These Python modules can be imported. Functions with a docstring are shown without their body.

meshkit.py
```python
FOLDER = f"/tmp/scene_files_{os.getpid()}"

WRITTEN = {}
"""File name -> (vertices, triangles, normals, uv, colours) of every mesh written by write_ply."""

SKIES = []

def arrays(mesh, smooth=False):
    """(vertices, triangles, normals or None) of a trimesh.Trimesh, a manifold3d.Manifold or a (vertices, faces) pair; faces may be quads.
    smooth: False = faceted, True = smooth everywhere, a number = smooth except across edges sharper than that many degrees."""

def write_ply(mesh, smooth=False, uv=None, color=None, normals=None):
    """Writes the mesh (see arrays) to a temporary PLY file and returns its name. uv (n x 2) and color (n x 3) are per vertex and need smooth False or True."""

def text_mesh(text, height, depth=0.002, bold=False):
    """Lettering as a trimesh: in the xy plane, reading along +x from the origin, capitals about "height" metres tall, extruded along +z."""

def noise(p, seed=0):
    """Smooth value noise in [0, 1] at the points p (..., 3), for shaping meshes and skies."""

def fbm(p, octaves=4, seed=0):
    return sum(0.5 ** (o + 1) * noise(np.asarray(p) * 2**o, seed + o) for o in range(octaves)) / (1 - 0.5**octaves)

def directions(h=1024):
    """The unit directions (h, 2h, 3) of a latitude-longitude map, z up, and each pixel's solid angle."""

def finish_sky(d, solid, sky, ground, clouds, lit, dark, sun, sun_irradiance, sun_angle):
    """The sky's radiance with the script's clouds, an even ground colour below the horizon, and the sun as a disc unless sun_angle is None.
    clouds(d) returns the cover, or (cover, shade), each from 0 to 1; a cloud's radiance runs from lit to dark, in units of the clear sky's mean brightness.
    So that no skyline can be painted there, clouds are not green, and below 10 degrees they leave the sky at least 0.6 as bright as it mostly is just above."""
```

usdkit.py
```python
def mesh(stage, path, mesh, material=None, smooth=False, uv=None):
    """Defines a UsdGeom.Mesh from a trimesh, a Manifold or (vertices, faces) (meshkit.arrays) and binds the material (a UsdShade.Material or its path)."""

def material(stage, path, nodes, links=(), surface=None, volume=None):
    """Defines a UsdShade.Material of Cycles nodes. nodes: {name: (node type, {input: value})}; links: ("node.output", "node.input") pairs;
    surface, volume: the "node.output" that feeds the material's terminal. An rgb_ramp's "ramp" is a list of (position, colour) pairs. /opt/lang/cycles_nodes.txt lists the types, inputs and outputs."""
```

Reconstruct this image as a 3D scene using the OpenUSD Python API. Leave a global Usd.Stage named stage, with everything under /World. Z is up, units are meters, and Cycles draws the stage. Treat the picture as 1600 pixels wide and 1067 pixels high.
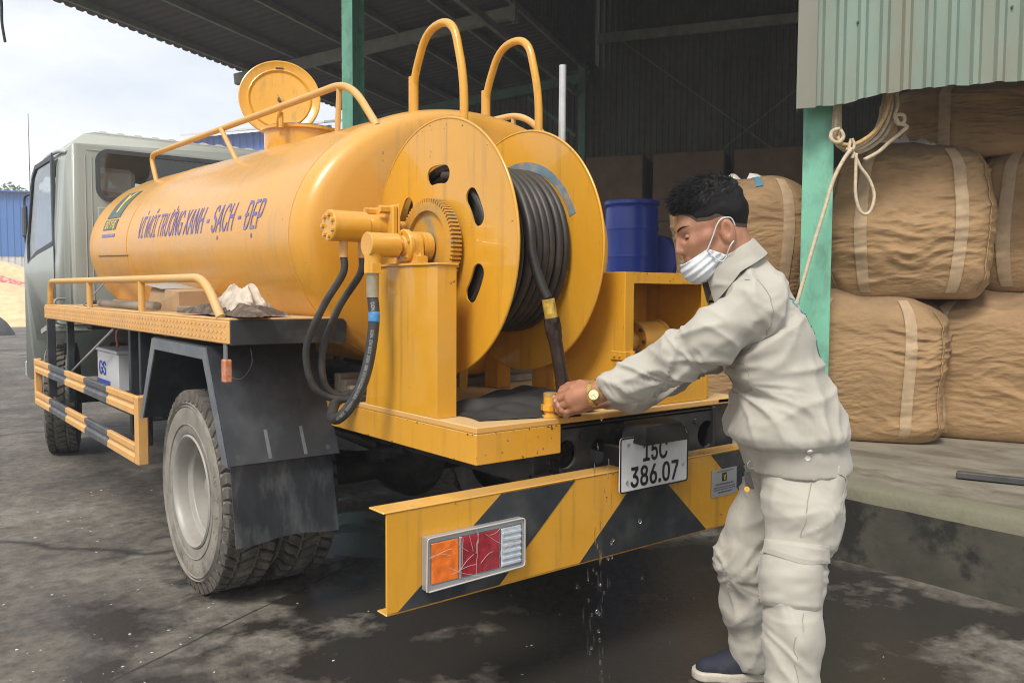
import math, random
import numpy as np, trimesh, manifold3d
from shapely.geometry import Polygon, Point, LineString, box as sbox
from shapely.ops import unary_union
from shapely import affinity
from pxr import Usd, UsdGeom, UsdShade, UsdLux, Gf, Sdf, Vt
import usdkit, meshkit

random.seed(7); rng = np.random.default_rng(7)
stage = Usd.Stage.CreateInMemory()
UsdGeom.SetStageUpAxis(stage, 'Z'); UsdGeom.SetStageMetersPerUnit(stage, 1.0)
UsdGeom.Xform.Define(stage, '/World'); UsdGeom.Scope.Define(stage, '/World/Looks')

# ------------------------------------------------------------------ camera, sky, sun, exposure
# World axes: X = truck's right, Y = truck's forward, Z up, metres; the camera stands above the origin.
CAM_H, YAW, PITCH, ROLL, FOC = 1.22, 38.6, 3.35, 0.32, 1304.0
_y, _p, _q = map(math.radians, (YAW, PITCH, ROLL))
FWD = np.array([math.sin(_y)*math.cos(_p), math.cos(_y)*math.cos(_p), -math.sin(_p)])
_r = np.array([math.cos(_y), -math.sin(_y), 0.0]); _u = np.cross(_r, FWD)
RIGHT = _r*math.cos(_q) + _u*math.sin(_q); UP = -_r*math.sin(_q) + _u*math.cos(_q)
EYE = np.array([0, 0, CAM_H])
cam = UsdGeom.Camera.Define(stage, '/World/camera')
cam.AddTransformOp().Set(Gf.Matrix4d(*RIGHT, 0, *UP, 0, *(-FWD), 0, *EYE, 1))
cam.CreateHorizontalApertureAttr(36.0); cam.CreateVerticalApertureAttr(36.0*682/1024)
cam.CreateFocalLengthAttr(36.0*FOC/1600.0)
cam.CreateClippingRangeAttr(Gf.Vec2f(0.05, 2000.0))
EXPOSURE = 0.58
cam.CreateExposureAttr(EXPOSURE)

SUN_DIR = np.array([-0.80, -0.42, 0.0]); SUN_DIR /= np.linalg.norm(SUN_DIR)
SUN_EL = math.radians(52)
SUN_DIR = np.array([SUN_DIR[0]*math.cos(SUN_EL), SUN_DIR[1]*math.cos(SUN_EL), math.sin(SUN_EL)])
SUN_ROT = math.atan2(SUN_DIR[0], SUN_DIR[1])
SKY_STRENGTH, SUN_INTENSITY, SUN_ANGLE = 0.12, 0.65, 18.0
sky_mat = usdkit.material(stage, '/World/Looks/sky_air', {
    'sky': ('sky_texture', {'sky_type': 'single_scattering', 'sun_disc': False, 'sun_elevation': SUN_EL, 'sun_rotation': SUN_ROT,
                            'air_density': 1.0, 'aerosol_density': 2.5}),
    'tc': ('texture_coordinate', {}),
    'map': ('mapping', {'scale': (1.0, 1.0, 2.6), 'location': (0.35, 0.2, 0.0)}),
    'n': ('noise_texture', {'scale': 1.7, 'detail': 7.0, 'roughness': 0.55, 'distortion': 0.3}),
    'r': ('rgb_ramp', {'ramp': [(0.40, (0.72, 0.72, 0.72)), (0.52, (0.88, 0.88, 0.88)), (0.60, (1, 1, 1))]}),
    'n2': ('noise_texture', {'scale': 3.3, 'detail': 6.0, 'roughness': 0.6}),
    'cl': ('rgb_ramp', {'ramp': [(0.3, (5.1, 5.35, 5.75)), (0.7, (7.3, 7.3, 7.3))]}),
    'mix': ('mix_color', {'use_clamp': False, 'use_clamp_result': False}),
    'bg': ('background_shader', {'strength': SKY_STRENGTH})},
    [('tc.generated', 'map.vector'), ('map.vector', 'n.vector'), ('map.vector', 'n2.vector'), ('n.fac', 'r.fac'), ('n2.fac', 'cl.fac'),
     ('r.color', 'mix.fac'), ('sky.color', 'mix.a'), ('cl.color', 'mix.b'), ('mix.result', 'bg.color')], surface='bg.background')
dome = UsdLux.DomeLight.Define(stage, '/World/sky')
UsdShade.MaterialBindingAPI.Apply(dome.GetPrim()).Bind(sky_mat)
dome.GetPrim().SetCustomDataByKey('kind', 'structure')
sun = UsdLux.DistantLight.Define(stage, '/World/sun')
sun.CreateIntensityAttr(SUN_INTENSITY); sun.CreateAngleAttr(SUN_ANGLE); sun.CreateNormalizeAttr(True)
sun.CreateColorAttr(Gf.Vec3f(1.0, 0.95, 0.87))
_z = SUN_DIR; _x = np.cross([0, 0, 1.0], _z); _x /= np.linalg.norm(_x); _yy = np.cross(_z, _x)
sun.AddTransformOp().Set(Gf.Matrix4d(*_x, 0, *_yy, 0, *_z, 0, 0, 0, 20, 1))

# ------------------------------------------------------------------ helpers
used_names = {}
def numbered(parent, name):
    k = (parent, name); n = used_names.get(k, 0); used_names[k] = n + 1
    return name if n == 0 else f'{name}_{n:03d}'

LOC = {}
def tag(prim, label=None, cat=None, group=None, kind=None):
    for k, v in (('label', label), ('category', cat), ('group', group), ('kind', kind)):
        if v: prim.SetCustomDataByKey(k, v)

def thing(name, label, cat, loc=(0, 0, 0), group=None, kind=None):
    path = '/World/' + numbered('/World', name)
    x = UsdGeom.Xform.Define(stage, path); x.AddTranslateOp().Set(Gf.Vec3d(*map(float, loc)))
    LOC[path] = np.array(loc, float); tag(x.GetPrim(), label, cat, group, kind)
    return path

def holder(parent, name, label=None):
    path = parent + '/' + numbered(parent, name)
    x = UsdGeom.Xform.Define(stage, path); LOC[path] = LOC[parent]; tag(x.GetPrim(), label)
    return path

def cat_meshes(ms):
    ms = [m for m in ms if m is not None]
    return ms[0] if len(ms) == 1 else trimesh.util.concatenate(ms)

def to_tm(m):
    if hasattr(m, 'to_mesh'):
        mm = m.to_mesh(); return trimesh.Trimesh(np.array(mm.vert_properties[:, :3]), np.array(mm.tri_verts), process=False)
    return m

def part(parent, name, mesh, mat, smooth=35, label=None, kind=None):
    """A part given in world coordinates, stored in its thing's frame."""
    if isinstance(mesh, (list, tuple)) and not isinstance(mesh[0], np.ndarray): mesh = cat_meshes([to_tm(m) for m in mesh])
    mesh = to_tm(mesh).copy(); mesh.apply_translation(-LOC[parent])
    path = parent + '/' + numbered(parent, name)
    usdkit.mesh(stage, path, mesh, MAT[mat], smooth=smooth); LOC[path] = LOC[parent]
    tag(stage.GetPrimAtPath(path), label, kind=kind)
    return path

def single(name, mesh, mat, label=None, cat=None, group=None, kind=None, smooth=35):
    if isinstance(mesh, (list, tuple)) and not isinstance(mesh[0], np.ndarray): mesh = cat_meshes([to_tm(m) for m in mesh])
    path = '/World/' + numbered('/World', name)
    usdkit.mesh(stage, path, to_tm(mesh), MAT[mat], smooth=smooth); LOC[path] = np.zeros(3)
    tag(stage.GetPrimAtPath(path), label, cat, group, kind)
    return path

def cbox(x0, x1, y0, y1, z0, z1, b=0.004):
    b = min(b, (x1-x0)*.4, (y1-y0)*.4, (z1-z0)*.4); pts = []
    for sx, ax in ((1, x0), (-1, x1)):
        for sy, ay in ((1, y0), (-1, y1)):
            for sz, az in ((1, z0), (-1, z1)):
                pts += [(ax, ay+sy*b, az+sz*b), (ax+sx*b, ay, az+sz*b), (ax+sx*b, ay+sy*b, az)]
    return trimesh.convex.convex_hull(np.array(pts))

def hullpts(pts): return trimesh.convex.convex_hull(np.array(pts, float))

def obox(c, axes, half, b=0.003):
    m = cbox(-half[0], half[0], -half[1], half[1], -half[2], half[2], b)
    T = np.eye(4); T[:3, :3] = np.array(axes, float).T; T[:3, 3] = c; m = trimesh.Trimesh(np.array(m.vertices) @ T[:3, :3].T+T[:3, 3], np.array(m.faces)[:, ::-1] if np.linalg.det(T[:3, :3]) < 0 else m.faces, process=False); return m

def beam(p0, p1, w, h, up=(0, 0, 1), b=0.003):
    p0, p1 = np.array(p0, float), np.array(p1, float); d = p1-p0; L = np.linalg.norm(d); d /= L
    s = np.cross(d, up); s /= np.linalg.norm(s); u = np.cross(s, d)
    return obox((p0+p1)/2, (d, s, u), (L/2, w/2, h/2), b)

def cyl(p0, p1, r0, r1=None, n=24, cap=True, bev=0.0):
    p0, p1 = np.array(p0, float), np.array(p1, float); r1 = r0 if r1 is None else r1
    L = np.linalg.norm(p1-p0); prof = [(0, 0), (r0, 0), (r1, L), (0, L)] if cap else [(r0, 0), (r1, L)]
    if bev and cap: prof = [(0, 0), (r0-bev, 0), (r0, bev), (r1, L-bev), (r1-bev, L), (0, L)]
    return lathe(prof, p0, p1-p0, n)

def lathe(prof, origin, axis, n=32):
    """prof: (radius, height along the axis) from one end to the other."""
    m = trimesh.creation.revolve(np.array(prof, float), sections=n)
    T = trimesh.geometry.align_vectors([0, 0, 1], np.array(axis, float)/np.linalg.norm(axis)); T[:3, 3] = origin
    m.apply_transform(T)
    return m

def spline(pts, n=8, closed=False):
    P = np.array(pts, float); N = len(P); out = []
    for i in range(N if closed else N-1):
        if closed: a, b, c, d = P[(i-1) % N], P[i], P[(i+1) % N], P[(i+2) % N]
        else: a, b, c, d = P[max(i-1, 0)], P[i], P[i+1], P[min(i+2, N-1)]
        for t in np.linspace(0, 1, n, endpoint=False):
            out.append(0.5*((2*b)+(-a+c)*t+(2*a-5*b+4*c-d)*t*t+(-a+3*b-3*c+d)*t**3))
    if not closed: out.append(P[-1])
    return np.array(out)

def tube(pts, r, n=12, closed=False, caps=True):
    P = np.array(pts, float); N = len(P)
    T = (np.roll(P, -1, 0)-np.roll(P, 1, 0)) if closed else np.gradient(P, axis=0)
    T /= np.linalg.norm(T, axis=1, keepdims=True)+1e-12
    a = np.cross(T[0], [0, 0, 1] if abs(T[0, 2]) < .9 else [1, 0, 0]); a /= np.linalg.norm(a); A = [a]
    for i in range(1, N):
        v = A[-1]-T[i]*(A[-1]@T[i]); A.append(v/np.linalg.norm(v))
    A = np.array(A); B = np.cross(T, A); R = np.broadcast_to(np.asarray(r, float), (N,))
    th = np.arange(n)*2*np.pi/n
    V = (P[:, None]+R[:, None, None]*(np.cos(th)[None, :, None]*A[:, None]+np.sin(th)[None, :, None]*B[:, None])).reshape(-1, 3)
    F = []
    for i in range(N if closed else N-1):
        j = (i+1) % N
        for k in range(n):
            l = (k+1) % n; F += [(i*n+k, i*n+l, j*n+l), (i*n+k, j*n+l, j*n+k)]
    V = list(V)
    if caps and not closed:
        c0, c1 = len(V), len(V)+1; V += [P[0], P[-1]]
        for k in range(n):
            l = (k+1) % n; F += [(c0, l, k), (c1, (N-1)*n+k, (N-1)*n+l)]
    return trimesh.Trimesh(np.array(V), np.array(F), process=False)

def fillet(pts, rad, n=6):
    """A polyline with its inner corners rounded."""
    P = [np.array(p, float) for p in pts]; out = [P[0]]
    for i in range(1, len(P)-1):
        a, b, c = P[i-1], P[i], P[i+1]; u, v = a-b, c-b; lu, lv = np.linalg.norm(u), np.linalg.norm(v)
        k = min(rad, lu*.48, lv*.48); p, q = b+u/lu*k, b+v/lv*k
        for t in np.linspace(0, 1, n): out.append((1-t)**2*p+2*t*(1-t)*b+t*t*q)
    out.append(P[-1]); return np.array(out)

def ex_x(poly, x0, x1):
    out = []
    for g in getattr(poly, 'geoms', [poly]):
        m = trimesh.creation.extrude_polygon(g, x1-x0, engine='earcut'); v = m.vertices
        out.append(trimesh.Trimesh(np.c_[v[:, 2]+x0, v[:, 0], v[:, 1]], m.faces, process=False))
    return cat_meshes(out)

def ex_y(poly, y0, y1):
    out = []
    for g in getattr(poly, 'geoms', [poly]):
        m = trimesh.creation.extrude_polygon(g, y1-y0, engine='earcut'); v = m.vertices
        out.append(trimesh.Trimesh(np.c_[v[:, 0], v[:, 2]+y0, v[:, 1]], m.faces[:, ::-1], process=False))
    return cat_meshes(out)

def ex_z(poly, z0, z1):
    out = []
    for g in getattr(poly, 'geoms', [poly]):
        m = trimesh.creation.extrude_polygon(g, z1-z0, engine='earcut'); m.apply_translation((0, 0, z0)); out.append(m)
    return cat_meshes(out)

def ring_poly(c, r, n=96): return Point(*c).buffer(r, quad_segs=n//4)

def to_man(m):
    m = m.copy(); m.merge_vertices(); 
    return manifold3d.Manifold(manifold3d.Mesh(np.asarray(m.vertices, np.float32), np.asarray(m.faces, np.uint32)))

def bolt(c, axis, r=0.009, h=0.008):
    ax = np.array(axis, float); return cyl(np.array(c)-ax*0.002, np.array(c)+ax*h, r, n=6)

def surf_nets(f, lo, hi, h, slack=1.9):
    """The zero level of f(points) as a mesh (naive surface nets)."""
    lo, hi = np.array(lo, float), np.array(hi, float); n = np.ceil((hi-lo)/h).astype(int)+1
    ax = [lo[k]+np.arange(n[k])*h for k in range(3)]
    B = 4; nb = -(-n//B); c_ax = [lo[k]+(np.arange(nb[k])*B+(B-1)/2)*h for k in range(3)]
    gc = np.stack(np.meshgrid(*c_ax, indexing='ij'), -1).reshape(-1, 3); dc = f(gc).reshape(nb)     # far blocks keep the coarse value
    D = np.repeat(np.repeat(np.repeat(dc, B, 0), B, 1), B, 2).astype(np.float32)
    near = np.argwhere(np.abs(dc) < h*B*slack); o = np.stack(np.meshgrid(*[np.arange(B)]*3, indexing='ij'), -1).reshape(-1, 3)
    for i in range(0, len(near), 6000):
        ix = (near[i:i+6000, None]*B+o).reshape(-1, 3); D[tuple(ix.T)] = f(lo+ix*h)
    D = D[:n[0], :n[1], :n[2]]
    S = D < 0
    c = [S[a:n[0]-1+a, b:n[1]-1+b, d:n[2]-1+d] for a, b, d in np.ndindex(2, 2, 2)]
    cnt = sum(x.astype(np.int8) for x in c); act = (cnt > 0) & (cnt < 8)
    idx = -np.ones(act.shape, np.int64); ii = np.argwhere(act); idx[act] = np.arange(len(ii))
    acc = np.zeros((len(ii), 3)); num = np.zeros(len(ii)); cor = list(np.ndindex(2, 2, 2))
    val = [D[ii[:, 0]+a, ii[:, 1]+b, ii[:, 2]+d] for a, b, d in cor]
    for p in range(8):
        for q in range(p+1, 8):
            dif = np.abs(np.subtract(cor[p], cor[q]))
            if dif.sum() != 1: continue
            m = (val[p] < 0) != (val[q] < 0); t = val[p]/(val[p]-val[q]+1e-20)
            pt = np.array(cor[p])+t[:, None]*(np.array(cor[q])-np.array(cor[p]))
            acc[m] += pt[m]; num[m] += 1
    V = lo+(ii+acc/num[:, None])*h; F = []
    for axis in range(3):
        s0 = [slice(1, -1)]*3; s0[axis] = slice(0, -1); s1 = [slice(1, -1)]*3; s1[axis] = slice(1, None)
        A, B = S[tuple(s0)], S[tuple(s1)]; e = np.argwhere(A != B)
        off = np.array([1, 1, 1]); off[axis] = 0; e0 = e+off; inside = A[tuple(e.T)]
        u, v = [(1, 2), (2, 0), (0, 1)][axis]; q = []
        for du, dv in ((0, 0), (1, 0), (1, 1), (0, 1)):
            k = e0.copy(); k[:, u] -= 1-du; k[:, v] -= 1-dv; q.append(idx[tuple(k.T)])
        q = np.stack(q, 1); q = np.where(inside[:, None], q, q[:, ::-1]); F += [q[:, [0, 1, 2]], q[:, [0, 2, 3]]]
    F = np.vstack(F); F = F[(F >= 0).all(1)]; use = np.unique(F); new = -np.ones(len(V), np.int64); new[use] = np.arange(len(use))
    return trimesh.Trimesh(V[use], new[F], process=False)

def relax(m, n=3, lam=0.5, mu=-0.53):
    """Taubin smoothing."""
    from scipy.sparse import coo_matrix
    f, v = np.array(m.faces), np.array(m.vertices); e = np.vstack([f[:, [0, 1]], f[:, [1, 2]], f[:, [2, 0]]]); e = np.unique(np.vstack([e, e[:, ::-1]]), axis=0)
    A = coo_matrix((np.ones(len(e)), (e[:, 0], e[:, 1])), shape=(len(v), len(v))).tocsr(); dg = np.maximum(np.asarray(A.sum(1)), 1)
    for _ in range(n):
        for k in (lam, mu): v = v+k*(A@v/dg-v)
    m.vertices = v; return m

def vnormals(m):
    v, f = np.array(m.vertices), np.array(m.faces); n = np.zeros_like(v); fn = np.cross(v[f[:, 1]]-v[f[:, 0]], v[f[:, 2]]-v[f[:, 0]])
    for k in range(3): np.add.at(n, f[:, k], fn)
    return n/np.maximum(np.linalg.norm(n, axis=1, keepdims=True), 1e-12)

def px3(px, py, depth):
    """Point of the photographed place: pixel of the 1600 px photo and its distance along the view axis (measured once, for laying out limbs)."""
    return EYE+depth*(FWD+RIGHT*(px-800)/FOC-UP*(py-533.5)/FOC)

# ------------------------------------------------------------------ materials
MAT = {}
def mat(name, base, rough=0.5, spec=0.5, metal=0.0, var=0.0, vscale=6.0, dirt=None, dirt_amt=0.0, dscale=3.0, bump=0.0, bscale=60.0,
        bdist=0.002, up_dust_shade=None, dsharp=(0.48, 0.72), up_amt=0.0, coat=0.0, stretch=(1, 1, 1), rvar=0.0, extra=None, **kw):
    """Painted or plain surface: base colour with uneven tone, blotches of dirt, dust or painted shade on upward faces, fine relief."""
    N = {'geo': ('geometry', {}), 'map': ('mapping', {'scale': stretch}), 'p': ('principled_bsdf', {'roughness': rough, 'metallic': metal, 'specular_ior_level': spec, 'coat_weight': coat, **kw}),
         'n1': ('noise_texture', {'scale': vscale, 'detail': 5.0, 'roughness': 0.6}), 'r1': ('rgb_ramp', {'ramp': [(0.3, tuple(c*(1-var) for c in base)), (0.7, tuple(min(c*(1+var), 1) for c in base))]})}
    L = [('geo.position', 'map.vector'), ('map.vector', 'n1.vector'), ('n1.fac', 'r1.fac')]; col = 'r1.color'
    if dirt is not None:
        N['n2'] = ('noise_texture', {'scale': dscale, 'detail': 8.0, 'roughness': 0.65}); N['r2'] = ('rgb_ramp', {'ramp': [(dsharp[0], (0, 0, 0)), (dsharp[1], (dirt_amt,)*3)]})
        N['m2'] = ('mix_color', {'b': dirt}); L += [('map.vector', 'n2.vector'), ('n2.fac', 'r2.fac'), ('r2.color', 'm2.fac'), (col, 'm2.a')]; col = 'm2.result'
    if up_dust_shade is not None:
        N['sx'] = ('separate_xyz', {}); N['mr'] = ('map_range', {'from_min': 0.3, 'from_max': 1.0, 'to_min': 0.0, 'to_max': up_amt, 'clamp': True})
        N['n3'] = ('noise_texture', {'scale': 9.0, 'detail': 6.0, 'roughness': 0.65}); N['mm'] = ('math', {'math_type': 'multiply'}); N['ma'] = ('math', {'math_type': 'multiply', 'value2': 1.9})
        N['m3'] = ('mix_color', {'b': up_dust_shade})
        L += [('geo.normal', 'sx.vector'), ('sx.z', 'mr.value'), ('geo.position', 'n3.vector'), ('n3.fac', 'ma.value1'), ('mr.result', 'mm.value1'), ('ma.value', 'mm.value2'), ('mm.value', 'm3.fac'), (col, 'm3.a')]; col = 'm3.result'
    L.append((col, 'p.base_color'))
    if rvar:
        N['rr'] = ('map_range', {'from_min': 0.35, 'from_max': 0.65, 'to_min': max(rough-rvar, 0.02), 'to_max': min(rough+rvar, 1), 'clamp': True}); L += [('n1.fac', 'rr.value'), ('rr.result', 'p.roughness')]
    if bump:
        N['nb'] = ('noise_texture', {'scale': bscale, 'detail': 4.0, 'roughness': 0.6}); N['bp'] = ('bump', {'strength': bump, 'distance': bdist})
        L += [('map.vector', 'nb.vector'), ('nb.fac', 'bp.height'), ('bp.normal', 'p.normal')]
    if extra: extra(N, L)
    MAT[name] = usdkit.material(stage, '/World/Looks/'+name, N, L, surface='p.BSDF')


def streaks(amt=.5, col=(0.22, 0.13, 0.035)):
    """Run-off streaks and sharp little stains down the paint."""
    def ex(N, L):
        N['gm'] = ('mapping', {'scale': (16, 16, .9)}); N['gn'] = ('noise_texture', {'scale': 1.6, 'detail': 6.0, 'roughness': 0.6}); N['gr'] = ('rgb_ramp', {'ramp': [(0.56, (0, 0, 0)), (0.72, (amt,)*3)]}); N['gx'] = ('mix_color', {'b': col})
        N['hn'] = ('noise_texture', {'scale': 26.0, 'detail': 7.0, 'roughness': 0.72}); N['hr'] = ('rgb_ramp', {'ramp': [(0.665, (0, 0, 0)), (0.70, (.75,)*3)]}); N['hx'] = ('mix_color', {'b': (0.10, 0.06, 0.03)})
        src = [a for a, b in L if b == 'p.base_color'][0]; L[:] = [(a, b) for a, b in L if b != 'p.base_color']
        L += [('geo.position', 'gm.vector'), ('gm.vector', 'gn.vector'), ('gn.fac', 'gr.fac'), ('gr.color', 'gx.fac'), (src, 'gx.a'), ('geo.position', 'hn.vector'), ('hn.fac', 'hr.fac'), ('hr.color', 'hx.fac'), ('gx.result', 'hx.a'), ('hx.result', 'p.base_color')]
    return ex
def creases(N, L):
    """Small sharp creases of washed cotton."""
    N['cd'] = ('noise_texture', {'scale': 5.0, 'detail': 2.0}); N['cm'] = ('mix_vector', {'fac': 0.10}); N['cn'] = ('noise_texture', {'type': 'ridged_multifractal', 'scale': 9.0, 'detail': 2.0, 'roughness': 0.4, 'distortion': 0.6}); N['cb'] = ('bump', {'strength': 0.8, 'distance': 0.012})
    L += [('geo.position', 'cd.vector'), ('geo.position', 'cm.a'), ('cd.color', 'cm.b'), ('cm.result', 'cn.vector'), ('cn.fac', 'cb.height')]
    L[:] = [(a, b) for a, b in L if b != 'p.normal']; L += [('cb.normal', 'bp.normal'), ('bp.normal', 'p.normal')]
YEL = (0.62, 0.298, 0.020)
DUST = (0.50, 0.36, 0.19)
mat('yellow_paint', YEL, 0.24, extra=streaks(.45),  var=0.06, vscale=2.5, dirt=(0.55, 0.30, 0.07), dirt_amt=0.45, dscale=2.2, up_dust_shade=DUST, up_amt=0.42, bump=0.08, bscale=14, bdist=0.003, coat=0.4, rvar=0.08)
mat('yellow_tank', (0.62, 0.288, 0.022), 0.34, extra=streaks(.35, (0.30, 0.19, 0.08)), var=0.07, vscale=1.5, dirt=(0.52, 0.29, 0.09), dirt_amt=0.6, dscale=1.4, dsharp=(.40, .70), up_dust_shade=(0.46, 0.31, 0.15), up_amt=0.4, bump=0.15, bscale=5, bdist=0.005, coat=0.25, rvar=0.08, coat_roughness=0.12)
mat('paint_chip', (0.05, 0.035, 0.025), 0.8, var=0.4, vscale=60)
mat('yellow_dusty', (0.62, 0.33, 0.08), 0.55, var=0.1, vscale=5, dirt=(0.42, 0.30, 0.16), dirt_amt=0.8, dscale=5, up_dust_shade=DUST, up_amt=0.8, bump=0.1)
mat('yellow_old', (0.60, 0.29, 0.04), 0.5, var=0.12, vscale=12, dirt=(0.34, 0.25, 0.10), dirt_amt=0.8, dscale=9, bump=0.1)
mat('orange_faded', (0.62, 0.33, 0.10), 0.5, var=0.1, vscale=8, dirt=(0.45, 0.30, 0.15), dirt_amt=0.6, dscale=7)
mat('gear_steel', (0.30, 0.25, 0.13), 0.55, metal=0.2, var=0.15, vscale=25, dirt=(0.58, 0.29, 0.03), dirt_amt=0.95, dscale=7, dsharp=(.42, .54))
mat('black_paint', (0.022, 0.025, 0.029), 0.42, var=0.25, vscale=6, dirt=(0.11, 0.105, 0.095), dirt_amt=0.55, dscale=7, up_dust_shade=(0.16, 0.15, 0.13), up_amt=0.35, rvar=0.12)
mat('guard_black', (0.06, 0.065, 0.075), 0.5, var=0.2, vscale=8, dirt=(0.2, 0.19, 0.17), dirt_amt=0.6, dscale=9)
mat('chassis_black', (0.018, 0.018, 0.019), 0.55, var=0.3, vscale=6, dirt=(0.09, 0.08, 0.07), dirt_amt=0.6, dscale=6, up_dust_shade=(0.14, 0.12, 0.09), up_amt=0.4)
mat('fender_grey', (0.022, 0.026, 0.032), 0.4, var=0.2, vscale=5, dirt=(0.12, 0.12, 0.12), dirt_amt=0.35, dscale=5, stretch=(1, 1, .6), up_dust_shade=(0.12, 0.115, 0.11), up_amt=0.15)
mat('fender_edge', (0.10, 0.115, 0.135), 0.4, var=0.15, vscale=6, dirt=(0.22, 0.21, 0.19), dirt_amt=0.6, dscale=8)
mat('flap_rubber', (0.027, 0.031, 0.036), 0.33, var=0.3, vscale=9, dirt=(0.14, 0.145, 0.145), dirt_amt=0.7, dscale=7, stretch=(1.6, 1, .5), bump=0.25, bscale=9, bdist=0.006)
mat('tyre_side', (0.20, 0.185, 0.16), 0.9, spec=0.2, var=0.25, vscale=12, dirt=(0.30, 0.27, 0.225), dirt_amt=0.8, dscale=8, bump=0.3, bscale=70)
mat('tyre_tread', (0.085, 0.077, 0.067), 0.9, spec=0.2, var=0.3, vscale=16, dirt=(0.20, 0.175, 0.14), dirt_amt=0.8, dscale=14, bump=0.4, bscale=60)
mat('rim_paint', (0.31, 0.295, 0.265), 0.5, metal=0.15, var=0.1, vscale=8, dirt=(0.25, 0.22, 0.17), dirt_amt=0.7, dscale=6)
mat('cab_paint', (0.31, 0.34, 0.31), 0.35, var=0.05, vscale=3, dirt=(0.36, 0.35, 0.30), dirt_amt=0.4, dscale=4, stretch=(1, 1, .4), coat=0.3, up_dust_shade=(0.5, 0.46, 0.38), up_amt=0.4)
mat('cab_trim', (0.05, 0.055, 0.06), 0.55, var=0.2)
mat('cab_inside', (0.55, 0.53, 0.50), 0.8, var=0.1)
mat('seat_vinyl', (0.5, 0.47, 0.43), 0.6, var=0.15)
mat('hose_rubber', (0.017, 0.015, 0.013), 0.5, var=0.25, vscale=20, dirt=(0.07, 0.055, 0.04), dirt_amt=0.55, dscale=8, up_dust_shade=(0.12, 0.10, 0.07), up_amt=0.18)
mat('hydraulic_hose', (0.030, 0.030, 0.030), 0.5, var=0.25, vscale=18, dirt=(0.10, 0.09, 0.08), dirt_amt=0.5, dscale=9)
mat('hose_print', (0.27, 0.28, 0.27), 0.6, var=0.2, vscale=60)
mat('hose_blue', (0.05, 0.20, 0.42), 0.6, var=0.3, vscale=60)
mat('hose_ferrule', (0.34, 0.30, 0.21), 0.4, metal=0.5, var=0.2, vscale=30)
mat('galvanised', (0.55, 0.55, 0.54), 0.35, metal=0.7, var=0.15, vscale=20)
mat('nozzle_rust', (0.024, 0.013, 0.010), 0.22, var=0.5, vscale=40, dirt=(0.09, 0.06, 0.045), dirt_amt=0.35, dscale=45, bump=0.2, bscale=70)
mat('brass_tape', (0.50, 0.32, 0.05), 0.45, var=0.3, vscale=50, dirt=(0.08, 0.05, 0.02), dirt_amt=0.9, dscale=40)
mat('reel_blue', (0.13, 0.20, 0.24), 0.5, var=0.3, vscale=14, dirt=(0.60, 0.27, 0.03), dirt_amt=1.0, dscale=16)
mat('letter_blue', (0.105, 0.10, 0.36), 0.4, var=0.15, vscale=6, dirt=(0.40, 0.28, 0.20), dirt_amt=0.5, dscale=9)
mat('badge_teal', (0.035, 0.075, 0.085), 0.4, var=0.15, dirt=(0.3, 0.25, 0.15), dirt_amt=0.4)
mat('badge_yellow', (0.62, 0.47, 0.06), 0.4, var=0.1)
mat('plate_white', (0.70, 0.71, 0.71), 0.3, var=0.05, vscale=10, dirt=(0.45, 0.43, 0.40), dirt_amt=0.35, dscale=9)
mat('ink_black', (0.012, 0.012, 0.013), 0.4, var=0.2)
mat('plate_silver', (0.42, 0.43, 0.44), 0.3, metal=0.5, var=0.08, vscale=15)
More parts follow.
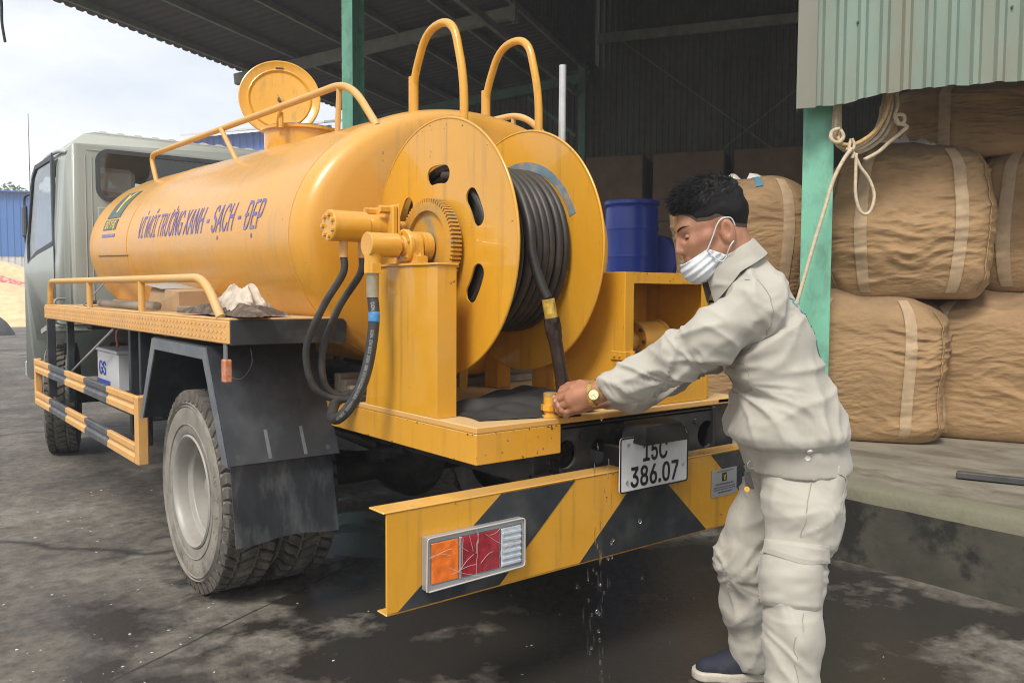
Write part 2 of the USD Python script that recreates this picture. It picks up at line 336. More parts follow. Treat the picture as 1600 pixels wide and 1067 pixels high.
mat('ink_grey', (0.10, 0.10, 0.12), 0.5)
mat('lens_orange', (0.75, 0.16, 0.015), 0.15, var=0.3, vscale=40, coat=0.6, bump=0.3, bscale=90)
mat('lens_red', (0.30, 0.012, 0.025), 0.15, var=0.35, vscale=30, coat=0.6, bump=0.3, bscale=90)
mat('lens_clear', (0.48, 0.52, 0.57), 0.15, var=0.12, vscale=40, coat=0.6)
mat('film_clear', (0.50, 0.46, 0.42), 0.25, var=0.1)
mat('marker_red', (0.48, 0.16, 0.07), 0.4, var=0.4, vscale=60, dirt=(0.5, 0.4, 0.3), dirt_amt=0.8, dscale=50)
mat('wood_grey', (0.26, 0.22, 0.17), 0.8, var=0.2, vscale=12, stretch=(1, .15, 1))
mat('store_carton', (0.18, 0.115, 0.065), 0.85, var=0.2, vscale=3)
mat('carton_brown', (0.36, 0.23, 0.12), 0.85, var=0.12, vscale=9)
mat('carton_grey', (0.30, 0.285, 0.265), 0.85, var=0.12, vscale=9)
mat('newsprint', (0.50, 0.43, 0.35), 0.85, var=0.2, vscale=25, dirt=(0.13, 0.085, 0.055), dirt_amt=0.95, dscale=10)
mat('rag_brown', (0.07, 0.048, 0.034), 0.9, var=0.5, vscale=25, dirt=(0.34, 0.28, 0.22), dirt_amt=0.7, dscale=14)
mat('black_cloth', (0.014, 0.014, 0.015), 0.7, var=0.3, vscale=20, dirt=(0.05, 0.045, 0.04), dirt_amt=0.5)
mat('battery_white', (0.55, 0.56, 0.58), 0.4, var=0.08, dirt=(0.3, 0.28, 0.25), dirt_amt=0.4)
mat('sign_blue', (0.03, 0.07, 0.35), 0.4)
mat('green_steel', (0.16, 0.42, 0.29), 0.45, var=0.12, vscale=6, dirt=(0.08, 0.13, 0.10), dirt_amt=0.55, dscale=14, stretch=(1, 1, .5), bump=0.2, bscale=25)
mat('green_dark', (0.13, 0.24, 0.18), 0.6, var=0.15, vscale=6, dirt=(0.12, 0.11, 0.08), dirt_amt=0.6)
mat('steel_beam', (0.30, 0.31, 0.25), 0.6, var=0.15, vscale=4, dirt=(0.2, 0.16, 0.1), dirt_amt=0.6)
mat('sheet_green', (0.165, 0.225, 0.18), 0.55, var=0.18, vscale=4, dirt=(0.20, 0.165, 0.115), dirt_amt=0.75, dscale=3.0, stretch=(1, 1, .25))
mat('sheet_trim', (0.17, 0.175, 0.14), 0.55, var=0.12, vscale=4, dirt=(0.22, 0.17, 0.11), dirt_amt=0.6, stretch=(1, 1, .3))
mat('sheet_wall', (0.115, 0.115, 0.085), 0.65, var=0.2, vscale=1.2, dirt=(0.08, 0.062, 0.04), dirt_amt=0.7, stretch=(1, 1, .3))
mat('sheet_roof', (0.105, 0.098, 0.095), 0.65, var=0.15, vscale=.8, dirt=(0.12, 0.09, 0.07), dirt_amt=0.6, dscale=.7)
mat('drum_blue', (0.018, 0.055, 0.40), 0.32, var=0.12, vscale=3, up_dust_shade=(0.3, 0.3, 0.35), up_amt=0.3)
mat('rope_hemp', (0.50, 0.41, 0.28), 0.85, var=0.2, vscale=40, bump=0.6, bscale=160, bdist=0.003)
mat('rope_orange', (0.52, 0.33, 0.14), 0.85, var=0.2, vscale=40, bump=0.6, bscale=160, bdist=0.003)
mat('bag_weave', (0.325, 0.205, 0.10), 0.75, spec=0.3, var=0.16, vscale=3.5, dirt=(0.20, 0.12, 0.06), dirt_amt=0.7, dscale=2.2, bump=0.5, bscale=34, bdist=0.008, stretch=(.8, .8, 2.0), up_dust_shade=(0.12, 0.085, 0.055), up_amt=0.7)  # upward faces darkened to paint in the shade on the bag tops
mat('bag_strap', (0.39, 0.28, 0.17), 0.7, spec=0.3, var=0.15, vscale=14, bump=0.3, bscale=80)
mat('bag_liner', (0.62, 0.58, 0.52), 0.6, var=0.2, vscale=12, dirt=(0.3, 0.22, 0.14), dirt_amt=0.5)
mat('bag_blue', (0.07, 0.19, 0.27), 0.7, var=0.2)
mat('dark_iron', (0.05, 0.05, 0.05), 0.6, var=0.3, vscale=12, dirt=(0.10, 0.085, 0.065), dirt_amt=0.5)
mat('far_blue', (0.055, 0.16, 0.42), 0.5, var=0.06, vscale=.4)
mat('far_roof_blue', (0.10, 0.17, 0.42), 0.5, var=0.08)
mat('far_wall', (0.55, 0.56, 0.56), 0.7, var=0.06)
mat('heap_chips', (0.66, 0.47, 0.27), 0.95, var=0.18, vscale=3, bump=0.5, bscale=8, bdist=0.05)
mat('heap_red', (0.46, 0.12, 0.08), 0.9, var=0.5, vscale=9, dirt=(0.75, 0.70, 0.66), dirt_amt=1.0, dscale=5)
mat('bark', (0.10, 0.08, 0.05), 0.9, var=0.2)
mat('leaf', (0.07, 0.12, 0.035), 0.6, var=0.4, vscale=2)
mat('cable_black', (0.05, 0.05, 0.055), 0.6)
mat('cloth_beige', (0.385, 0.362, 0.312), 0.85, spec=0.2, extra=creases, var=0.05, vscale=9, dirt=(0.25, 0.22, 0.175), dirt_amt=0.6, dscale=6, dsharp=(.54, .74), bump=0.18, bscale=300, bdist=0.0008, sheen_weight=0.15)
mat('cloth_seam', (0.30, 0.275, 0.235), 0.85, spec=0.2, var=0.05)
mat('cloth_teal', (0.10, 0.30, 0.30), 0.8, var=0.2, vscale=40)
mat('button_pearl', (0.70, 0.66, 0.58), 0.3)
mat('skin', (0.37, 0.18, 0.105), 0.42, var=0.16, vscale=26, dirt=(0.30, 0.10, 0.06), dirt_amt=0.6, dscale=18, bump=0.3, rvar=0.1, bscale=220, bdist=0.001, subsurface_weight=0.12, subsurface_scale=0.01)
mat('nail', (0.55, 0.33, 0.26), 0.3)
mat('lip', (0.28, 0.10, 0.07), 0.4)
mat('hair_fade', (0.075, 0.047, 0.033), 0.6, var=0.3, vscale=300)
mat('hair', (0.008, 0.007, 0.007), 0.6, spec=0.25, var=0.3, vscale=30)
mat('eye_white', (0.6, 0.57, 0.53), 0.2)
mat('eye_dark', (0.015, 0.01, 0.008), 0.1)
mat('mask_white', (0.56, 0.58, 0.60), 0.8, spec=0.2, var=0.05, vscale=15, bump=0.25, bscale=120, bdist=0.001)
mat('watch_gold', (0.65, 0.46, 0.14), 0.25, metal=0.9, var=0.1)
mat('watch_dial', (0.72, 0.66, 0.38), 0.3)
mat('shoe_navy', (0.012, 0.014, 0.030), 0.8, var=0.15, vscale=20, dirt=(0.1, 0.09, 0.09), dirt_amt=0.4, dscale=12)
mat('shoe_sole', (0.42, 0.38, 0.31), 0.7, var=0.2, vscale=15)
mat('chip_white', (0.55, 0.52, 0.46), 0.7, var=0.2)
MAT['water'] = usdkit.material(stage, '/World/Looks/water', {'p': ('principled_bsdf', {'transmission_weight': 1.0, 'roughness': 0.02, 'ior': 1.33, 'base_color': (1, 1, 1)})}, [], surface='p.BSDF')
def pane_material(name, tint, refl=(0.9, 0.9, 0.9)):
    MAT[name] = usdkit.material(stage, '/World/Looks/'+name, {'t': ('transparent_bsdf', {'color': tint}), 'g': ('glossy_bsdf', {'color': refl, 'roughness': 0.02}), 'lw': ('layer_weight', {'blend': 0.5}), 'pw': ('math', {'math_type': 'power', 'value2': 5.0}), 'f': ('math', {'math_type': 'multiply_add', 'value2': 0.9, 'value3': 0.04}), 'm': ('mix_closure', {})},
        [('lw.facing', 'pw.value1'), ('pw.value', 'f.value1'), ('f.value', 'm.fac'), ('t.BSDF', 'm.closure1'), ('g.BSDF', 'm.closure2')], surface='m.closure')
pane_material('window_glass', (0.86, 0.89, 0.89))

# ground: worn dark concrete with oil, wet patches near the truck's tail drawn out beneath it as painted shade, dust further out, a cold joint and cracks
def on_ground(px, py): d = FWD+RIGHT*(px-800)/FOC-UP*(py-533.5)/FOC; return EYE-d*(EYE[2]/d[2])
_a, _b = on_ground(185, 1058), on_ground(432, 938); _d = (_b-_a)/np.linalg.norm(_b-_a); JN = (-_d[1], _d[0], 0.0); JC = float(np.dot(JN, _a))
def ground_material():
    N = {'geo': ('geometry', {}), 'n1': ('noise_texture', {'scale': 1.1, 'detail': 8.0, 'roughness': 0.62}), 'r1': ('rgb_ramp', {'ramp': [(0.32, (0.062, 0.055, 0.046)), (0.5, (0.112, 0.099, 0.082)), (0.68, (0.20, 0.178, 0.148))]}),
         'n2': ('noise_texture', {'scale': 14.0, 'detail': 10.0, 'roughness': 0.78}), 'r2': ('rgb_ramp', {'ramp': [(0.34, (0.45, 0.45, 0.45)), (0.66, (1.45, 1.45, 1.45))]}), 'mul': ('mix_color', {'blend_type': 'multiply', 'fac': 1.0, 'use_clamp': False}),
         'sx': ('separate_xyz', {}), 'v3': ('combine_xyz', {}),
         # wet area, stretched under the truck to paint in its shadow: an ellipse round (2.2, 2.4), broken up by noise
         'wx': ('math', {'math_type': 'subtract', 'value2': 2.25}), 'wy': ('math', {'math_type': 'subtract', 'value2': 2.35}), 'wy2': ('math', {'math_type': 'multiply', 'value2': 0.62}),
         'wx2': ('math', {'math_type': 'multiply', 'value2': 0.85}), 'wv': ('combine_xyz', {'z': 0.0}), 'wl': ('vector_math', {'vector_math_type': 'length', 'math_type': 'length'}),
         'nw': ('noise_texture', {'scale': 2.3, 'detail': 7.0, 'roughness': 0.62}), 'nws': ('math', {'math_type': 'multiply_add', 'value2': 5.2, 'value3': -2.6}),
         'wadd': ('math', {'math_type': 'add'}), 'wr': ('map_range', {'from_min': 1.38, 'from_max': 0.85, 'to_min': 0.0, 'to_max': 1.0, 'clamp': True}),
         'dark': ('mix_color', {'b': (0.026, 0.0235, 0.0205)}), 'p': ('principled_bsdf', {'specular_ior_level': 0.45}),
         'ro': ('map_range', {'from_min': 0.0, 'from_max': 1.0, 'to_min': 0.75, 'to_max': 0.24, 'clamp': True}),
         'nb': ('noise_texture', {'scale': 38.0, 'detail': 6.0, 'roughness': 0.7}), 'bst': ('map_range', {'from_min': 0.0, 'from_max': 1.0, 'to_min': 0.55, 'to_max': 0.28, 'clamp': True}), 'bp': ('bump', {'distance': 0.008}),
         # one straight cold joint across the yard
         'jd': ('vector_math', {'math_type': 'dot_product', 'vector2': JN}), 'jo': ('math', {'math_type': 'subtract', 'value2': JC}), 'jw': ('math', {'math_type': 'multiply_add', 'value2': 0.05, 'value3': -0.025}), 'js': ('math', {'math_type': 'add'}), 'ja': ('math', {'math_type': 'absolute'}), 'jr': ('map_range', {'from_min': 0.002, 'from_max': 0.008, 'to_min': 0.22, 'to_max': 1.0, 'clamp': True}), 'jm': ('mix_color', {'blend_type': 'multiply', 'fac': 1.0}),
         # cracks: edges of large cells
         'nd': ('noise_texture', {'scale': 1.6, 'detail': 5.0}), 'dm': ('mix_vector', {'fac': 0.28}), 'vo': ('voronoi_texture', {'feature': 'distance_to_edge', 'scale': 0.23}),
         'cr': ('map_range', {'from_min': 0.0, 'from_max': 0.006, 'to_min': 0.25, 'to_max': 1.0, 'clamp': True}), 'crm': ('mix_color', {'blend_type': 'multiply', 'fac': 1.0})}
    L = [('geo.position', 'n1.vector'), ('geo.position', 'n2.vector'), ('geo.position', 'nb.vector'), ('geo.position', 'nw.vector'), ('n1.fac', 'r1.fac'), ('n2.fac', 'r2.fac'), ('r1.color', 'mul.a'), ('r2.color', 'mul.b'),
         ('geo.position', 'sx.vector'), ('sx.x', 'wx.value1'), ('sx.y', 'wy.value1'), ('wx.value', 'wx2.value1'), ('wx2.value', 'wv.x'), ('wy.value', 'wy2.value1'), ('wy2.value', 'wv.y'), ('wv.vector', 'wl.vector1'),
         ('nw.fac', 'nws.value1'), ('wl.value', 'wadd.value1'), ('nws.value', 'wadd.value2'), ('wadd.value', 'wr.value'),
         ('geo.position', 'nd.vector'), ('geo.position', 'dm.a'), ('nd.color', 'dm.b'), ('dm.result', 'vo.vector'), ('vo.distance', 'cr.value'),
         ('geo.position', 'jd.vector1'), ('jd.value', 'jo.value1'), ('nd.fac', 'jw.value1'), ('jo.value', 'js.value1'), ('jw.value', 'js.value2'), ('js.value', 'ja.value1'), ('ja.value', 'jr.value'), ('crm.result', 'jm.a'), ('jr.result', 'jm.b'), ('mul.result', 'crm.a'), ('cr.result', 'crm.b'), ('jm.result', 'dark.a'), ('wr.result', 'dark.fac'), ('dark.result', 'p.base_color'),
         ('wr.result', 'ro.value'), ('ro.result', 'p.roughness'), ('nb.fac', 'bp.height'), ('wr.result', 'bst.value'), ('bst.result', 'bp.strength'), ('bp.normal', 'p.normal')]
    N['wl'] = ('vector_math', {'math_type': 'length'})
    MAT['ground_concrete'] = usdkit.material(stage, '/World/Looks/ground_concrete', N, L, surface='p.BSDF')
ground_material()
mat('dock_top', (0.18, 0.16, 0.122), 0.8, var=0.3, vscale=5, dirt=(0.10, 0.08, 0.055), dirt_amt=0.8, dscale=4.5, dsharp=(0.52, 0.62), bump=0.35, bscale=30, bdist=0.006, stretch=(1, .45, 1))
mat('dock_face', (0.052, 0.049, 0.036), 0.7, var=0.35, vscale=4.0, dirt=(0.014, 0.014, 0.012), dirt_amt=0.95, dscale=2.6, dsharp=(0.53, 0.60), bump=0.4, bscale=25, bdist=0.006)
mat('dock_lip', (0.15, 0.14, 0.095), 0.8, var=0.25, vscale=5.0, dirt=(0.10, 0.10, 0.055), dirt_amt=0.7, dscale=5, bump=0.5, bscale=30, bdist=0.008)
#@STRUCT
# ------------------------------------------------------------------ ground and loading platform
G = 400.0
gm = trimesh.Trimesh(np.array([(-G, -G, 0), (G, -G, 0), (G, G, 0), (-G, G, 0)], float), np.array([(0, 1, 2), (0, 2, 3)]), process=False)
single('ground', gm, 'ground_concrete', 'worn dark concrete yard with wet patches behind the yellow truck and painted shade under it', 'ground', kind='structure', smooth=False)
chips = []
for i in range(330):
    d = rng.uniform(2.0, 5.2); px = rng.uniform(-60, 420) if i % 4 else rng.uniform(-100, 1500)
    p = EYE+d*(FWD+RIGHT*(px-800)/FOC); p[2] = 0
    if i % 4 and meshkit.noise(p[None]*3.0, 4)[0] < 0.5: continue
    r = 0.0013*rng.gamma(2.0, 1.0)+0.0012
    a = rng.uniform(0, 6.28, 5); a.sort(); rr = r*rng.uniform(.6, 1.5, 5)
    pts = [(p[0]+rr[k]*math.cos(a[k]), p[1]+rr[k]*math.sin(a[k])*.7, 0.0006) for k in range(5)]+[(p[0]+rng.normal(0, r*.3), p[1], 0.0006+r*rng.uniform(.2, .6))]
    try: chips.append(trimesh.convex.convex_hull(np.array(pts)))
    except Exception: pass
single('wood_chips', chips, 'chip_white', 'pale specks and chips scattered over the dark concrete', 'chips', kind='stuff', smooth=False)

DX, DZ = 3.545, 0.36
platform = thing('concrete_platform', 'raised concrete loading platform with a stained face and mossy lip', 'platform', (DX, 2, 0))
nose = [(0.0, 0.0), (0.004, DZ-0.075), (0.012, DZ-0.028), (0.045, DZ-0.004), (0.12, DZ)]
def dock_strip(ys, prof_fn, seed, off=0.0):
    V, F = [], []
    P = [(DX+prof_fn(k)[0], y, prof_fn(k)[1]) for y in ys for k in range(len(nose))]
    V = np.array(P); n = len(nose)
    w = meshkit.fbm(V*np.array([6, 3.5, 9.0]), 4, seed)-0.5
    V[:, 0] += w*0.022*np.minimum(1, V[:, 2]*20+.1); V[:, 2] += w*0.010*(V[:, 2] > 0.2)
    for i in range(len(ys)-1):
        for k in range(n-1):
            a, b, c, d = i*n+k, i*n+k+1, (i+1)*n+k+1, (i+1)*n+k; F += [(a, c, b), (a, d, c)]
    return trimesh.Trimesh(V, np.array(F), process=False)
ys = np.arange(-1.6, 10.0, 0.02)
full = dock_strip(ys, lambda k: nose[k], 3)
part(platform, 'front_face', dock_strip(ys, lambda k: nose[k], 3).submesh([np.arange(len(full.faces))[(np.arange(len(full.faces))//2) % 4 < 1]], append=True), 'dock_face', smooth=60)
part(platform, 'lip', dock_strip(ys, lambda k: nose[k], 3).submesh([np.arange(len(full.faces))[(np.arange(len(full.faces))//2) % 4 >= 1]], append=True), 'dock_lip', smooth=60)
xs = np.r_[np.arange(DX+.12, DX+2.6, .04), np.linspace(DX+2.7, 16, 12)]; yt = np.r_[np.arange(-1.6, 5, .04), np.linspace(5.2, 10, 20)]
X_, Y_ = np.meshgrid(xs, yt, indexing='ij'); tv = np.stack([X_.ravel(), Y_.ravel(), np.full(X_.size, DZ)], 1)
fade = np.clip((tv[:, 0]-DX-.12)/.15, 0, 1)
tv[:, 2] += (meshkit.fbm(tv*np.array([2.2, 1.2, 1]), 5, 9)-.5)*.018*fade
edge_w = meshkit.fbm(np.stack([np.full(len(yt), DX+.12), yt, np.full(len(yt), DZ)], 1)*np.array([6, 3.5, 9.0]), 4, 3)-.5
nX, nY = len(xs), len(yt); tf = []
for i in range(nX-1):
    for j in range(nY-1): a = i*nY+j; tf += [(a, a+nY, a+nY+1), (a, a+nY+1, a+1)]
tv[:nY, 0] -= .02; tv[:nY, 2] -= .006
part(platform, 'top_slab', trimesh.Trimesh(tv, np.array(tf), process=False), 'dock_top', smooth=60)

# ------------------------------------------------------------------ the warehouse: an open lean-to bay on the left, a dark hall on the right
_th = math.radians(20.7)
fh = np.array([math.sin(_y), math.cos(_y), 0]); 
SV = math.sin(_th)*_r+math.cos(_th)*fh          # into the building
SS = math.cos(_th)*_r-math.sin(_th)*fh          # to the building's right
E0 = -5.2*_r+16.0*fh                            # under the eave, at the second truss
def sp(s, t, z): p = E0+s*SS+t*SV; return np.array([p[0], p[1], z])
ZE, SL, WA = 5.42, 0.112, 5.56
zr = lambda s: ZE+SL*s
HZ = 7.75
shed = thing('warehouse', 'tall steel warehouse with corrugated sheets, dark inside, open lean-to on one side', 'warehouse', sp(WA, -5, 0))

def ribs(o, u, L, v, H, nrm, pitch=0.2, depth=0.03, flat=0.52, start=0.0, bottom=None, nv=1):
    """A trapezoid-ribbed metal sheet: ribs along v, spaced along u."""
    u, v, nrm, o = (np.array(k, float) for k in (u, v, nrm, o)); prof = []
    k0 = math.floor(start/pitch); x = k0*pitch
    while x < start+L+pitch:
        for f, dd in ((0, 0), (flat, 0), (flat+.14, 1), (.86, 1)):
            prof.append((x+f*pitch, dd*depth))
        x += pitch
    xs_ = np.array([p[0] for p in prof]); ds_ = np.array([p[1] for p in prof])
    xx = np.unique(np.r_[start, xs_[(xs_ > start) & (xs_ < start+L)], start+L]); dd = np.interp(xx, xs_, ds_)
    V, F = [], []
    for j in range(nv+1):
        for i, (a, b) in enumerate(zip(xx, dd)):
            h = H*j/nv; lo = bottom(a) if bottom is not None and j == 0 else 0.0
            V.append(o+u*(a-start)+v*(h+lo)+nrm*b)
    n = len(xx)
    for j in range(nv):
        for i in range(n-1): a = j*n+i; F += [(a, a+1, a+n+1), (a, a+n+1, a+n)]
    return trimesh.Trimesh(np.array(V), np.array(F), process=False)

Z3 = np.array([0, 0, 1.0])
# roof of the lean-to, sheet by sheet
rs = SS+Z3*SL; T0, T1 = -5.9, 9.2
t = T0
while t < T1-0.01:
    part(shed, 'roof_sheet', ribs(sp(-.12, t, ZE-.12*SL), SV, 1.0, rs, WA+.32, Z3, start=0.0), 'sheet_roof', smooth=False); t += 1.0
for s in np.arange(0.25, WA+.2, 1.06):           # purlins
    part(shed, 'purlin', beam(sp(s, T0, zr(s)-.065), sp(s, T1, zr(s)-.065), 0.055, 0.10), 'steel_beam', smooth=False)
for t in (-5.0, 0.0, 4.42):                      # rafters
    part(shed, 'rafter', beam(sp(-.05, t, zr(0)-.22), sp(WA, t, zr(WA)-.22), 0.10, 0.20), 'green_dark' if t > 4 else 'steel_beam', smooth=False)
def hcol(base, top, w, d, mat_, fx=SS, th=0.012):
    base, top = np.array(base, float), np.array(top, float); m = []
    f = SV
    for k in (-1, 1): m.append(beam(base+f*k*d/2, top+f*k*d/2, w, th, up=f, b=.002))
    m.append(beam(base, top, th, d-th*1.2, up=f, b=.001)); return m
part(shed, 'column', hcol(sp(WA, -5, 0), sp(WA, -5, zr(WA)), .135, .24, 'green_steel'), 'green_steel', smooth=False, label='green steel column behind the hatch of the truck')
part(shed, 'hanging_post', hcol(sp(WA, 0, 5.66), sp(WA, 0, zr(WA)), .10, .14, 'green_dark'), 'steel_beam', smooth=False)
part(shed, 'column', hcol(sp(WA, 4.2, 0), sp(WA, 4.2, HZ), .15, .24, 'green_dark'), 'green_dark', smooth=False)
part(shed, 'strut', beam(sp(WA-.1, -5, 5.42), sp(WA-.1, 4.1, 5.42), .08, .12), 'steel_beam', smooth=False)
for t in (4.2,):
    part(shed, 'knee_brace', beam(sp(WA-.16, t, 4.55), sp(WA-1.25, t, 5.45), .05, .07), 'green_dark', smooth=False)
# clerestory strip over the row of columns, end walls
for k, t in enumerate(np.arange(-5.0, 4.4, 1.0)):
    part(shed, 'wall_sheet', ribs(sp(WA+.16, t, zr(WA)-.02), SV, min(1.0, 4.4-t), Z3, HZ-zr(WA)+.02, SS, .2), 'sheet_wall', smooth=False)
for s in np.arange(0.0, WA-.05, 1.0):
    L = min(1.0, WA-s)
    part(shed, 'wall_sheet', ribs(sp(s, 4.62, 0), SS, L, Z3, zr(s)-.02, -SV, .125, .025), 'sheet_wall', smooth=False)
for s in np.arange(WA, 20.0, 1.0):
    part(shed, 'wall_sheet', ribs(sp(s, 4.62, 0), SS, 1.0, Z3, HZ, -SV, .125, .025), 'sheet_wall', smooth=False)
part(shed, 'wall_beam', beam(sp(WA+.2, 4.48, 6.62), sp(20, 4.48, 6.62), .09, .20), 'steel_beam', smooth=False)
part(shed, 'wall_beam', beam(sp(WA+.2, 4.50, 3.05), sp(20, 4.50, 3.05), .06, .10), 'steel_beam', smooth=False)
part(shed, 'brace_rod', cyl(sp(6.2, 4.42, 6.6), sp(11.6, 4.42, 2.4), .007, n=6), 'steel_beam')
part(shed, 'brace_rod', cyl(sp(11.6, 4.40, 6.6), sp(6.2, 4.40, 2.4), .007, n=6), 'steel_beam')
for t in np.arange(-8.1, 4.5, 1.0):
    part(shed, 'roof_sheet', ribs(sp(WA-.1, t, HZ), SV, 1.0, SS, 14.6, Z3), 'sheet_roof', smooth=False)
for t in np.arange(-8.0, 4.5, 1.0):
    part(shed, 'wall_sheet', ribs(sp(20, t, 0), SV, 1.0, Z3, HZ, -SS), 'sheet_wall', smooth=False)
TF = -8.08
for s in np.arange(WA, 10.2, 1.0):               # unseen cladding added high over the open front to darken the hall
    part(shed, 'wall_sheet', ribs(sp(s, TF+.1, 4.4), SS, min(1.0, 10.25-s), Z3, HZ-4.4, -SV), 'sheet_green', smooth=False)
# hanging cladding at the right, with a dented lower edge, over the stacked bags
S3 = 10.36
def ragged(a): return (meshkit.noise(np.array([[a*3.1, 0.3, 0.7]]), 5)[0]-.5)*.035+(meshkit.noise(np.array([[a*11, 2.3, 0.7]]), 6)[0]-.5)*.02+.055*max(0, min(1, (a-.25)/.3))
for k, s in enumerate((0.0, 1.08, 2.16, 3.24, 4.32)):
    part(shed, 'hanging_sheet', ribs(sp(S3+s, TF-.13-(.004*(k % 2)), 2.245), SS, 1.085, Z3, HZ-2.245, -SV, .108, .022, .50, start=s, bottom=ragged, nv=24), 'sheet_green', smooth=False)
for s in (0.02, .20, .56, .92, 1.28, 1.46):
    part(shed, 'sheet_screw', bolt(sp(S3+s+.07, TF-.135, 2.66+.012*math.sin(s*9)), -SV, .0065, .009), 'dark_iron')
# corner strip of the cladding
part(shed, 'corner_strip', ex_z(Polygon([(0, 0), (.10, 0), (.10, .004), (0.004, .004), (.004, .12), (0, .12)]), 2.23, HZ).apply_transform(np.array([[SS[0], SV[0], 0, sp(S3-.03, TF-.175, 0)[0]], [SS[1], SV[1], 0, sp(S3-.03, TF-.175, 0)[1]], [0, 0, 1, 0], [0, 0, 0, 1]])), 'sheet_trim', smooth=False)
cb, ct = px3(1268, 680, 4.83), px3(1281, 150, 4.78)
cb = np.array([*cb[:2], DZ]); dirc = (ct-cb)/(ct[2]-cb[2]); ct = cb+dirc*(HZ-DZ)
part(shed, 'column', hcol(cb, cb+dirc*3.4, .165, .16, 'green_steel'), 'green_steel', smooth=False, label='mint green steel column standing on the platform')

# ------------------------------------------------------------------ things far off on the left
far = thing('blue_shed', 'blue metal-clad building far behind the cab', 'building', (-24, 32, 0))
def horiz(px, d): p = EYE+d*(fh+_r*(px-800)/FOC); return np.array([p[0], p[1], 0])
a, b = horiz(-260, 40), horiz(118, 43); u = (b-a)/np.linalg.norm(b-a); nrm = np.array([u[1], -u[0], 0])
part(far, 'wall', ribs(a, u, np.linalg.norm(b-a), Z3, 2.9, nrm, .3, .04), 'far_wall', smooth=False)
part(far, 'upper_wall', ribs(a+Z3*2.9+nrm*.03, u, np.linalg.norm(b-a), Z3, 3.2, nrm, .3, .04), 'far_blue', smooth=False)
part(far, 'side_wall', ribs(b, -nrm, 9, Z3, 6.1, u, .3, .04), 'far_blue', smooth=False)
part(far, 'roof', hullpts([*(a+Z3*6.1+nrm*.3, b+Z3*6.1+nrm*.3, a+Z3*6.15+nrm*.3, b+Z3*6.15+nrm*.3), *(a-nrm*9+Z3*6.9, b-nrm*9+Z3*6.9, a-nrm*9+Z3*6.95, b-nrm*9+Z3*6.95)]), 'far_blue', smooth=False)
far2 = thing('blue_roofed_shed', 'distant shed with pale blue roof seen between hatch and cab', 'building', horiz(400, 34))
a, b = horiz(300, 36), horiz(520, 33); u = (b-a)/np.linalg.norm(b-a); nrm = np.array([u[1], -u[0], 0])
part(far2, 'wall', ribs(a, u, np.linalg.norm(b-a), Z3, 7.7, nrm, .35, .05), 'far_roof_blue', smooth=False)
part(far2, 'roof', hullpts([a+Z3*7.7+nrm*.5, b+Z3*7.7+nrm*.5, a+Z3*7.78+nrm*.5, b+Z3*7.78+nrm*.5, a-nrm*5+Z3*9.0, b-nrm*5+Z3*9.0, a-nrm*5+Z3*9.08, b-nrm*5+Z3*9.08]), 'far_wall', smooth=False)
def heap(name, c, rx, ry, h, mt, label, cat, seed, ax=_r):
    n, m = 64, 20; V, F = [], []
    ay = np.array([-ax[1], ax[0], 0])
    for j in range(m+1):
        r = 1-j/m
        for i in range(n):
            th = 2*math.pi*i/n; q = np.array([math.cos(th), math.sin(th)]); f = 1+.18*(meshkit.noise(np.array([[q[0]*2, q[1]*2, 3.]]), seed)[0]-.5)
            z = h*(1-r)**.8*(1-.12*(1-r)) if r > .02 else h*.88
            V.append(np.array(c)+ax*rx*r*q[0]*f+ay*ry*r*q[1]*f+Z3*z)
    V = np.array(V); V[:, 2] += (meshkit.fbm(V*1.6, 4, seed)-.5)*.28*np.minimum(1, V[:, 2]*1.5)
    for j in range(m):
        for i in range(n): a0, b0 = j*n+i, j*n+(i+1) % n; F += [(a0, b0, b0+n), (a0, b0+n, a0+n)]
    single(name, trimesh.Trimesh(V, np.array(F), process=False), mt, label, cat, smooth=True)
heap('chip_heap', horiz(-60, 31), 6.6, 5.0, 2.0, 'heap_chips', 'pale orange heap of loose chips nearest the yard', 'heap', 3)
heap('brick_heap', horiz(-80, 40), 7.5, 1.6, 2.75, 'heap_red', 'red and white heap of rubble behind the pale heap', 'heap', 5)
heap('chip_heap', horiz(-60, 41.5), 9, 1.4, 3.6, 'heap_chips', 'farther pale heap below the blue building', 'heap', 8)
heap('tarpaulin_bundle', horiz(-4, 22.5), .45, .4, .62, 'dark_iron', 'dark grey covered bundle in front of the pale heap', 'bundle', 11)

def tree(px, d, h, cr, label, seed):
    r_ = np.random.default_rng(seed); base = horiz(px, d); T = thing('tree', label, 'tree', base)
    tr = [tube(spline([base, base+Z3*h*.35+[.1, 0, 0], base+Z3*h*.7], 5), np.linspace(.22, .09, 11), 8)]
    for k in range(5):
        an = k*1.3; p = base+Z3*h*(.35+.07*k); tr.append(tube([p, p+np.array([math.cos(an)*cr*.4, math.sin(an)*cr*.4, h*.12]), p+np.array([math.cos(an)*cr*.75, math.sin(an)*cr*.75, h*.2])], [.08, .05, .02], 6))
    part(T, 'trunk', tr, 'bark')
    V, F = [], []; cl = [(r_.normal(0, .45, 3)*[cr, cr, h*.17]+[0, 0, h*.72], r_.uniform(.35, .6)*cr) for _ in range(16)]
    for c, rad in cl:
        for _ in range(170):
            v = r_.normal(0, 1, 3); v /= np.linalg.norm(v); p = base+c+v*rad*r_.uniform(.5, 1)**.5
            a_, b_ = r_.normal(0, 1, 3), r_.normal(0, 1, 3); a_ *= .17/np.linalg.norm(a_); b_ *= .10/np.linalg.norm(b_); k = len(V); V += [p-a_, p+b_, p+a_, p-b_]; F += [(k, k+1, k+2), (k, k+2, k+3)]
    part(T, 'crown', trimesh.Trimesh(np.array(V), np.array(F), process=False), 'leaf', smooth=False)
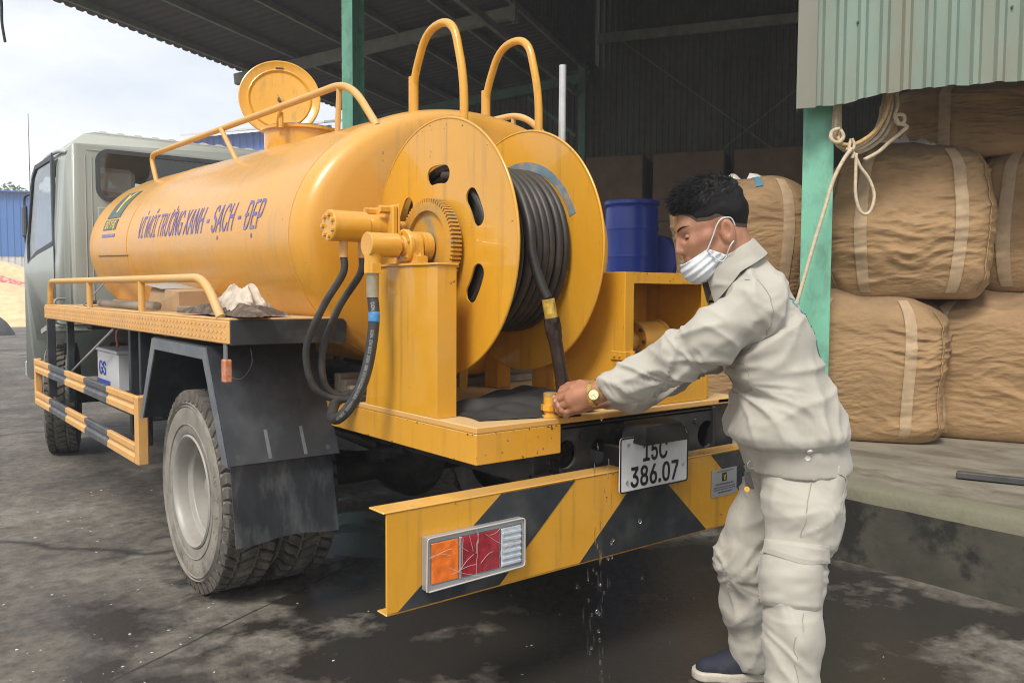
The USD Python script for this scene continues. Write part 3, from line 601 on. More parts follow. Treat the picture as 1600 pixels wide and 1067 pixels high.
tree(-30, 52, 8.3, 2.6, 'green tree top above the far end of the blue building', 21)
tree(12, 55, 8.0, 2.2, 'small green tree top nearest the cab above the blue building', 22)
cbl = px3(6, 70, 11.3); single('hanging_cable', tube(spline([px3(-4, -60, 11.4), px3(2, 0, 11.3), px3(3, 35, 11.3), px3(8, 66, 11.3)], 6), .018, 8), 'cable_black', 'loose black cable hanging down from the eave against the sky', 'cable')

# ------------------------------------------------------------------ in the hall: cartons, drums, bags
def carton(c, w, d, h, rot, label, grp, mt='carton_brown'):
    T = thing('carton', label, 'carton', c, group=grp); ax = np.array([math.cos(rot), math.sin(rot), 0]); ay = np.array([-ax[1], ax[0], 0])
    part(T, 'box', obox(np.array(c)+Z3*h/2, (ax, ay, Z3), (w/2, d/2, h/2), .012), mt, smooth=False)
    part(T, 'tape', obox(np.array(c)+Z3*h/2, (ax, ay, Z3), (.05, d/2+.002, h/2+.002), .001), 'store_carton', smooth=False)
ang = math.atan2(SS[1], SS[0])
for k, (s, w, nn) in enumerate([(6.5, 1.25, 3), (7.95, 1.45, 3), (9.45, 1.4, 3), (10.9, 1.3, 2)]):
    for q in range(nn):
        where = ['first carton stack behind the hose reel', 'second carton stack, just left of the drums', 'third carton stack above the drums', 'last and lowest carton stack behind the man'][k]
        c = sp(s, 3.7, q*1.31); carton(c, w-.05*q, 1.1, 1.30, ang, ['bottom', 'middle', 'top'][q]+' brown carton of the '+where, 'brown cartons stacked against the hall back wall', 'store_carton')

def drum(base, label, axis=Z3, grp=None, h=.93, r=.29):
    T = thing('plastic_drum', label, 'drum', base, group=grp)
    prof = [(0, 0.01), (r-.02, 0), (r-.004, .015), (r, .05), (r, .30), (r+.006, .31), (r+.006, .33), (r, .34), (r, .60), (r+.006, .61), (r+.006, .63), (r, .64), (r-.004, h-.09), (r-.028, h-.06), (r+.012, h-.045), (r+.012, h-.01), (r-.002, h), (r-.03, h-.006), (r-.05, h-.03), (0, h-.03)]
    part(T, 'barrel', lathe(prof, base, axis, 48), 'drum_blue', smooth=40)
    ax = np.array(axis, float); pv = np.cross(ax, [1, .3, 0]); pv /= np.linalg.norm(pv)
    for k in (-1, 1): part(T, 'bung_cap', cyl(np.array(base)+ax*(h-.031)+pv*k*.17, np.array(base)+ax*(h-.005)+pv*k*.17, .035, n=16), 'drum_blue')
db = px3(986, 420, 9.2); db[2] = DZ
drum(db, 'lower blue plastic drum standing on the platform under the other drum')
drum(db+Z3*.935, 'upright blue plastic drum behind the reel, on top of another drum')
d3 = px3(1016, 430, 9.75); d3[2] = DZ
drum(d3+SV*.18, 'standing blue plastic drum under the lying drum', h=.93)
lay = px3(1018, 415, 9.4); drum(np.array([lay[0], lay[1], DZ+.93+.306]), 'blue plastic drum lying on its side right of the upright drum', axis=SV)
def big_bag(c, w, d, h, rot, seed, label, straps=(-.28, .28), top='tied', side_strap=True, lean=(0, 0), grp=None, blue=False):
    """A filled woven bulk bag: bulging walls with sag folds, lifting straps sewn down the sides, gathered top."""
    T = thing('bulk_bag', label, 'bulk bag', c, group=grp); ax = np.array([math.cos(rot), math.sin(rot), 0]); ay = np.array([-ax[1], ax[0], 0])
    def surf(th, v, off=0.0):
        th, v = np.broadcast_arrays(np.asarray(th, float), np.asarray(v, float))
        p = 5.5; cx, sy = np.cos(th), np.sin(th); r = (np.abs(cx)**p+np.abs(sy)**p)**(-1/p)
        e = 0.13; k = np.ones_like(v)
        b = np.clip(v/e, 0, 1); k = np.where(v < e, .87+.13*np.sqrt(np.maximum(0, 1-(1-b)**2)), k)
        tt = np.clip((1-v)/.22, 0, 1); k = np.where(v > 1-.22, k*(.42+.58*np.sqrt(np.maximum(0, 1-(1-tt)**2))), k)
        bulge = .955+.075*np.sin(np.pi*np.clip(v, 0, 1))+.03*np.sin(2*np.pi*v+seed)
        R = r*k*bulge
        X, Y = R*cx*w/2, R*sy*d/2
        P = np.stack([X, Y, v*h], -1)
        q = np.stack([cx*2.2+seed, sy*2.2, v*11], -1); q2 = np.stack([cx*5.5+seed*2, sy*5.5, v*22], -1); q3 = np.stack([cx*1.3, sy*1.3+seed, v*2.6], -1)
        wq = (meshkit.noise(np.stack([cx*1.7+seed, sy*1.7, v*4], -1), seed+21)-.5)*2.2; q[..., 2] += wq+cx*1.3; q2[..., 2] += wq*2-cx*1.5
        fold = (1-np.abs(2*meshkit.noise(q, seed)-1))**2; big = np.clip(meshkit.noise(np.stack([cx*1.5+9+seed, sy*1.5, v*3], -1), seed+5)*2-.4, .15, 1.2)
        q4 = np.stack([cx*10+seed, sy*10, v*46+wq*4+cx*5], -1)
        dsp = .015*(fold-.35)*big+.009*((1-np.abs(2*meshkit.noise(q2, seed+3)-1))**2-.4)*big+.005*((1-np.abs(2*meshkit.noise(q4, seed+4)-1))**2-.4)+.075*(meshkit.noise(q3, seed+7)-.5)+off
        wv = np.clip(np.minimum(v*8, 1), 0, 1)
        nx, ny = np.sign(cx)*np.abs(cx)**(p-1), np.sign(sy)*np.abs(sy)**(p-1); L = np.sqrt(nx**2+ny**2)+1e-9
        P[..., 0] += nx/L*dsp*wv; P[..., 1] += ny/L*dsp*wv
        P[..., 2] += np.where(v > .8, .10*(meshkit.noise(np.stack([P[..., 0]*5, P[..., 1]*5, v*2+seed], -1), seed+11)-.5)*np.clip((v-.8)/.15, 0, 1), 0)
        P[..., 0] += lean[0]*v*h; P[..., 1] += lean[1]*v*h
        return np.array(c)+P[..., :1]*ax+P[..., 1:2]*ay+P[..., 2:]*Z3
    n, m = 220, 120
    th = np.arange(n)*2*np.pi/n; v = np.linspace(0, 1, m)
    G_ = surf(th[None, :], v[:, None]); V = G_.reshape(-1, 3); F = []
    for j in range(m-1):
        for i in range(n): a0, b0 = j*n+i, j*n+(i+1) % n; F += [(a0, b0, b0+n), (a0, b0+n, a0+n)]
    V = np.vstack([V, [np.array(c)], [G_[-1].mean(0)+Z3*.015]]); kb, kt = len(V)-2, len(V)-1
    for i in range(n): F += [(kb, (i+1) % n, i), (kt, (m-1)*n+i, (m-1)*n+(i+1) % n)]
    part(T, 'sack', trimesh.Trimesh(V, np.array(F), process=False), 'bag_weave', smooth=True)
    def band(th0, half, v0, v1, name, mt):
        vv = np.linspace(v0, v1, 60); V, F = [], []
        for off in (.006, .011):
            for dth in (-half, 0, half): V.append(surf(np.full(60, th0+dth), vv, off))
        V = np.stack(V, 1).reshape(-1, 3)
        for j in range(59):
            q = j*6
            for a0, b0 in ((3, 4), (4, 5)): F += [(q+a0, q+b0, q+b0+6), (q+a0, q+b0+6, q+a0+6)]
            F += [(q+3, q+9, q+6), (q+3, q+6, q+0), (q+5, q+2, q+8), (q+5, q+8, q+11)]
        part(T, name, trimesh.Trimesh(V, np.array(F), process=False), mt, smooth=True)
    for sx in straps:
        band(-math.pi/2+math.atan(2*sx*.95), .055, .04, .93, 'strap', 'bag_strap')
    for th0 in (-math.pi/4, -3*math.pi/4): band(th0, .007, .05, .9, 'side_seam', 'bag_weave')
    # gathered mouth
    tc = G_[-1].mean(0); mth = []
    for k in range(26):
        an = 2*math.pi*k/26; rr = .10+.05*rng.uniform(); q = tc+ax*rr*math.cos(an)*w/.9+ay*rr*math.sin(an)+Z3*(rng.uniform(.03, .11) if top == 'tied' else rng.uniform(-.01, .07)); mth.append(q)
    V = np.vstack([[tc+Z3*.0], mth]); F = [(0, 1+k, 1+(k+1) % 26) for k in range(26)]
    low = [G_[-1][int(k*n/26) % n]-Z3*.01 for k in range(26)]; V = np.vstack([V, low]); F += [(1+k, 27+k, 27+(k+1) % 26) for k in range(26)]+[(1+k, 27+(k+1) % 26, 1+(k+1) % 26) for k in range(26)]
    part(T, 'mouth', trimesh.Trimesh(V, np.array(F), process=False), 'bag_liner' if top == 'liner' else 'bag_weave', smooth=True)
    if blue:
        band(-math.pi/2+.30, .05, .88, .985, 'tie_patch', 'bag_blue')
ang_b = math.atan2(SS[1], SS[0])
def bagpos(px, dfront, dep_): p = EYE+dfront*(fh+_r*(px-800)/FOC)+SV*dep_/2; return np.array([p[0], p[1], 0])
bgrp = None
b1 = bagpos(1352, 4.80, .9); b2 = bagpos(1583, 4.78, .95)
big_bag(b1+Z3*DZ, .88, .9, .86, ang_b+.02, 3, 'lower brown bulk bag next to the green column, on the platform', straps=(-.30, .27))
big_bag(b2+Z3*DZ, 1.02, .95, .90, ang_b-.12, 4, 'lower brown bulk bag at the far right, on the platform', straps=(-.33, .3))
big_bag(bagpos(1417, 4.82, .9)+Z3*1.195, .90, .9, .93, ang_b-.02, 5, 'upper brown bulk bag right of the coiled rope', straps=(-.28, .30), top='liner')
big_bag(bagpos(1672, 4.80, .9)+Z3*1.235, .94, .9, .90, ang_b-.1, 6, 'upper brown bulk bag cut by the right edge of the photo', straps=(-.33, .3))
big_bag(bagpos(1520, 5.02, .9)+Z3*2.05, 1.0, .85, .46, ang_b, 8, 'topmost brown bulk bag slumped on the stack under the hanging sheets', straps=(-.2, .3), top='liner')
big_bag(bagpos(1153, 6.0, .95)+Z3*DZ, .95, .95, .84, ang_b, 9, 'lower brown bulk bag under the bag with blue ties')
big_bag(bagpos(1150, 6.0, .95)+Z3*1.17, .98, .95, .92, ang_b, 10, 'brown bulk bag with blue ties behind the head of the man', straps=(-.05, .36), blue=True, top='liner')

# iron bar on the platform
q0 = EYE+(EYE[2]-DZ)/-(FWD+RIGHT*(1494-800)/FOC-UP*(747-533.5)/FOC)[2]*(FWD+RIGHT*(1494-800)/FOC-UP*(747-533.5)/FOC)
q1 = EYE+(EYE[2]-DZ)/-(FWD+RIGHT*(1680-800)/FOC-UP*(767-533.5)/FOC)[2]*(FWD+RIGHT*(1680-800)/FOC-UP*(767-533.5)/FOC)
single('iron_bar', beam(q0+Z3*.02, q1+Z3*.02, .05, .028, b=.003), 'dark_iron', 'dark flat iron bar lying on the platform in front of the bags', 'iron bar', smooth=False)

# rope hung in a coil beside the column
rope = thing('rope', 'coiled pale rope knotted and hung beside the mint green column', 'rope', px3(1335, 230, 4.66))
def rp(l, d=4.66): return [px3(x, y, d+(o[0] if o else 0)) for x, y, *o in l]
R = .0105
coils = []
for k, (dx, dy) in enumerate(((0, 0), (7, 4), (-6, 3), (13, 9), (4, 11))):
    coils.append(tube(spline(rp([(1309+dx*.3, 150), (1306+dx*.5, 190), (1308+dx*.5, 218+dy*.5), (1322+dx*.6, 232+dy*.5), (1345+dx*.5, 226+dy), (1370+dx*.8, 205+dy), (1384+dx, 172+dy), (1389+dx, 145)], 4.62+.018*k), 7), R, 9))
part(rope, 'coil', coils, 'rope_hemp', smooth=True)
part(rope, 'orange_strand', tube(spline(rp([(1391, 146), (1384, 178), (1366, 206), (1340, 224), (1318, 226), (1308, 214)], 4.60), 7), R*1.1, 9), 'rope_orange', smooth=True)
part(rope, 'knot', [tube(spline(rp([(1312, 201), (1300, 206), (1299, 218), (1310, 223), (1318, 214), (1313, 203)], 4.585), 6), R, 9), tube(spline(rp([(1330, 218), (1327, 232), (1334, 240), (1331, 248)], 4.58), 6), R*.9, 9), tube(spline(rp([(1322, 233), (1331, 236), (1335, 226), (1331, 217)], 4.57), 6), R*.8, 9)], 'rope_hemp', smooth=True)
part(rope, 'long_strand', tube(spline(rp([(1331, 232), (1318, 250, ), (1302, 282), (1289, 325), (1275, 370), (1262, 415), (1249, 460), (1240, 492), (1234, 540)], 4.56), 8), R, 9), 'rope_hemp', smooth=True)
part(rope, 'loop', tube(spline(rp([(1338, 240), (1337, 270), (1337, 305), (1343, 328), (1352, 335), (1361, 328), (1366, 305), (1358, 280), (1345, 262), (1337, 245)], 4.57), 7), R*.85, 9), 'rope_hemp', smooth=True)
part(rope, 'tail', tube(spline(rp([(1400, 145), (1402, 165), (1398, 182), (1404, 194), (1413, 190), (1411, 180), (1400, 181), (1404, 192), (1417, 198), (1407, 208), (1390, 222), (1372, 238), (1350, 250)], 4.62), 7), R, 9), 'rope_hemp', smooth=True)
# ------------------------------------------------------------------ the tank truck
CX = 2.055
truck = thing('tank_truck', 'yellow tank truck with grey cab, hose reel at the rear and striped bumper', 'tank truck', (CX, 3.4, 0))
mir = lambda x: 2*CX-x
def mirror(m):
    m = to_tm(m).copy(); v = np.array(m.vertices); v[:, 0] = 2*CX-v[:, 0]
    return trimesh.Trimesh(v, np.array(m.faces)[:, ::-1], process=False)

# chassis
ch = [cbox(1.70, 1.765, 2.02, 7.9, .60, .79, .006), cbox(mir(1.765), mir(1.70), 2.02, 7.9, .60, .79, .006)]
for y in (2.6, 3.9, 4.9, 5.9, 7.0): ch.append(cbox(1.76, mir(1.76), y, y+.06, .62, .77, .004))
chassis = part(truck, 'chassis', ch, 'chassis_black', smooth=False)
part(chassis, 'rear_axle', [cyl((1.35, 3.42, .41), (mir(1.35), 3.42, .41), .065, n=16), lathe([(0, -.16), (.10, -.15), (.17, -.06), (.17, .06), (.10, .15), (0, .16)], (CX+.05, 3.42, .42), (0, 1, 0), 20)], 'chassis_black')
part(chassis, 'front_axle', cyl((1.2, 7.02, .41), (mir(1.2), 7.02, .41), .05, n=12), 'chassis_black')
part(chassis, 'drive_shaft', cyl((CX, 3.5, .46), (CX, 6.6, .62), .045, n=12), 'chassis_black')
for sx in (1.70, mir(1.70)):
    part(chassis, 'leaf_spring', [tube(spline([(sx, 3.42-.62+.09*i_, .60-.03*i_), (sx, 3.42, .50-.012*i_), (sx, 3.42+.62-.09*i_, .60-.03*i_)], 6), .016, 8) for i_ in range(3)], 'chassis_black', smooth=False)
# rear cross member with round holes
plate = sbox(1.765, .612, 2.53, .792)
for x, z, r in ((1.785, .705, .046), (1.935, .700, .044), (2.335, .705, .044), (2.488, .700, .050)): plate = plate.difference(Point(x, z).buffer(r))
part(truck, 'rear_cross_member', [ex_y(plate, 1.955, 1.967), cbox(1.765, 2.53, 1.955, 2.03, .784, .796, .002), cbox(1.765, 2.53, 1.968, 2.03, .605, .617, .002), cbox(2.515, 2.53, 1.945, 2.05, .612, .80, .002)] , 'chassis_black', smooth=30)
part(truck, 'chassis_end_plate', cbox(2.545, 2.69, 1.985, 1.997, .60, .80, .002), 'black_paint')
part(truck, 'tow_hitch', [cyl((2.06, 1.97, .70), (2.06, 2.10, .70), .035, n=16)], 'chassis_black')
for x in (1.85, 2.02, 2.25, 2.42):
    part(truck, 'bolt', bolt((x, 1.955, .755), (0, -1, 0), .010, .009), 'chassis_black')

# wheels
STEER = None
def steer(m):
    m = cat_meshes([to_tm(q) for q in m]) if isinstance(m, list) else to_tm(m)
    if STEER is not None:
        m = m.copy(); m.apply_transform(trimesh.transformations.rotation_matrix(math.radians(-14), [0, 0, 1], STEER))
    return m
def wheel(xo, yc, outer_dish, side=-1, front=False):
    """xo: the outer sidewall's X; the axle runs along X; side -1 = left wheels."""
    T = holder(truck, 'wheel'); R_, W = .410, .215; zc = R_
    O = np.array([xo, yc, zc]); ax = np.array([-side, 0, 0.])   # from the outside inwards
    prof = [(.222, .018), (.236, .006), (.262, .004), (.300, .000), (.330, .000), (.352, .006), (.366, .012), (.384, .020), (.392, .028), (.394, W/2), (.392, W-.028), (.366, W-.012), (.33, W), (.262, W-.004), (.222, W-.018)]
    part(T, 'tyre', steer(lathe(prof, O, ax, 96)), 'tyre_side', smooth=40)
    rib_ = [lathe([(r-.003, .004), (r, -.0015), (r+.003, .004)], O, ax, 96) for r in (.345, .358, .272)]
    part(T, 'sidewall_rib', steer(rib_), 'tyre_side', smooth=30)
    lug = []; nl = 46
    for row, (u0, u1, off) in enumerate(((.010, .062, 0), (.074, .138, .5), (.150, .206, 0))):
        for k in range(nl):
            a0 = 2*math.pi*(k+off)/nl; da = 2*math.pi/nl*.34
            sk = .25*(2*math.pi/nl)*(1 if row != 1 else -1)
            def q(u, a, r): return O+ax*u+r*np.array([0, math.cos(a), math.sin(a)])
            pts = []
            for u, s_ in ((u0, -1), (u1, 1)):
                for a in (a0-da+sk*s_, a0+da+sk*s_): pts += [q(u, a, .386), q(u+(.004 if s_ < 0 else -.004), a*.96+a0*.04, .411)]
            if row == 0:
                for a in (a0-da*.8, a0+da*.8): pts += [q(.004, a, .364)]
            if row == 2:
                for a in (a0-da*.8, a0+da*.8): pts += [q(W-.004, a, .364)]
            lug.append(hullpts(pts))
    part(T, 'tread', steer(lug), 'tyre_tread', smooth=False)
    if outer_dish:   # deep dish: the face of an outer dual wheel
        rp_ = [(.222, .020), (.230, .006), (.224, .000), (.216, .004), (.207, .022), (.204, .058), (.198, .064), (.182, .067), (.177, .073), (.174, .140), (.168, .158), (.155, .166), (.135, .168), (.118, .160), (.105, .150), (.0, .150)]
    else:
        rp_ = [(.222, .020), (.230, .006), (.224, .000), (.216, .006), (.205, .03), (.19, .05), (.165, .058), (.14, .045), (.118, .025), (.105, .02), (.0, .02)]
    if side == 1 and outer_dish is None: rp_ = [(.222, .02), (.20, .06), (.0, .06)]
    part(T, 'rim', steer(lathe([(r, max(h, .0005)) for r, h in rp_], O, ax, 72)), 'rim_paint', smooth=40)
    if outer_dish:
        hub = [lathe([(.055, .152), (.055, .09), (.045, .075), (0, .07)], O, ax, 24)]
        for k in range(6): a = k*math.pi/3; c = O+ax*.165+.09*np.array([0, math.cos(a), math.sin(a)]); hub.append(cyl(c, c-ax*.035, .014, n=6))
        part(T, 'hub', hub, 'rim_paint')
        for i, ch_ in enumerate("WINDA BOVEN"):   # raised lettering round the lower sidewall
            if ch_ == ' ': continue
            a = math.radians(18-13.0*i); g = meshkit.text_mesh(ch_, .034, .0025); g.apply_translation((-g.bounds[:, 0].mean(), -.017, 0))
            rad = np.array([0, -math.cos(a), math.sin(a)]); tan = np.array([0, -math.sin(a), -math.cos(a)])
            M = np.eye(4); M[:3, 0], M[:3, 1], M[:3, 2] = -tan if False else tan, rad, -ax; M[:3, 3] = O+rad*.311+ax*.001
            g.apply_transform(M)
            if i == 0: first = g
            part(T, 'tyre_letter', g, 'tyre_side', smooth=False)
    return T
YR, YF = 3.42, 7.05
wheel(1.064, YR, True); wheel(1.316, YR, False)
wheel(mir(1.064), YR, True, side=1); wheel(mir(1.316), YR, False, side=1)
STEER = (1.27, YF, .41); wheel(1.165, YF, False); STEER = (mir(1.27), YF, .41); wheel(mir(1.165), YF, False, side=1); STEER = None

# angular rear fenders with flaps
def fender(fl):
    M_ = mirror if fl else (lambda m: m); pts = [(3.905, .655), (3.70, 1.02), (3.03, 1.015), (2.83, .615)]; th = .004
    segs = []
    for (ya, za), (yb, zb) in zip(pts[:-1], pts[1:]):
        dy, dz = yb-ya, zb-za; L = math.hypot(dy, dz); ny, nz = -dz/L*th, dy/L*th
        segs.append(ex_x(Polygon([(ya, za), (yb, zb), (yb-ny, zb-nz), (ya-ny, za-nz)]), 1.012, 1.432))
    f = part(truck, 'rear_fender', M_(cat_meshes(segs)), 'fender_grey', smooth=False)
    inner = [(3.86, .66), (3.665, .975), (3.062, .972), (2.872, .62)]
    part(f, 'edge_flange', M_(ex_x(Polygon(pts+inner[::-1]), 1.006, 1.011)), 'fender_edge', smooth=False)
    for x in (1.165, 1.30):
        c0, c1 = np.array([x, 2.985, .915]), np.array([x, 2.835, .62]); part(f, 'pressed_rib', M_(beam(c0, c1, .022, .014, up=(0, -1, 0), b=.005)), 'fender_edge', smooth=False)
    for x in (1.05, 1.39): part(f, 'rivet', M_(bolt((x, 2.843, .64), (0, -1, .3), .011, .006)), 'dark_iron')
    yv = np.linspace(0, 1, 12); xv = np.linspace(1.03, 1.412, 14); V = []
    for s in (0, .006):
        for b in yv:
            for x in xv:
                bend = .02*math.sin((x-1.03)*7)*(b**2)-.05*b; V.append((x+.012*b*(x > 1.39), 2.862+bend+s, .618-b*(.285+.006*math.sin(x*19))))
    n, m = len(xv), len(yv); F = []
    for s in (0, 1):
        for j in range(m-1):
            for i in range(n-1):
                a = s*n*m+j*n+i; q = [(a, a+n, a+n+1), (a, a+n+1, a+1)]; F += q if s == 0 else [t[::-1] for t in q]
    for j in range(m-1):
        for i, fl_ in ((0, 1), (n-1, 0)): a = j*n+i; b = a+n*m; q = [(a, b, b+n), (a, b+n, a+n)]; F += q if fl_ else [t[::-1] for t in q]
    for i in range(n-1): a = (m-1)*n+i; b = a+n*m; F += [(a, b, b+1), (a, b+1, a+1)]
    part(truck, 'mud_flap', M_(trimesh.Trimesh(np.array(V), np.array(F), process=False)), 'flap_rubber', smooth=50)
fender(False); fender(True)
# orange marker lamp hanging at the deck corner
mk = part(truck, 'marker_lamp', cbox(1.008, 1.035, 2.84, 2.875, .905, .985, .004), 'marker_red', smooth=False)
part(mk, 'bracket', cbox(1.018, 1.024, 2.85, 2.88, .98, 1.045, .001), 'fender_edge', smooth=False)
part(mk, 'wire', tube(spline([(1.02, 2.84, .93), (1.05, 2.80, .92), (1.08, 2.78, .97), (1.085, 2.80, 1.02)], 6), .0008, 5), 'cable_black')

# side decks
def side_deck(fl):
    M_ = mirror if fl else (lambda m: m)
    d = part(truck, 'side_deck', M_(cbox(1.016, 1.44, 2.815, 6.16, 1.118, 1.126, .002)), 'yellow_dusty', smooth=False, label='dusty yellow chequer-plate deck')
    part(d, 'edge_beam', M_(cbox(1.012, 1.03, 2.81, 6.16, 1.038, 1.1175, .004)), 'orange_faded', smooth=False)
    tr = []
    for k in range(150):
        for j in range(3):
            y = 2.84+k*.022+(j % 2)*.011; z = 1.056+j*.022; a = .6 if (k+j) % 2 else -.6
            tr.append(obox((1.0115, y, z), ((1, 0, 0), (0, math.cos(a), math.sin(a)), (0, -math.sin(a), math.cos(a))), (.0007, .0085, .0016), .0003))
    if not fl: part(d, 'chequer_pattern', M_(cat_meshes(tr)), 'orange_faded', smooth=False, kind='stuff')
    part(d, 'end_plate', M_(cbox(1.016, 1.45, 2.800, 2.8095, 1.035, 1.122, .002)), 'black_paint', smooth=False)
    part(d, 'deck_bracket', [M_(cbox(1.05, 1.75, y, y+.05, 1.04, 1.115, .003)) for y in (3.2, 4.3, 5.4, 6.0)], 'black_paint', smooth=False)
    part(d, 'inner_kerb', M_(cbox(1.425, 1.44, 2.82, 6.14, 1.127, 1.16, .003)), 'yellow_dusty', smooth=False)
    rail = fillet([(1.03, 6.05, 1.126), (1.03, 6.03, 1.275), (1.03, 3.10, 1.268), (1.03, 2.93, 1.126)], .16, 8)
    rl = part(truck, 'deck_rail', M_(tube(rail, .0165, 12)), 'yellow_dusty', smooth=True)
    for y in (4.94, 3.93): part(rl, 'post', M_(cyl((1.03, y, 1.127), (1.03, y, 1.26), .0155, n=12)), 'yellow_dusty')
side_deck(False); side_deck(True)
# dark bodywork under the decks
for fl in (0, 1):
    M_ = mirror if fl else (lambda m: m)
    part(truck, 'under_frame', [M_(cbox(1.10, 1.14, y, y+.04, .50, 1.035, .003)) for y in (4.42, 5.92)]+[M_(cbox(1.10, 1.7, 4.10, 6.3, 1.02, 1.036, .002)), M_(cbox(1.30, 1.34, 4.1, 6.3, .56, .60, .003))], 'black_paint', smooth=False)
    part(truck, 'frame_brace', M_(cyl((1.09, 5.75, .72), (1.09, 4.70, 1.02), .006, n=8)), 'galvanised')
part(truck, 'tool_locker', cbox(1.22, 1.66, 4.66, 5.70, .52, .80, .012), 'black_paint', smooth=False)
bt = part(truck, 'battery', cbox(1.16, 1.36, 4.93, 5.40, .66, .868, .006), 'battery_white', smooth=False)
part(bt, 'battery_lid', cbox(1.15, 1.37, 4.92, 5.41, .869, .886, .004), 'battery_white', smooth=False)
def text_on(parent, s, h, origin, xdir, ydir, mt, name='lettering', bold=True, sx=1.0, shear=0.0, depth=.0015, center=False):
    g = meshkit.text_mesh(s, h, depth, bold=bold); v = np.array(g.vertices)
    if center: v[:, 0] -= v[:, 0].mean() if False else (v[:, 0].min()+v[:, 0].max())/2
    v[:, 0] = v[:, 0]*sx+v[:, 1]*shear
    xdir, ydir = np.array(xdir, float), np.array(ydir, float); n = np.cross(xdir, ydir)
    return part(parent, name, trimesh.Trimesh(np.array(origin)+v[:, :1]*xdir+v[:, 1:2]*ydir+v[:, 2:]*n, g.faces, process=False), mt, smooth=False)
text_on(bt, 'GS', .075, (1.1585, 5.36, .735), (0, -1, 0), (0, 0, 1), 'sign_blue', sx=1.2)
part(bt, 'blue_band', cbox(1.157, 1.1595, 5.10, 5.38, .675, .705, .0005), 'sign_blue', smooth=False)
part(bt, 'battery_cable', [tube(spline([(1.25, 5.3, .886), (1.25, 5.25, 1.0), (1.4, 5.1, 1.0), (1.5, 5.0, .9)], 6), .008, 8)], 'marker_red')
part(truck, 'air_tank', lathe([(0, 0), (.09, .01), (.12, .05), (.12, .75), (.09, .79), (0, .80)], (1.5, 5.9, .66), (0, -1, 0), 24), 'chassis_black')

# striped side guard
def guard(fl):
    M_ = mirror if fl else (lambda m: m)
    g = holder(truck, 'side_guard')
    for m_ in (cbox(1.000, 1.05, 3.93, 3.985, .435, .748, .006), cbox(1.004, 1.05, 6.52, 6.56, .43, .748, .006)): part(g, 'end_post', M_(m_), 'orange_faded', smooth=False)
    for z0 in (.657, .437):
        pf = [(1.004, z0), (1.000, z0+.004), (1.000, z0+.030), (1.010, z0+.040), (1.010, z0+.050), (1.000, z0+.060), (1.000, z0+.084), (1.004, z0+.088), (1.02, z0+.088), (1.02, z0)]
        for k in range(5):
            ya, yb = 3.986+(6.519-3.986)*k/5, 3.986+(6.519-3.986)*(k+1)/5
            part(g, 'rail_segment', M_(ex_y(Polygon(pf), ya+.0003, yb-.0003)), 'orange_faded' if k % 2 == 0 else 'guard_black', smooth=False, label=None if k % 2 == 0 else 'black painted stretch of the guard rail')
    for y in (4.05, 6.3): part(g, 'hanger', M_(cbox(1.05, 1.10, y, y+.03, .5, 1.03, .003)), 'fender_grey', smooth=False)
guard(False); guard(True)

# tank: a flattened ellipse, rising slightly towards the cab
TA, TB, TZ, TY0, TY1 = .79, .548, 1.418, 2.80, 6.14; TS = .024
tz = lambda y: TZ+TS*(y-TY0)
def tank_pt(y, ang, k=1.0, off=0.0):
    c, s = np.cos(ang), np.sin(ang); nx, nz = c/TA, s/TB; L = np.sqrt(nx**2+nz**2)
    return np.stack([CX+TA*k*c+nx/L*off, np.broadcast_to(y, c.shape)+0*c, tz(y)+TB*k*s+nz/L*off], -1)
prof = [(TY0-.03, 0.0), (TY0-.03, .3), (TY0-.028, .6), (TY0-.022, .85), (TY0-.012, .925), (TY0+.002, .958), (TY0+.022, .983), (TY0+.05, .997), (TY0+.08, 1.0)]
prof += [(y, 1.0) for y in np.linspace(TY0+.25, TY1-.25, 14)]
prof += [(TY1-.12, 1.0), (TY1-.06, .99), (TY1-.02, .965), (TY1+.01, .92), (TY1+.03, .82), (TY1+.045, .5), (TY1+.05, 0)]
na = 144; V, F = [], []
for y, k in prof: V.append(tank_pt(y, np.arange(na)*2*np.pi/na, k))
V = np.vstack(V)
for j in range(len(prof)-1):
    for i in range(na): a, b = j*na+i, j*na+(i+1) % na; F += [(a, b, b+na), (a, b+na, a+na)]
tank = part(truck, 'tank', trimesh.Trimesh(V, np.array(F), process=False), 'yellow_tank', smooth=30)
def tank_ring(y0, y1, off, mt, name):
    an = np.arange(na)*2*np.pi/na; rows = [tank_pt(y, an, 1.0, o) for y, o in ((y0, -.003), (y0+.002, off), (y1-.002, off), (y1, -.003))]; V = np.vstack(rows); F = []
    for j in range(3):
        for i in range(na): a, b = j*na+i, j*na+(i+1) % na; F += [(a, b, b+na), (a, b+na, a+na)]
    part(tank, name, trimesh.Trimesh(V, np.array(F), process=False), mt, smooth=40)
tank_ring(5.12, 5.135, .003, 'yellow_tank', 'weld_seam')
tank_ring(2.885, 2.897, .0025, 'yellow_tank', 'weld_seam')
# a lower panel line near the front
ln = []
for y0, y1, a0, a1 in ((5.12, 5.75, 3.16, 3.17),):
    ln.append(tube(np.array([tank_pt(y, np.array(3.24), 1.0, .001) for y in np.linspace(5.1, 5.8, 12)]), .0035, 6))
part(tank, 'panel_seam', ln, 'dark_iron')
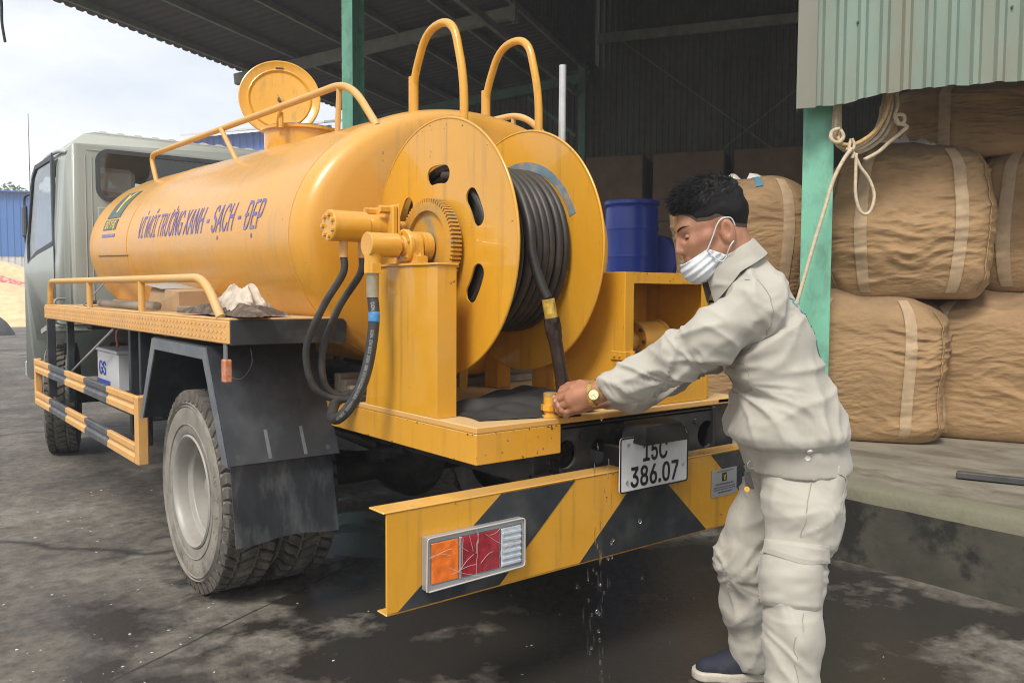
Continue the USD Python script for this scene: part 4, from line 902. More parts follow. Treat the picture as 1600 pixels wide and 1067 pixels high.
# lettering wrapped on the tank's side
def wrap(g, y_left, z_low, ysign=-1, off=.0015):
    """Text mesh in the xy plane -> tank surface: x runs towards the rear, y up along the girth."""
    v = np.array(g.vertices); z = v[:, 1]; y = y_left-v[:, 0]
    tab = np.linspace(math.pi*1.35, math.pi*.65, 400); arc = np.r_[0, np.cumsum(np.linalg.norm(np.diff(np.stack([TA*np.cos(tab), TB*np.sin(tab)], 1), axis=0), axis=1))]
    a0 = np.interp(z_low, TZ+TB*np.sin(tab), arc); an = np.interp(a0+z, arc, tab)
    P = np.stack([tank_pt(y[i], np.array(an[i]), 1.0, off+v[i, 2]) for i in range(len(v))])
    return trimesh.Trimesh(P, g.faces, process=False)
g = meshkit.text_mesh('VÌ MÔI TRƯỜNG XANH - SẠCH - ĐẸP', .122, .0006)
v = np.array(g.vertices); v[:, 0] -= v[:, 0].min(); Wd = v[:, 0].max(); v[:, 0] = v[:, 0]/Wd*1.74+v[:, 1]*.12; g.vertices = v
g = g.subdivide_to_size(.05, max_iter=6) if True else g
part(tank, 'lettering', wrap(g, 4.90, 1.455), 'letter_blue', smooth=False)
def rect(w, h, n=10, d=.0015):
    m = trimesh.creation.box((w, h, d)); m = m.subdivide_to_size(.06); m.apply_translation((w/2, h/2, d/2)); return m
bd = part(tank, 'badge', wrap(rect(.30, .215), 5.72, 1.595), 'badge_teal', smooth=30)
ye = Polygon([(.07, .215), (.13, .20), (.165, .135), (.17, .04), (.215, .04), (.215, .13), (.30, .225), (.24, .215), (.20, .175), (.165, .205)])
ye = affinity.scale(ye, .83, .9, origin=(0, 0)); g = trimesh.creation.extrude_polygon(ye, .0012, engine='earcut').subdivide_to_size(.03); part(bd, 'emblem', wrap(g, 5.72, 1.597, off=.0038), 'badge_yellow', smooth=False)
b2_ = part(bd, 'badge_band', wrap(rect(.30, .065), 5.72, 1.522), 'badge_teal', smooth=30)
g = meshkit.text_mesh('ĐÔ THỊ', .045, .0012, bold=True); v = np.array(g.vertices); v[:, 0] = v[:, 0]*1.05+.035; v[:, 1] += .009; g.vertices = v
part(bd, 'lettering', wrap(g, 5.72, 1.522, off=.0038), 'badge_yellow', smooth=False)
for k in range(1): part(bd, 'small_print', wrap(rect(.30, .018), 5.71, 1.478), 'letter_blue', smooth=False)

# manhole with its lid thrown open
NY = 4.50; nz = tz(NY)+TB
neck = part(truck, 'manhole', lathe([(.205, -.10), (.205, .13), (.222, .135), (.222, .150), (.19, .152), (.19, -.06)], (CX, NY, nz-.03), (0, 0, 1), 48), 'yellow_paint', smooth=40)
part(neck, 'gasket', lathe([(.222, .1505), (.20, .158), (.192, .1525)], (CX, NY, nz-.03), (0, 0, 1), 48), 'dark_iron')
lc = np.array([CX-.02, NY+.25, nz+.335]); ln_ = np.array([-.42, -.90, .22]); ln_ /= np.linalg.norm(ln_)
lid = part(truck, 'manhole_lid', lathe([(0, -.012), (.15, -.012), (.19, -.006), (.225, 0), (.232, .008), (.232, .028), (.226, .030), (.212, .022), (.186, .014), (.176, .022), (.165, .010), (.09, .004), (0, .003)], lc, ln_, 64), 'yellow_paint', smooth=40)
part(lid, 'lid_vent', lathe([(.014, .002), (.014, .012), (.007, .013), (0, .010)], lc, ln_, 16), 'dark_iron')
up_l = np.array([0, 0, 1.])-ln_*ln_[2]; up_l /= np.linalg.norm(up_l)
part(lid, 'lid_slot', obox(lc+up_l*.19+ln_*.018, (np.cross(up_l, ln_), up_l, ln_), (.022, .004, .003), .001), 'dark_iron')
part(lid, 'hinge', [cyl(lc-up_l*.235-np.array([.06, 0, 0]), lc-up_l*.235+np.array([.06, 0, 0]), .012, n=10)], 'yellow_paint')
part(neck, 'latch', [tube(spline([(1.86, 4.38, nz+.10), (1.845, 4.32, nz+.16), (1.86, 4.29, nz+.21), (1.84, 4.31, nz+.26)], 5), .008, 8), cyl((1.86, 4.33, nz+.09), (1.86, 4.33, nz+.17), .014, n=8)], 'yellow_old')

# handrails along the tank top
def top_rail(x, fl=False):
    zs = lambda y: tz(y)+TB*math.sqrt(1-((x-CX)/TA)**2)
    p = fillet([(x, 5.70, zs(5.70)-.01), (x, 5.83, zs(5.8)+.17), (x, 3.05, zs(3.05)+.185), (x, 2.83, zs(2.83)-.02)], .16, 9)
    r_ = part(truck, 'tank_handrail', tube(p, .0155, 12), 'yellow_dusty', smooth=True)
    part(r_, 'post', cyl((x, 4.29, zs(4.29)-.01), (x-.015, 4.47, zs(4.4)+.175), .013, n=10), 'yellow_dusty')
    part(r_, 'post', cyl((x, 3.16, zs(3.16)-.01), (x, 3.14, zs(3.16)+.18), .012, n=10), 'yellow_dusty')
top_rail(1.60); top_rail(mir(1.60))

# ladder hoops behind the reel
for x, dz in ((1.885, 0), (2.262, .0)):
    zt = 2.285
    pts = fillet([(x, 3.03, tz(3.0)+TB*.985), (x, 3.03, 2.10), (x+.0, 2.93, zt+.0), (x, 2.74, zt), (x, 2.665, 2.04), (x, 2.665, .84)], .10, 8)
    hp = part(truck, 'ladder_hoop', tube(pts, .0165, 12), 'yellow_paint', smooth=True)
    part(hp, 'sleeve', cyl((x, 3.03, tz(3)+TB*.985), (x, 3.03, 2.115), .0205, n=12), 'yellow_paint')
    part(hp, 'foot', cyl((x, 2.665, 1.80), (x, 2.80, 1.80), .010, n=8), 'yellow_paint')
for z in (1.0, 1.28, 1.56): part(truck, 'ladder_rung', cyl((1.885, 2.665, z), (2.262, 2.665, z), .012, n=10), 'yellow_paint')
part(truck, 'vent_pipe', lathe([(.017, 0), (.017, .95), (.0145, .95), (.0145, .7)], (2.68, 2.985, 1.34), (0, 0, 1), 20), 'galvanised', label='bright galvanised upright pipe')

# rear platform (low yellow deck)
XL = 1.425
rd = part(truck, 'rear_platform', [cbox(XL, 2.70, 1.95, 3.02, .806, .826, .003)], 'yellow_dusty', smooth=False)
for m_ in (cbox(XL, XL+.006, 1.956, 3.02, .714, .8055, .002), cbox(2.694, 2.70, 1.956, 3.02, .714, .8055, .002)): part(rd, 'side_skirt', m_, 'yellow_paint', smooth=False)
part(rd, 'rear_skirt', [cbox(XL, 1.757, 1.95, 1.956, .714, .8055, .002)], 'yellow_paint', smooth=False)
part(rd, 'front_skirt', cbox(XL+.007, 1.757, 3.012, 3.02, .714, .8055, .002), 'yellow_paint', smooth=False)
part(rd, 'right_skirt', cbox(2.55, 2.693, 1.95, 1.956, .81, .8255, .002), 'yellow_paint', smooth=False)
# drain plug
pl_ = part(truck, 'drain_plug', [cyl((1.742, 1.985, .827), (1.742, 1.985, .835), .034, n=20), cyl((1.742, 1.985, .835), (1.742, 1.985, .848), .022, n=16), cyl((1.742, 1.985, .848), (1.742, 1.985, .866), .030, n=8), cyl((1.742, 1.985, .866), (1.742, 1.985, .892), .022, n=16)], 'yellow_paint')
part(pl_, 'plug_cap', cyl((1.742, 1.985, .8925), (1.742, 1.985, .903), .0225, n=16), 'gear_steel')

# reel stands
SY, SZ_ = 2.40, 1.372
prof = Polygon([(2.16, .827), (2.62, .827), (2.515, 1.303), (2.16, 1.303)])
st = part(truck, 'reel_stand', ex_x(prof, XL+.004, XL+.075), 'yellow_paint', smooth=False)
part(st, 'top_plate', cbox(XL-.002, XL+.081, 2.154, 2.52, 1.3035, 1.311, .002), 'yellow_paint', smooth=False)
part(truck, 'reel_stand', cbox(2.035, 2.15, 2.30, 2.43, .827, 1.33, .004), 'yellow_paint', smooth=False)
part(truck, 'tank_leg', [cbox(2.082, 2.15, 2.70, 2.79, .827, 1.0, .004)], 'yellow_paint', smooth=False)
part(truck, 'tank_leg', [cbox(1.56, 1.63, 2.72, 2.80, .827, 1.1, .004)], 'yellow_paint', smooth=False)

# hose reel
XA, XB_ = 1.597, 1.952; RF = .435
def flange_poly():
    p = Point(0, 0).buffer(RF, quad_segs=40)
    for k in range(6):
        a = math.radians(30+60*k); arc = LineString([(.248*math.cos(a+t), .248*math.sin(a+t)) for t in np.linspace(-.15, .15, 7)]); p = p.difference(arc.buffer(.031, quad_segs=8))
    return affinity.translate(p, SY, SZ_)
reel = part(truck, 'hose_reel', [cyl((XA, SY, SZ_), (XB_, SY, SZ_), .12, n=32), cyl((1.43, SY, SZ_), (2.2, SY, SZ_), .024, n=16)], 'yellow_paint')
fp = flange_poly(); edge = lambda x: tube([(x, SY+(RF-.002)*math.cos(t), SZ_+(RF-.002)*math.sin(t)) for t in np.linspace(0, 2*math.pi, 120, endpoint=False)], .0052, 6, closed=True)
for x0, x1, xe in ((XA-.006, XA, XA-.003), (XB_, XB_+.006, XB_+.003)):
    f = part(reel, 'flange', ex_x(fp, x0, x1), 'yellow_paint', smooth=30); part(f, 'rolled_edge', edge(xe), 'yellow_paint', smooth=True)
sec = Polygon([(r_*math.cos(math.radians(a_)), r_*math.sin(math.radians(a_))) for r_, rng_ in ((.29, range(62, 160, 4)), (.322, range(158, 60, -4))) for a_ in rng_]); part(reel, 'overspray', ex_x(affinity.translate(sec, SY, SZ_), XB_-.0015, XB_-.0003), 'reel_blue', smooth=False)
# hose wound on the drum: layers of turns
hr = .0148
def helix(rad, x0, x1, turns, n=60, jit=0.0, seed=0):
    t = np.linspace(0, turns, int(turns*n)); x = x0+(x1-x0)*t/turns; w = (meshkit.noise(np.stack([t*1.3, 0*t, 0*t+seed], 1), seed)-.5)*jit
    return np.stack([x+w, SY-np.sin(2*np.pi*t)*(rad+w*.5), SZ_+np.cos(2*np.pi*t)*(rad+w*.5)], 1)
nt = (XB_-XA-2*hr-.004)/(2*hr)
coil = [tube(helix(r_, XA+hr+.002, XB_-hr-.002, nt, seed=k), hr, 8) for k, r_ in enumerate((.15, .18))]
coil.append(tube(helix(.212, XB_-hr-.002, XA+hr+.002, nt, seed=4), hr, 8))
coil.append(tube(helix(.245, XA+hr+.002, XB_-hr-.002, nt, jit=.008, seed=5), hr, 9))
hc = part(reel, 'wound_hose', coil, 'hose_rubber', smooth=True)
part(hc, 'outer_turns', [tube(helix(.28, XB_-hr-.004, XA+.16, (XB_-XA-.18)/(2*hr*1.08), jit=.012, seed=9), hr, 10), tube(helix(.268, XA+.15, XA+hr, 4.2, jit=.02, seed=12), hr*.98, 10), tube(helix(.297, XA+.10, XA+.17, 1.6, jit=.02, seed=13), hr*.98, 10)], 'hose_rubber', smooth=True)
# loose end with nozzle
dr = part(truck, 'hose_end', tube(spline([(1.735, SY-.08, SZ_+.295), (1.735, SY-.24, SZ_+.20), (1.722, 2.075, SZ_+.08), (1.712, 2.045, SZ_-.03), (1.722, 2.015, SZ_-.12), (1.735, 1.992, SZ_-.172)], 8), .0160, 12), 'hose_rubber', smooth=True)
h0, hd = np.array([1.735, 1.992, SZ_-.172]), np.array([.155, -.10, -1.0]); hd /= np.linalg.norm(hd)
part(dr, 'brass_sleeve', cyl(h0, h0+hd*.062, .0205, n=20), 'brass_tape')
part(dr, 'coupling_nut', [cyl(h0+hd*.060, h0+hd*.075, .026, n=8), cyl(h0+hd*.075, h0+hd*.10, .029, n=6), cyl(h0+hd*.10, h0+hd*.112, .0255, n=16)], 'nozzle_rust')
part(dr, 'nozzle', lathe([(0, 0), (.024, .0), (.025, .012), (.022, .02), (.0215, .15), (.0235, .155), (.0235, .185), (.018, .198), (.008, .204), (0, .204)], h0+hd*.110, hd, 24), 'nozzle_rust', smooth=40)
NOZ = h0+hd*.314
# ring gear, bearing, swivel, motor
ge = ring_poly((0, 0), .150, 96).difference(ring_poly((0, 0), .03))
gt = 72; teeth = [affinity.rotate(sbox(.148, -.0036, .163, .0036), 360*k/gt, origin=(0, 0)) for k in range(gt)]
gear = part(truck, 'ring_gear', [ex_x(affinity.translate(unary_union([ge.difference(ring_poly((0, 0), .122))]+teeth), SY, SZ_), 1.540, 1.575), ex_x(affinity.translate(ring_poly((0, 0), .1225).difference(ring_poly((0, 0), .03)), SY, SZ_), 1.552, 1.566)], 'gear_steel', smooth=25)
part(gear, 'gear_hub', lathe([(.05, 0), (.05, .035), (.03, .04)], (1.545, SY, SZ_), (-1, 0, 0), 24), 'yellow_paint')
bpoly = Polygon([(-.075, -.058), (.075, -.058), (.075, -.036), (.052, -.03), (.05, 0)]+[(.05*math.cos(t), .05*math.sin(t)) for t in np.linspace(0, math.pi, 16)]+[(-.052, -.03), (-.075, -.036)])
br = part(truck, 'pillow_bearing', ex_x(affinity.translate(bpoly, SY, SZ_), 1.462, 1.50), 'yellow_paint', smooth=30)
part(br, 'flange_cover', lathe([(0, -.012), (.03, -.012), (.034, -.004), (.052, -.004), (.056, 0), (.056, .012)], (1.452, SY, SZ_), (1, 0, 0), 28), 'yellow_paint')
for k in range(5): a = k*1.256+.3; part(br, 'cover_bolt', bolt((1.449, SY+.045*math.cos(a), SZ_+.045*math.sin(a)), (-1, 0, 0), .005, .006), 'yellow_paint')
for y in (-.062, .062): part(br, 'base_bolt', [bolt((1.481, SY+y, SZ_-.036), (0, 0, 1), .009, .012)], 'yellow_paint')
part(st, 'bearing_shim', cbox(1.432, 1.50, SY-.085, SY+.085, 1.3112, SZ_-.0582, .0005), 'yellow_old', smooth=False)
sw = part(truck, 'swivel_joint', [cyl((1.315, SY, SZ_), (1.425, SY, SZ_), .040, n=32, bev=.002), cyl((1.425, SY, SZ_), (1.448, SY, SZ_), .025, n=20)], 'yellow_paint')
ex_ = 1.337
part(sw, 'elbow', [cyl((ex_, SY, SZ_-.03), (ex_, SY, SZ_-.062), .027, n=20), cyl((ex_, SY, SZ_-.060), (ex_, SY, SZ_-.092), .031, n=6)], 'yellow_paint')
M0 = np.array([1.262, 2.562, 1.44])
mo = part(truck, 'hydraulic_motor', [cyl(M0, M0+[.135, 0, 0], .052, n=36, bev=.003), cyl(M0+[.1355, 0, 0], M0+[.200, 0, 0], .046, n=32), cbox(1.462, 1.486, 2.562-.075, 2.562+.075, 1.44-.075, 1.44+.075, .006)], 'yellow_paint')
for k in range(7): a = k*2*math.pi/7; part(mo, 'end_bolt', bolt(M0+[0, .037*math.cos(a), .037*math.sin(a)], (-1, 0, 0), .0075, .009), 'yellow_paint')
for y in (-.05, .05): part(mo, 'mount_bolt', cyl((1.425, 2.562+y, 1.50), (1.463, 2.562+y, 1.50), .014, n=6), 'yellow_paint')
part(mo, 'mount_bracket', cbox(1.4865, 1.494, 2.487, 2.637, 1.312, 1.52, .003), 'yellow_paint', smooth=False)
part(mo, 'pinion', cyl((1.495, 2.575, 1.44), (1.585, 2.575, 1.44), .030, n=16), 'gear_steel')
for dx in (.055, .125):
    part(mo, 'port_fitting', cyl(M0+[dx, 0, -.045], M0+[dx, 0, -.105], .0145, n=12), 'orange_faded')
# hydraulic hoses
ha = [M0+[.055, 0, -.10], M0+[.052, 0, -.16], (1.27, 2.62, 1.17), (1.235, 2.68, 1.03), (1.26, 2.69, .90), (1.33, 2.68, .845), (1.45, 2.66, .838), (1.6, 2.65, .838)]
hb = [M0+[.125, 0, -.10], M0+[.122, .01, -.16], (1.335, 2.64, 1.16), (1.30, 2.69, 1.01), (1.315, 2.70, .89), (1.38, 2.69, .845), (1.48, 2.70, .838), (1.6, 2.72, .838)]
for h_ in (ha, hb): part(truck, 'hydraulic_hose', tube(spline(h_, 9), .0125, 12), 'hydraulic_hose', smooth=True)
fe = np.array([ex_, SY, SZ_-.092]); pa = np.array([fe-[0, 0, .075], (1.335, 2.388, 1.13), (1.322, 2.392, 1.02), (1.30, 2.40, .93), (1.272, 2.43, .852), (1.262, 2.50, .802), (1.29, 2.60, .795), (1.345, 2.68, .83), (1.41, 2.70, .850), (1.48, 2.70, .85), (1.60, 2.70, .846)])
path = spline(pa, 12)
hs = part(truck, 'feed_hose', tube(path, .0185, 14), 'hydraulic_hose', smooth=True, label='printed black feed hose looping below the swivel joint')
part(hs, 'ferrule', cyl(fe, fe-[0, 0, .078], .0205, n=16), 'hose_ferrule')
def along(s, h, t0, mt, name, rot=0):
    """Print running down the hose, on the side towards the rear left."""
    g = meshkit.text_mesh(s, h, .0004, bold=True); g = g.subdivide_to_size(.006); v = np.array(g.vertices); v[:, 0] -= v[:, 0].min(); v[:, 1] -= h/2
    d = np.r_[0, np.cumsum(np.linalg.norm(np.diff(path, axis=0), axis=1))]; s_ = t0+v[:, 0]
    P = np.stack([np.interp(s_, d, path[:, k]) for k in range(3)], 1); T_ = np.stack([np.interp(s_+.004, d, path[:, k])-np.interp(s_-.004, d, path[:, k]) for k in range(3)], 1); T_ /= np.linalg.norm(T_, axis=1, keepdims=True)
    out = np.array([-.62, -.78, .05]); N_ = out-T_*(T_@out)[:, None]; N_ /= np.linalg.norm(N_, axis=1, keepdims=True); S_ = np.cross(N_, T_)
    a = v[:, 1]/.0185; P = P+(N_*np.cos(a)[:, None]+S_*np.sin(a)[:, None])*(.0190+v[:, 2])[:, None]
    part(hs, name, trimesh.Trimesh(P, g.faces, process=False), mt, smooth=False)
along('DIN', .011, .022, 'hose_print', 'print')
along('DIN. EN 853 2SN  DN 19 EXCELFLEX-HOSE  2SN 19', .0095, .11, 'hose_print', 'print')
def sleeve(t0, t1, mt, name):
    d = np.r_[0, np.cumsum(np.linalg.norm(np.diff(path, axis=0), axis=1))]; s_ = np.linspace(t0, t1, 8); part(hs, name, tube(np.stack([np.interp(s_, d, path[:, k]) for k in range(3)], 1), .0188, 14), mt, smooth=True)
sleeve(.052, .085, 'hose_blue', 'blue_mark'); sleeve(.80, .83, 'hose_blue', 'blue_mark')

# pump box on the right
bx0, bx1, by0, by1, bz0, bz1 = 2.062, 2.502, 1.972, 2.27, .828, 1.292
bxp = part(truck, 'pump_box', [cbox(bx0, bx0+.006, by0, by1, bz0, bz1, .002), cbox(bx1-.006, bx1, by0, by1, bz0, bz1, .002), cbox(bx0+.007, bx1-.007, by0, by1, bz1-.006, bz1, .002), cbox(bx0+.007, bx1-.007, by1-.006, by1, bz0, bz1-.007, .002)], 'yellow_paint', smooth=False)
fr = sbox(bx0+.001, bz0, bx1-.001, bz1-.001).difference(sbox(bx0+.040, .905, bx1-.038, bz1-.038))
part(bxp, 'front_frame', ex_y(fr, by0-.004, by0-.0005), 'yellow_paint', smooth=False)
part(bxp, 'shelf', cbox(bx0+.007, bx1-.007, by0, by1-.007, .895, .904, .002), 'yellow_dusty', smooth=False)
part(bxp, 'hinge', [cyl((bx0+.030, by0-.010, .990), (bx0+.030, by0-.010, 1.024), .010, n=12), cbox(bx0-.004, bx0+.03, by0-.010, by0-.0045, .992, 1.022, .002), cbox(bx0-.006, bx0-.0005, by0-.010, by0+.06, .992, 1.022, .002)], 'yellow_paint', smooth=30)
for y in (.015, .04): part(bxp, 'rivet', bolt((bx0-.006, by0+y, 1.007), (-1, 0, 0), .005, .004), 'yellow_paint')
pu = part(truck, 'valve_pump', [lathe([(0, 0), (.068, 0), (.072, .006), (.072, .115), (.078, .118), (.078, .13), (.05, .134), (0, .134)], (2.262, 2.12, 1.045), (1, 0, 0), 32), cyl((2.07, 2.12, 1.045), (2.262, 2.12, 1.045), .035, n=20), cyl((2.33, 2.12, .906), (2.33, 2.12, .98), .03, n=16)], 'yellow_old')
for k in range(8): a = k*math.pi/4; part(pu, 'flange_bolt', bolt((2.262, 2.12+.058*math.cos(a), 1.045+.058*math.sin(a)), (-1, 0, 0), .007, .008), 'dark_iron')
part(pu, 'valve_handle', beam((2.20, 2.08, 1.02), (2.30, 2.0, .955), .024, .018), 'dark_iron')
part(truck, 'side_post', cbox(2.515, 2.54, 1.99, 2.06, .828, .985, .003), 'yellow_paint', smooth=False)

# chips in the paint along worn edges
r_ = np.random.default_rng(31); chp = []
def chip(c, n, s):
    a = np.cross(n, [.3, .2, .93]); a /= np.linalg.norm(a); b = np.cross(n, a); k = r_.integers(5, 8); an = np.sort(r_.uniform(0, 6.28, k)); pts = []
    for t in an:
        q = s*r_.uniform(.4, 1.3); pts += [np.array(c)+a*q*math.cos(t)*1.5+b*q*math.sin(t)+np.array(n)*o for o in (-.0004, .0004)]
    try: chp.append(hullpts(pts))
    except Exception: pass
for k in range(26): chip((r_.uniform(XL, 1.75), 1.9495, r_.uniform(.716, .806) if k % 2 else .803), (0, -1., 0), r_.uniform(.001, .0035))
for k in range(14): chip((XL-.0005, r_.uniform(1.96, 3.0), r_.choice([.718, .802])), (-1., 0, 0), r_.uniform(.001, .0035))
for k in range(30): chip((r_.uniform(1.09, 2.9), 1.8485, r_.choice([.389, .646, r_.uniform(.4, .64)])), (0, -1., 0), r_.uniform(.001, .003))
for k in range(24): t = r_.uniform(0, 6.28); rr_ = .43-abs(r_.normal(0, .02)); chip((1.5905, 2.40+rr_*math.cos(t), 1.372+rr_*math.sin(t)), (-1., 0, 0), r_.uniform(.0008, .0022))
for k in range(16): chip((r_.uniform(2.065, 2.5), 1.9675, r_.choice([1.288, r_.uniform(1.255, 1.29)])), (0, -1., 0), r_.uniform(.001, .0025))
part(truck, 'paint_chips', chp, 'paint_chip', smooth=False, kind='stuff')

# bumper
YB, ZB0, ZB1, BX0 = 1.85, .386, .650, 1.067; BX1 = mir(BX0)
bp = part(truck, 'rear_bumper', [cbox(BX0, BX1, YB, YB+.006, ZB0, ZB1, .002), cbox(BX0-.010, BX1+.010, YB-.002, YB+.075, ZB1+.0005, ZB1+.006, .003), cbox(BX0+.0, BX1, YB+.002, YB+.05, ZB0-.0055, ZB0-.0005, .002)], 'yellow_paint', smooth=False)
S = lambda pts: ex_y(Polygon(pts), YB-.0016, YB-.0004)
xA0, xA1, xB0, xB1 = BX0+.03, BX0+.375, BX0+.66, BX0+.37
z0, z1 = ZB0+.001, ZB1-.001
st1 = [(1.100, z0), (1.435, z0), (1.727, z1), (1.440, z1)]
st2 = [(1.745, z0), (2.055, z0), (2.333, z0), (2.100, z1-.02), (2.100, z1), (2.02, z1), (2.02, z1-.02)]
st2 = [(1.748, z0), (mir(1.748), z0), (2.075, z1), (2.035, z1)]
for p_ in (st1, st2, [(mir(x), z) for x, z in st1][::-1]): part(bp, 'stripe', S(p_), 'black_paint', smooth=False)
for x in (1.70, mir(1.76)): part(bp, 'bumper_stay', cbox(x, x+.06, YB+.08, 2.04, .55, .64, .004), 'chassis_black', smooth=False)
def tail_lamp(fl):
    M_ = mirror if fl else (lambda m: m); x0, x1, z0_, z1_ = 1.178, 1.500, .436, .570; y = YB-.027
    fr_ = affinity.translate(sbox(x0, z0_, x1, z1_).buffer(.006, join_style=1).difference(sbox(x0+.006, z0_+.008, x1-.005, z1_-.008)), 0, 0)
    T = part(truck, 'tail_lamp', [M_(ex_y(sbox(x0-.004, z0_-.004, x1+.004, z1_+.004), YB-.022, YB-.001)), M_(ex_y(fr_, y, YB-.0225))], 'plate_silver', smooth=False)
    w = x1-x0
    for nm, a, b, mt in (('orange_lens', .03, .30, 'lens_orange'), ('red_lens', .33, .735, 'lens_red'), ('clear_lens', .755, .975, 'lens_clear')):
        L_ = part(T, nm, M_(cbox(x0+w*a, x0+w*b, y-.001, YB-.024, z0_+.012, z1_-.012, .003)), mt, smooth=False)
    part(T, 'divider', M_(cbox(x0+w*.305, x0+w*.325, y-.003, YB-.024, z0_+.010, z1_-.010, .001)), 'plate_silver', smooth=False)
    for k in range(6): part(T, 'clear_rib', M_(cbox(x0+w*.76, x0+w*.97, y-.0045, y-.0015, z0_+.016+.0175*k, z0_+.0235+.0175*k, .0008)), 'lens_clear', smooth=False)
    if not fl:   # wrinkles of the clear film taped over the lamp
        r_ = np.random.default_rng(4); wr = []
        for k in range(22):
            a = np.array([x0+r_.uniform(.02, .95)*w, y-.004, z0_+r_.uniform(.05, .95)*(z1_-z0_)]); an = r_.uniform(-.7, .7) if k % 3 else r_.uniform(-.3, .3)+1.5; L = r_.uniform(.03, .11)
            pts = [a+np.array([math.cos(an)*L*q, -.0005, math.sin(an)*L*q+.006*math.sin(q*3+k)]) for q in np.linspace(-.5, .5, 7)]
            pts = [np.array([min(max(p[0], x0), x1), p[1], min(max(p[2], z0_), z1_)]) for p in pts]; wr.append(tube(pts, .0005, 5))
        part(T, 'film_wrinkle', wr, 'film_clear', smooth=True, kind='stuff')
        part(T, 'film_edge', [tube(fillet([(x0-.006, y-.002, z0_-.004), (x0-.005, y-.003, z1_+.004), (x1+.004, y-.003, z1_+.006), (x1+.006, y-.002, z0_), (x0, y-.002, z0_-.006)], .01, 4), .002, 6)], 'film_clear', smooth=True)
tail_lamp(False); tail_lamp(True)
# number plate and its lamp
px0, px1, pz0, pz1 = 1.897, 2.227, .584, .762; yP = 1.826
np_ = part(truck, 'number_plate', ex_y(sbox(px0+.012, pz0+.012, px1-.012, pz1-.012).buffer(.012), yP, yP+.004), 'plate_white', smooth=False)
part(np_, 'plate_rim', ex_y(sbox(px0+.012, pz0+.012, px1-.012, pz1-.012).buffer(.012).difference(sbox(px0+.012, pz0+.012, px1-.012, pz1-.012).buffer(.007)), yP-.0015, yP-.0002), 'ink_black', smooth=False)
text_on(np_, '15C', .062, ((px0+px1)/2, yP-.0002, .672+.006), (1, 0, 0), (0, 0, 1), 'ink_black', sx=.72, center=True)
text_on(np_, '386.07', .062, ((px0+px1)/2, yP-.0002, .600), (1, 0, 0), (0, 0, 1), 'ink_black', sx=.80, center=True)
for x, z in ((px0+.035, pz1-.025), (px1-.035, pz1-.03), (px0+.03, pz0+.035), (px1-.025, pz0+.06)): part(np_, 'screw', cyl((x, yP-.004, z), (x, yP-.0002, z), .006, n=10), 'galvanised')
for m_ in (cbox(1.95, 1.98, yP+.005, 1.954, .63, .72, .002), cbox(2.14, 2.17, yP+.005, 1.954, .63, .72, .002)): part(np_, 'plate_bracket', m_, 'chassis_black', smooth=False)
lm = hullpts([(1.955+x_*.0, yP-.055, .742) for x_ in (0,)]+[(1.960, yP-.045, .738), (2.175, yP-.045, .738), (1.955, yP+.05, .745), (2.185, yP+.05, .745), (1.985, yP-.03, .795), (2.155, yP-.03, .795), (1.975, yP+.06, .803), (2.165, yP+.06, .803), (1.960, yP-.045, .748), (2.175, yP-.045, .748)])
part(truck, 'plate_lamp', lm, 'black_cloth', smooth=20)
# maker's plate on the bumper
ip = part(truck, 'data_plate', cbox(2.385, 2.530, YB-.004, YB-.0018, .494, .592, .0008), 'plate_silver', smooth=False)
part(ip, 'emblem', cbox(2.444, 2.470, YB-.0052, YB-.0042, .548, .578, .0003), 'ink_black', smooth=False)
part(ip, 'emblem_leaf', ex_y(Polygon([(2.449, .574), (2.455, .560), (2.455, .552), (2.459, .552), (2.459, .560), (2.466, .574), (2.459, .568), (2.457, .565)]), YB-.0062, YB-.0053), 'badge_yellow', smooth=False)
for k, (w, z, h) in enumerate(((.085, .583, .003), (.10, .535, .006), (.12, .525, .004), (.12, .517, .004), (.07, .506, .006))):
    r_ = np.random.default_rng(k); x = 2.4575-w/2; bars = []
    while x < 2.4575+w/2: l = r_.uniform(.004, .012); bars.append(cbox(x, x+l, YB-.0050, YB-.0042, z, z+h, .0002)); x += l+.0025
    part(ip, 'print_line', bars, 'ink_grey', smooth=False)

# ------------------------------------------------------------------ cab
cy0, cy1 = 6.40, 8.05; cxl, cxr = 1.165, mir(1.165); cz0, cz1 = .95, 2.33
side = Polygon([(cy0, .98), (cy0, 2.22), (cy0+.03, 2.30), (cy0+.10, 2.335), (cy0+.7, 2.335), (cy0+1.0, 2.29), (cy0+1.18, 2.20), (cy0+1.56, 1.50), (cy0+1.60, 1.35), (cy0+1.63, .95), (cy0+1.63, .52), (cy0+1.22, .50), (cy0+1.14, .66), (cy0+1.02, .83), (cy0+.80, .93), (cy0+.55, .96)]).buffer(-.02).buffer(.02, quad_segs=4)
plan = sbox(cxl+.11, cy0+.11, cxr-.11, cy1-.14).buffer(.11, quad_segs=8).union(sbox(cxl, cy0+.4, cxr, cy1-.4)).union(sbox(cxl+.14, cy1-.3, cxr-.14, cy1).buffer(.0))
plan = sbox(cxl+.12, cy0+.12, cxr-.12, cy1-.12).buffer(.12, quad_segs=8)
fr_sec = Polygon([(cxl, .3), (cxl-.0, 1.4), (cxl+.04, 2.10), (cxl+.075, 2.21), (cxl+.16, 2.30), (cxl+.28, 2.345), (cxr-.28, 2.345), (cxr-.16, 2.30), (cxr-.075, 2.21), (cxr-.04, 2.10), (cxr, 1.4), (cxr, .3)])
A, B, C_ = to_man(ex_x(side, cxl-.2, cxr+.2)), to_man(ex_z(plan, .2, 2.6)), to_man(ex_y(fr_sec, cy0-.2, cy1+.2))
outer = A ^ B ^ C_
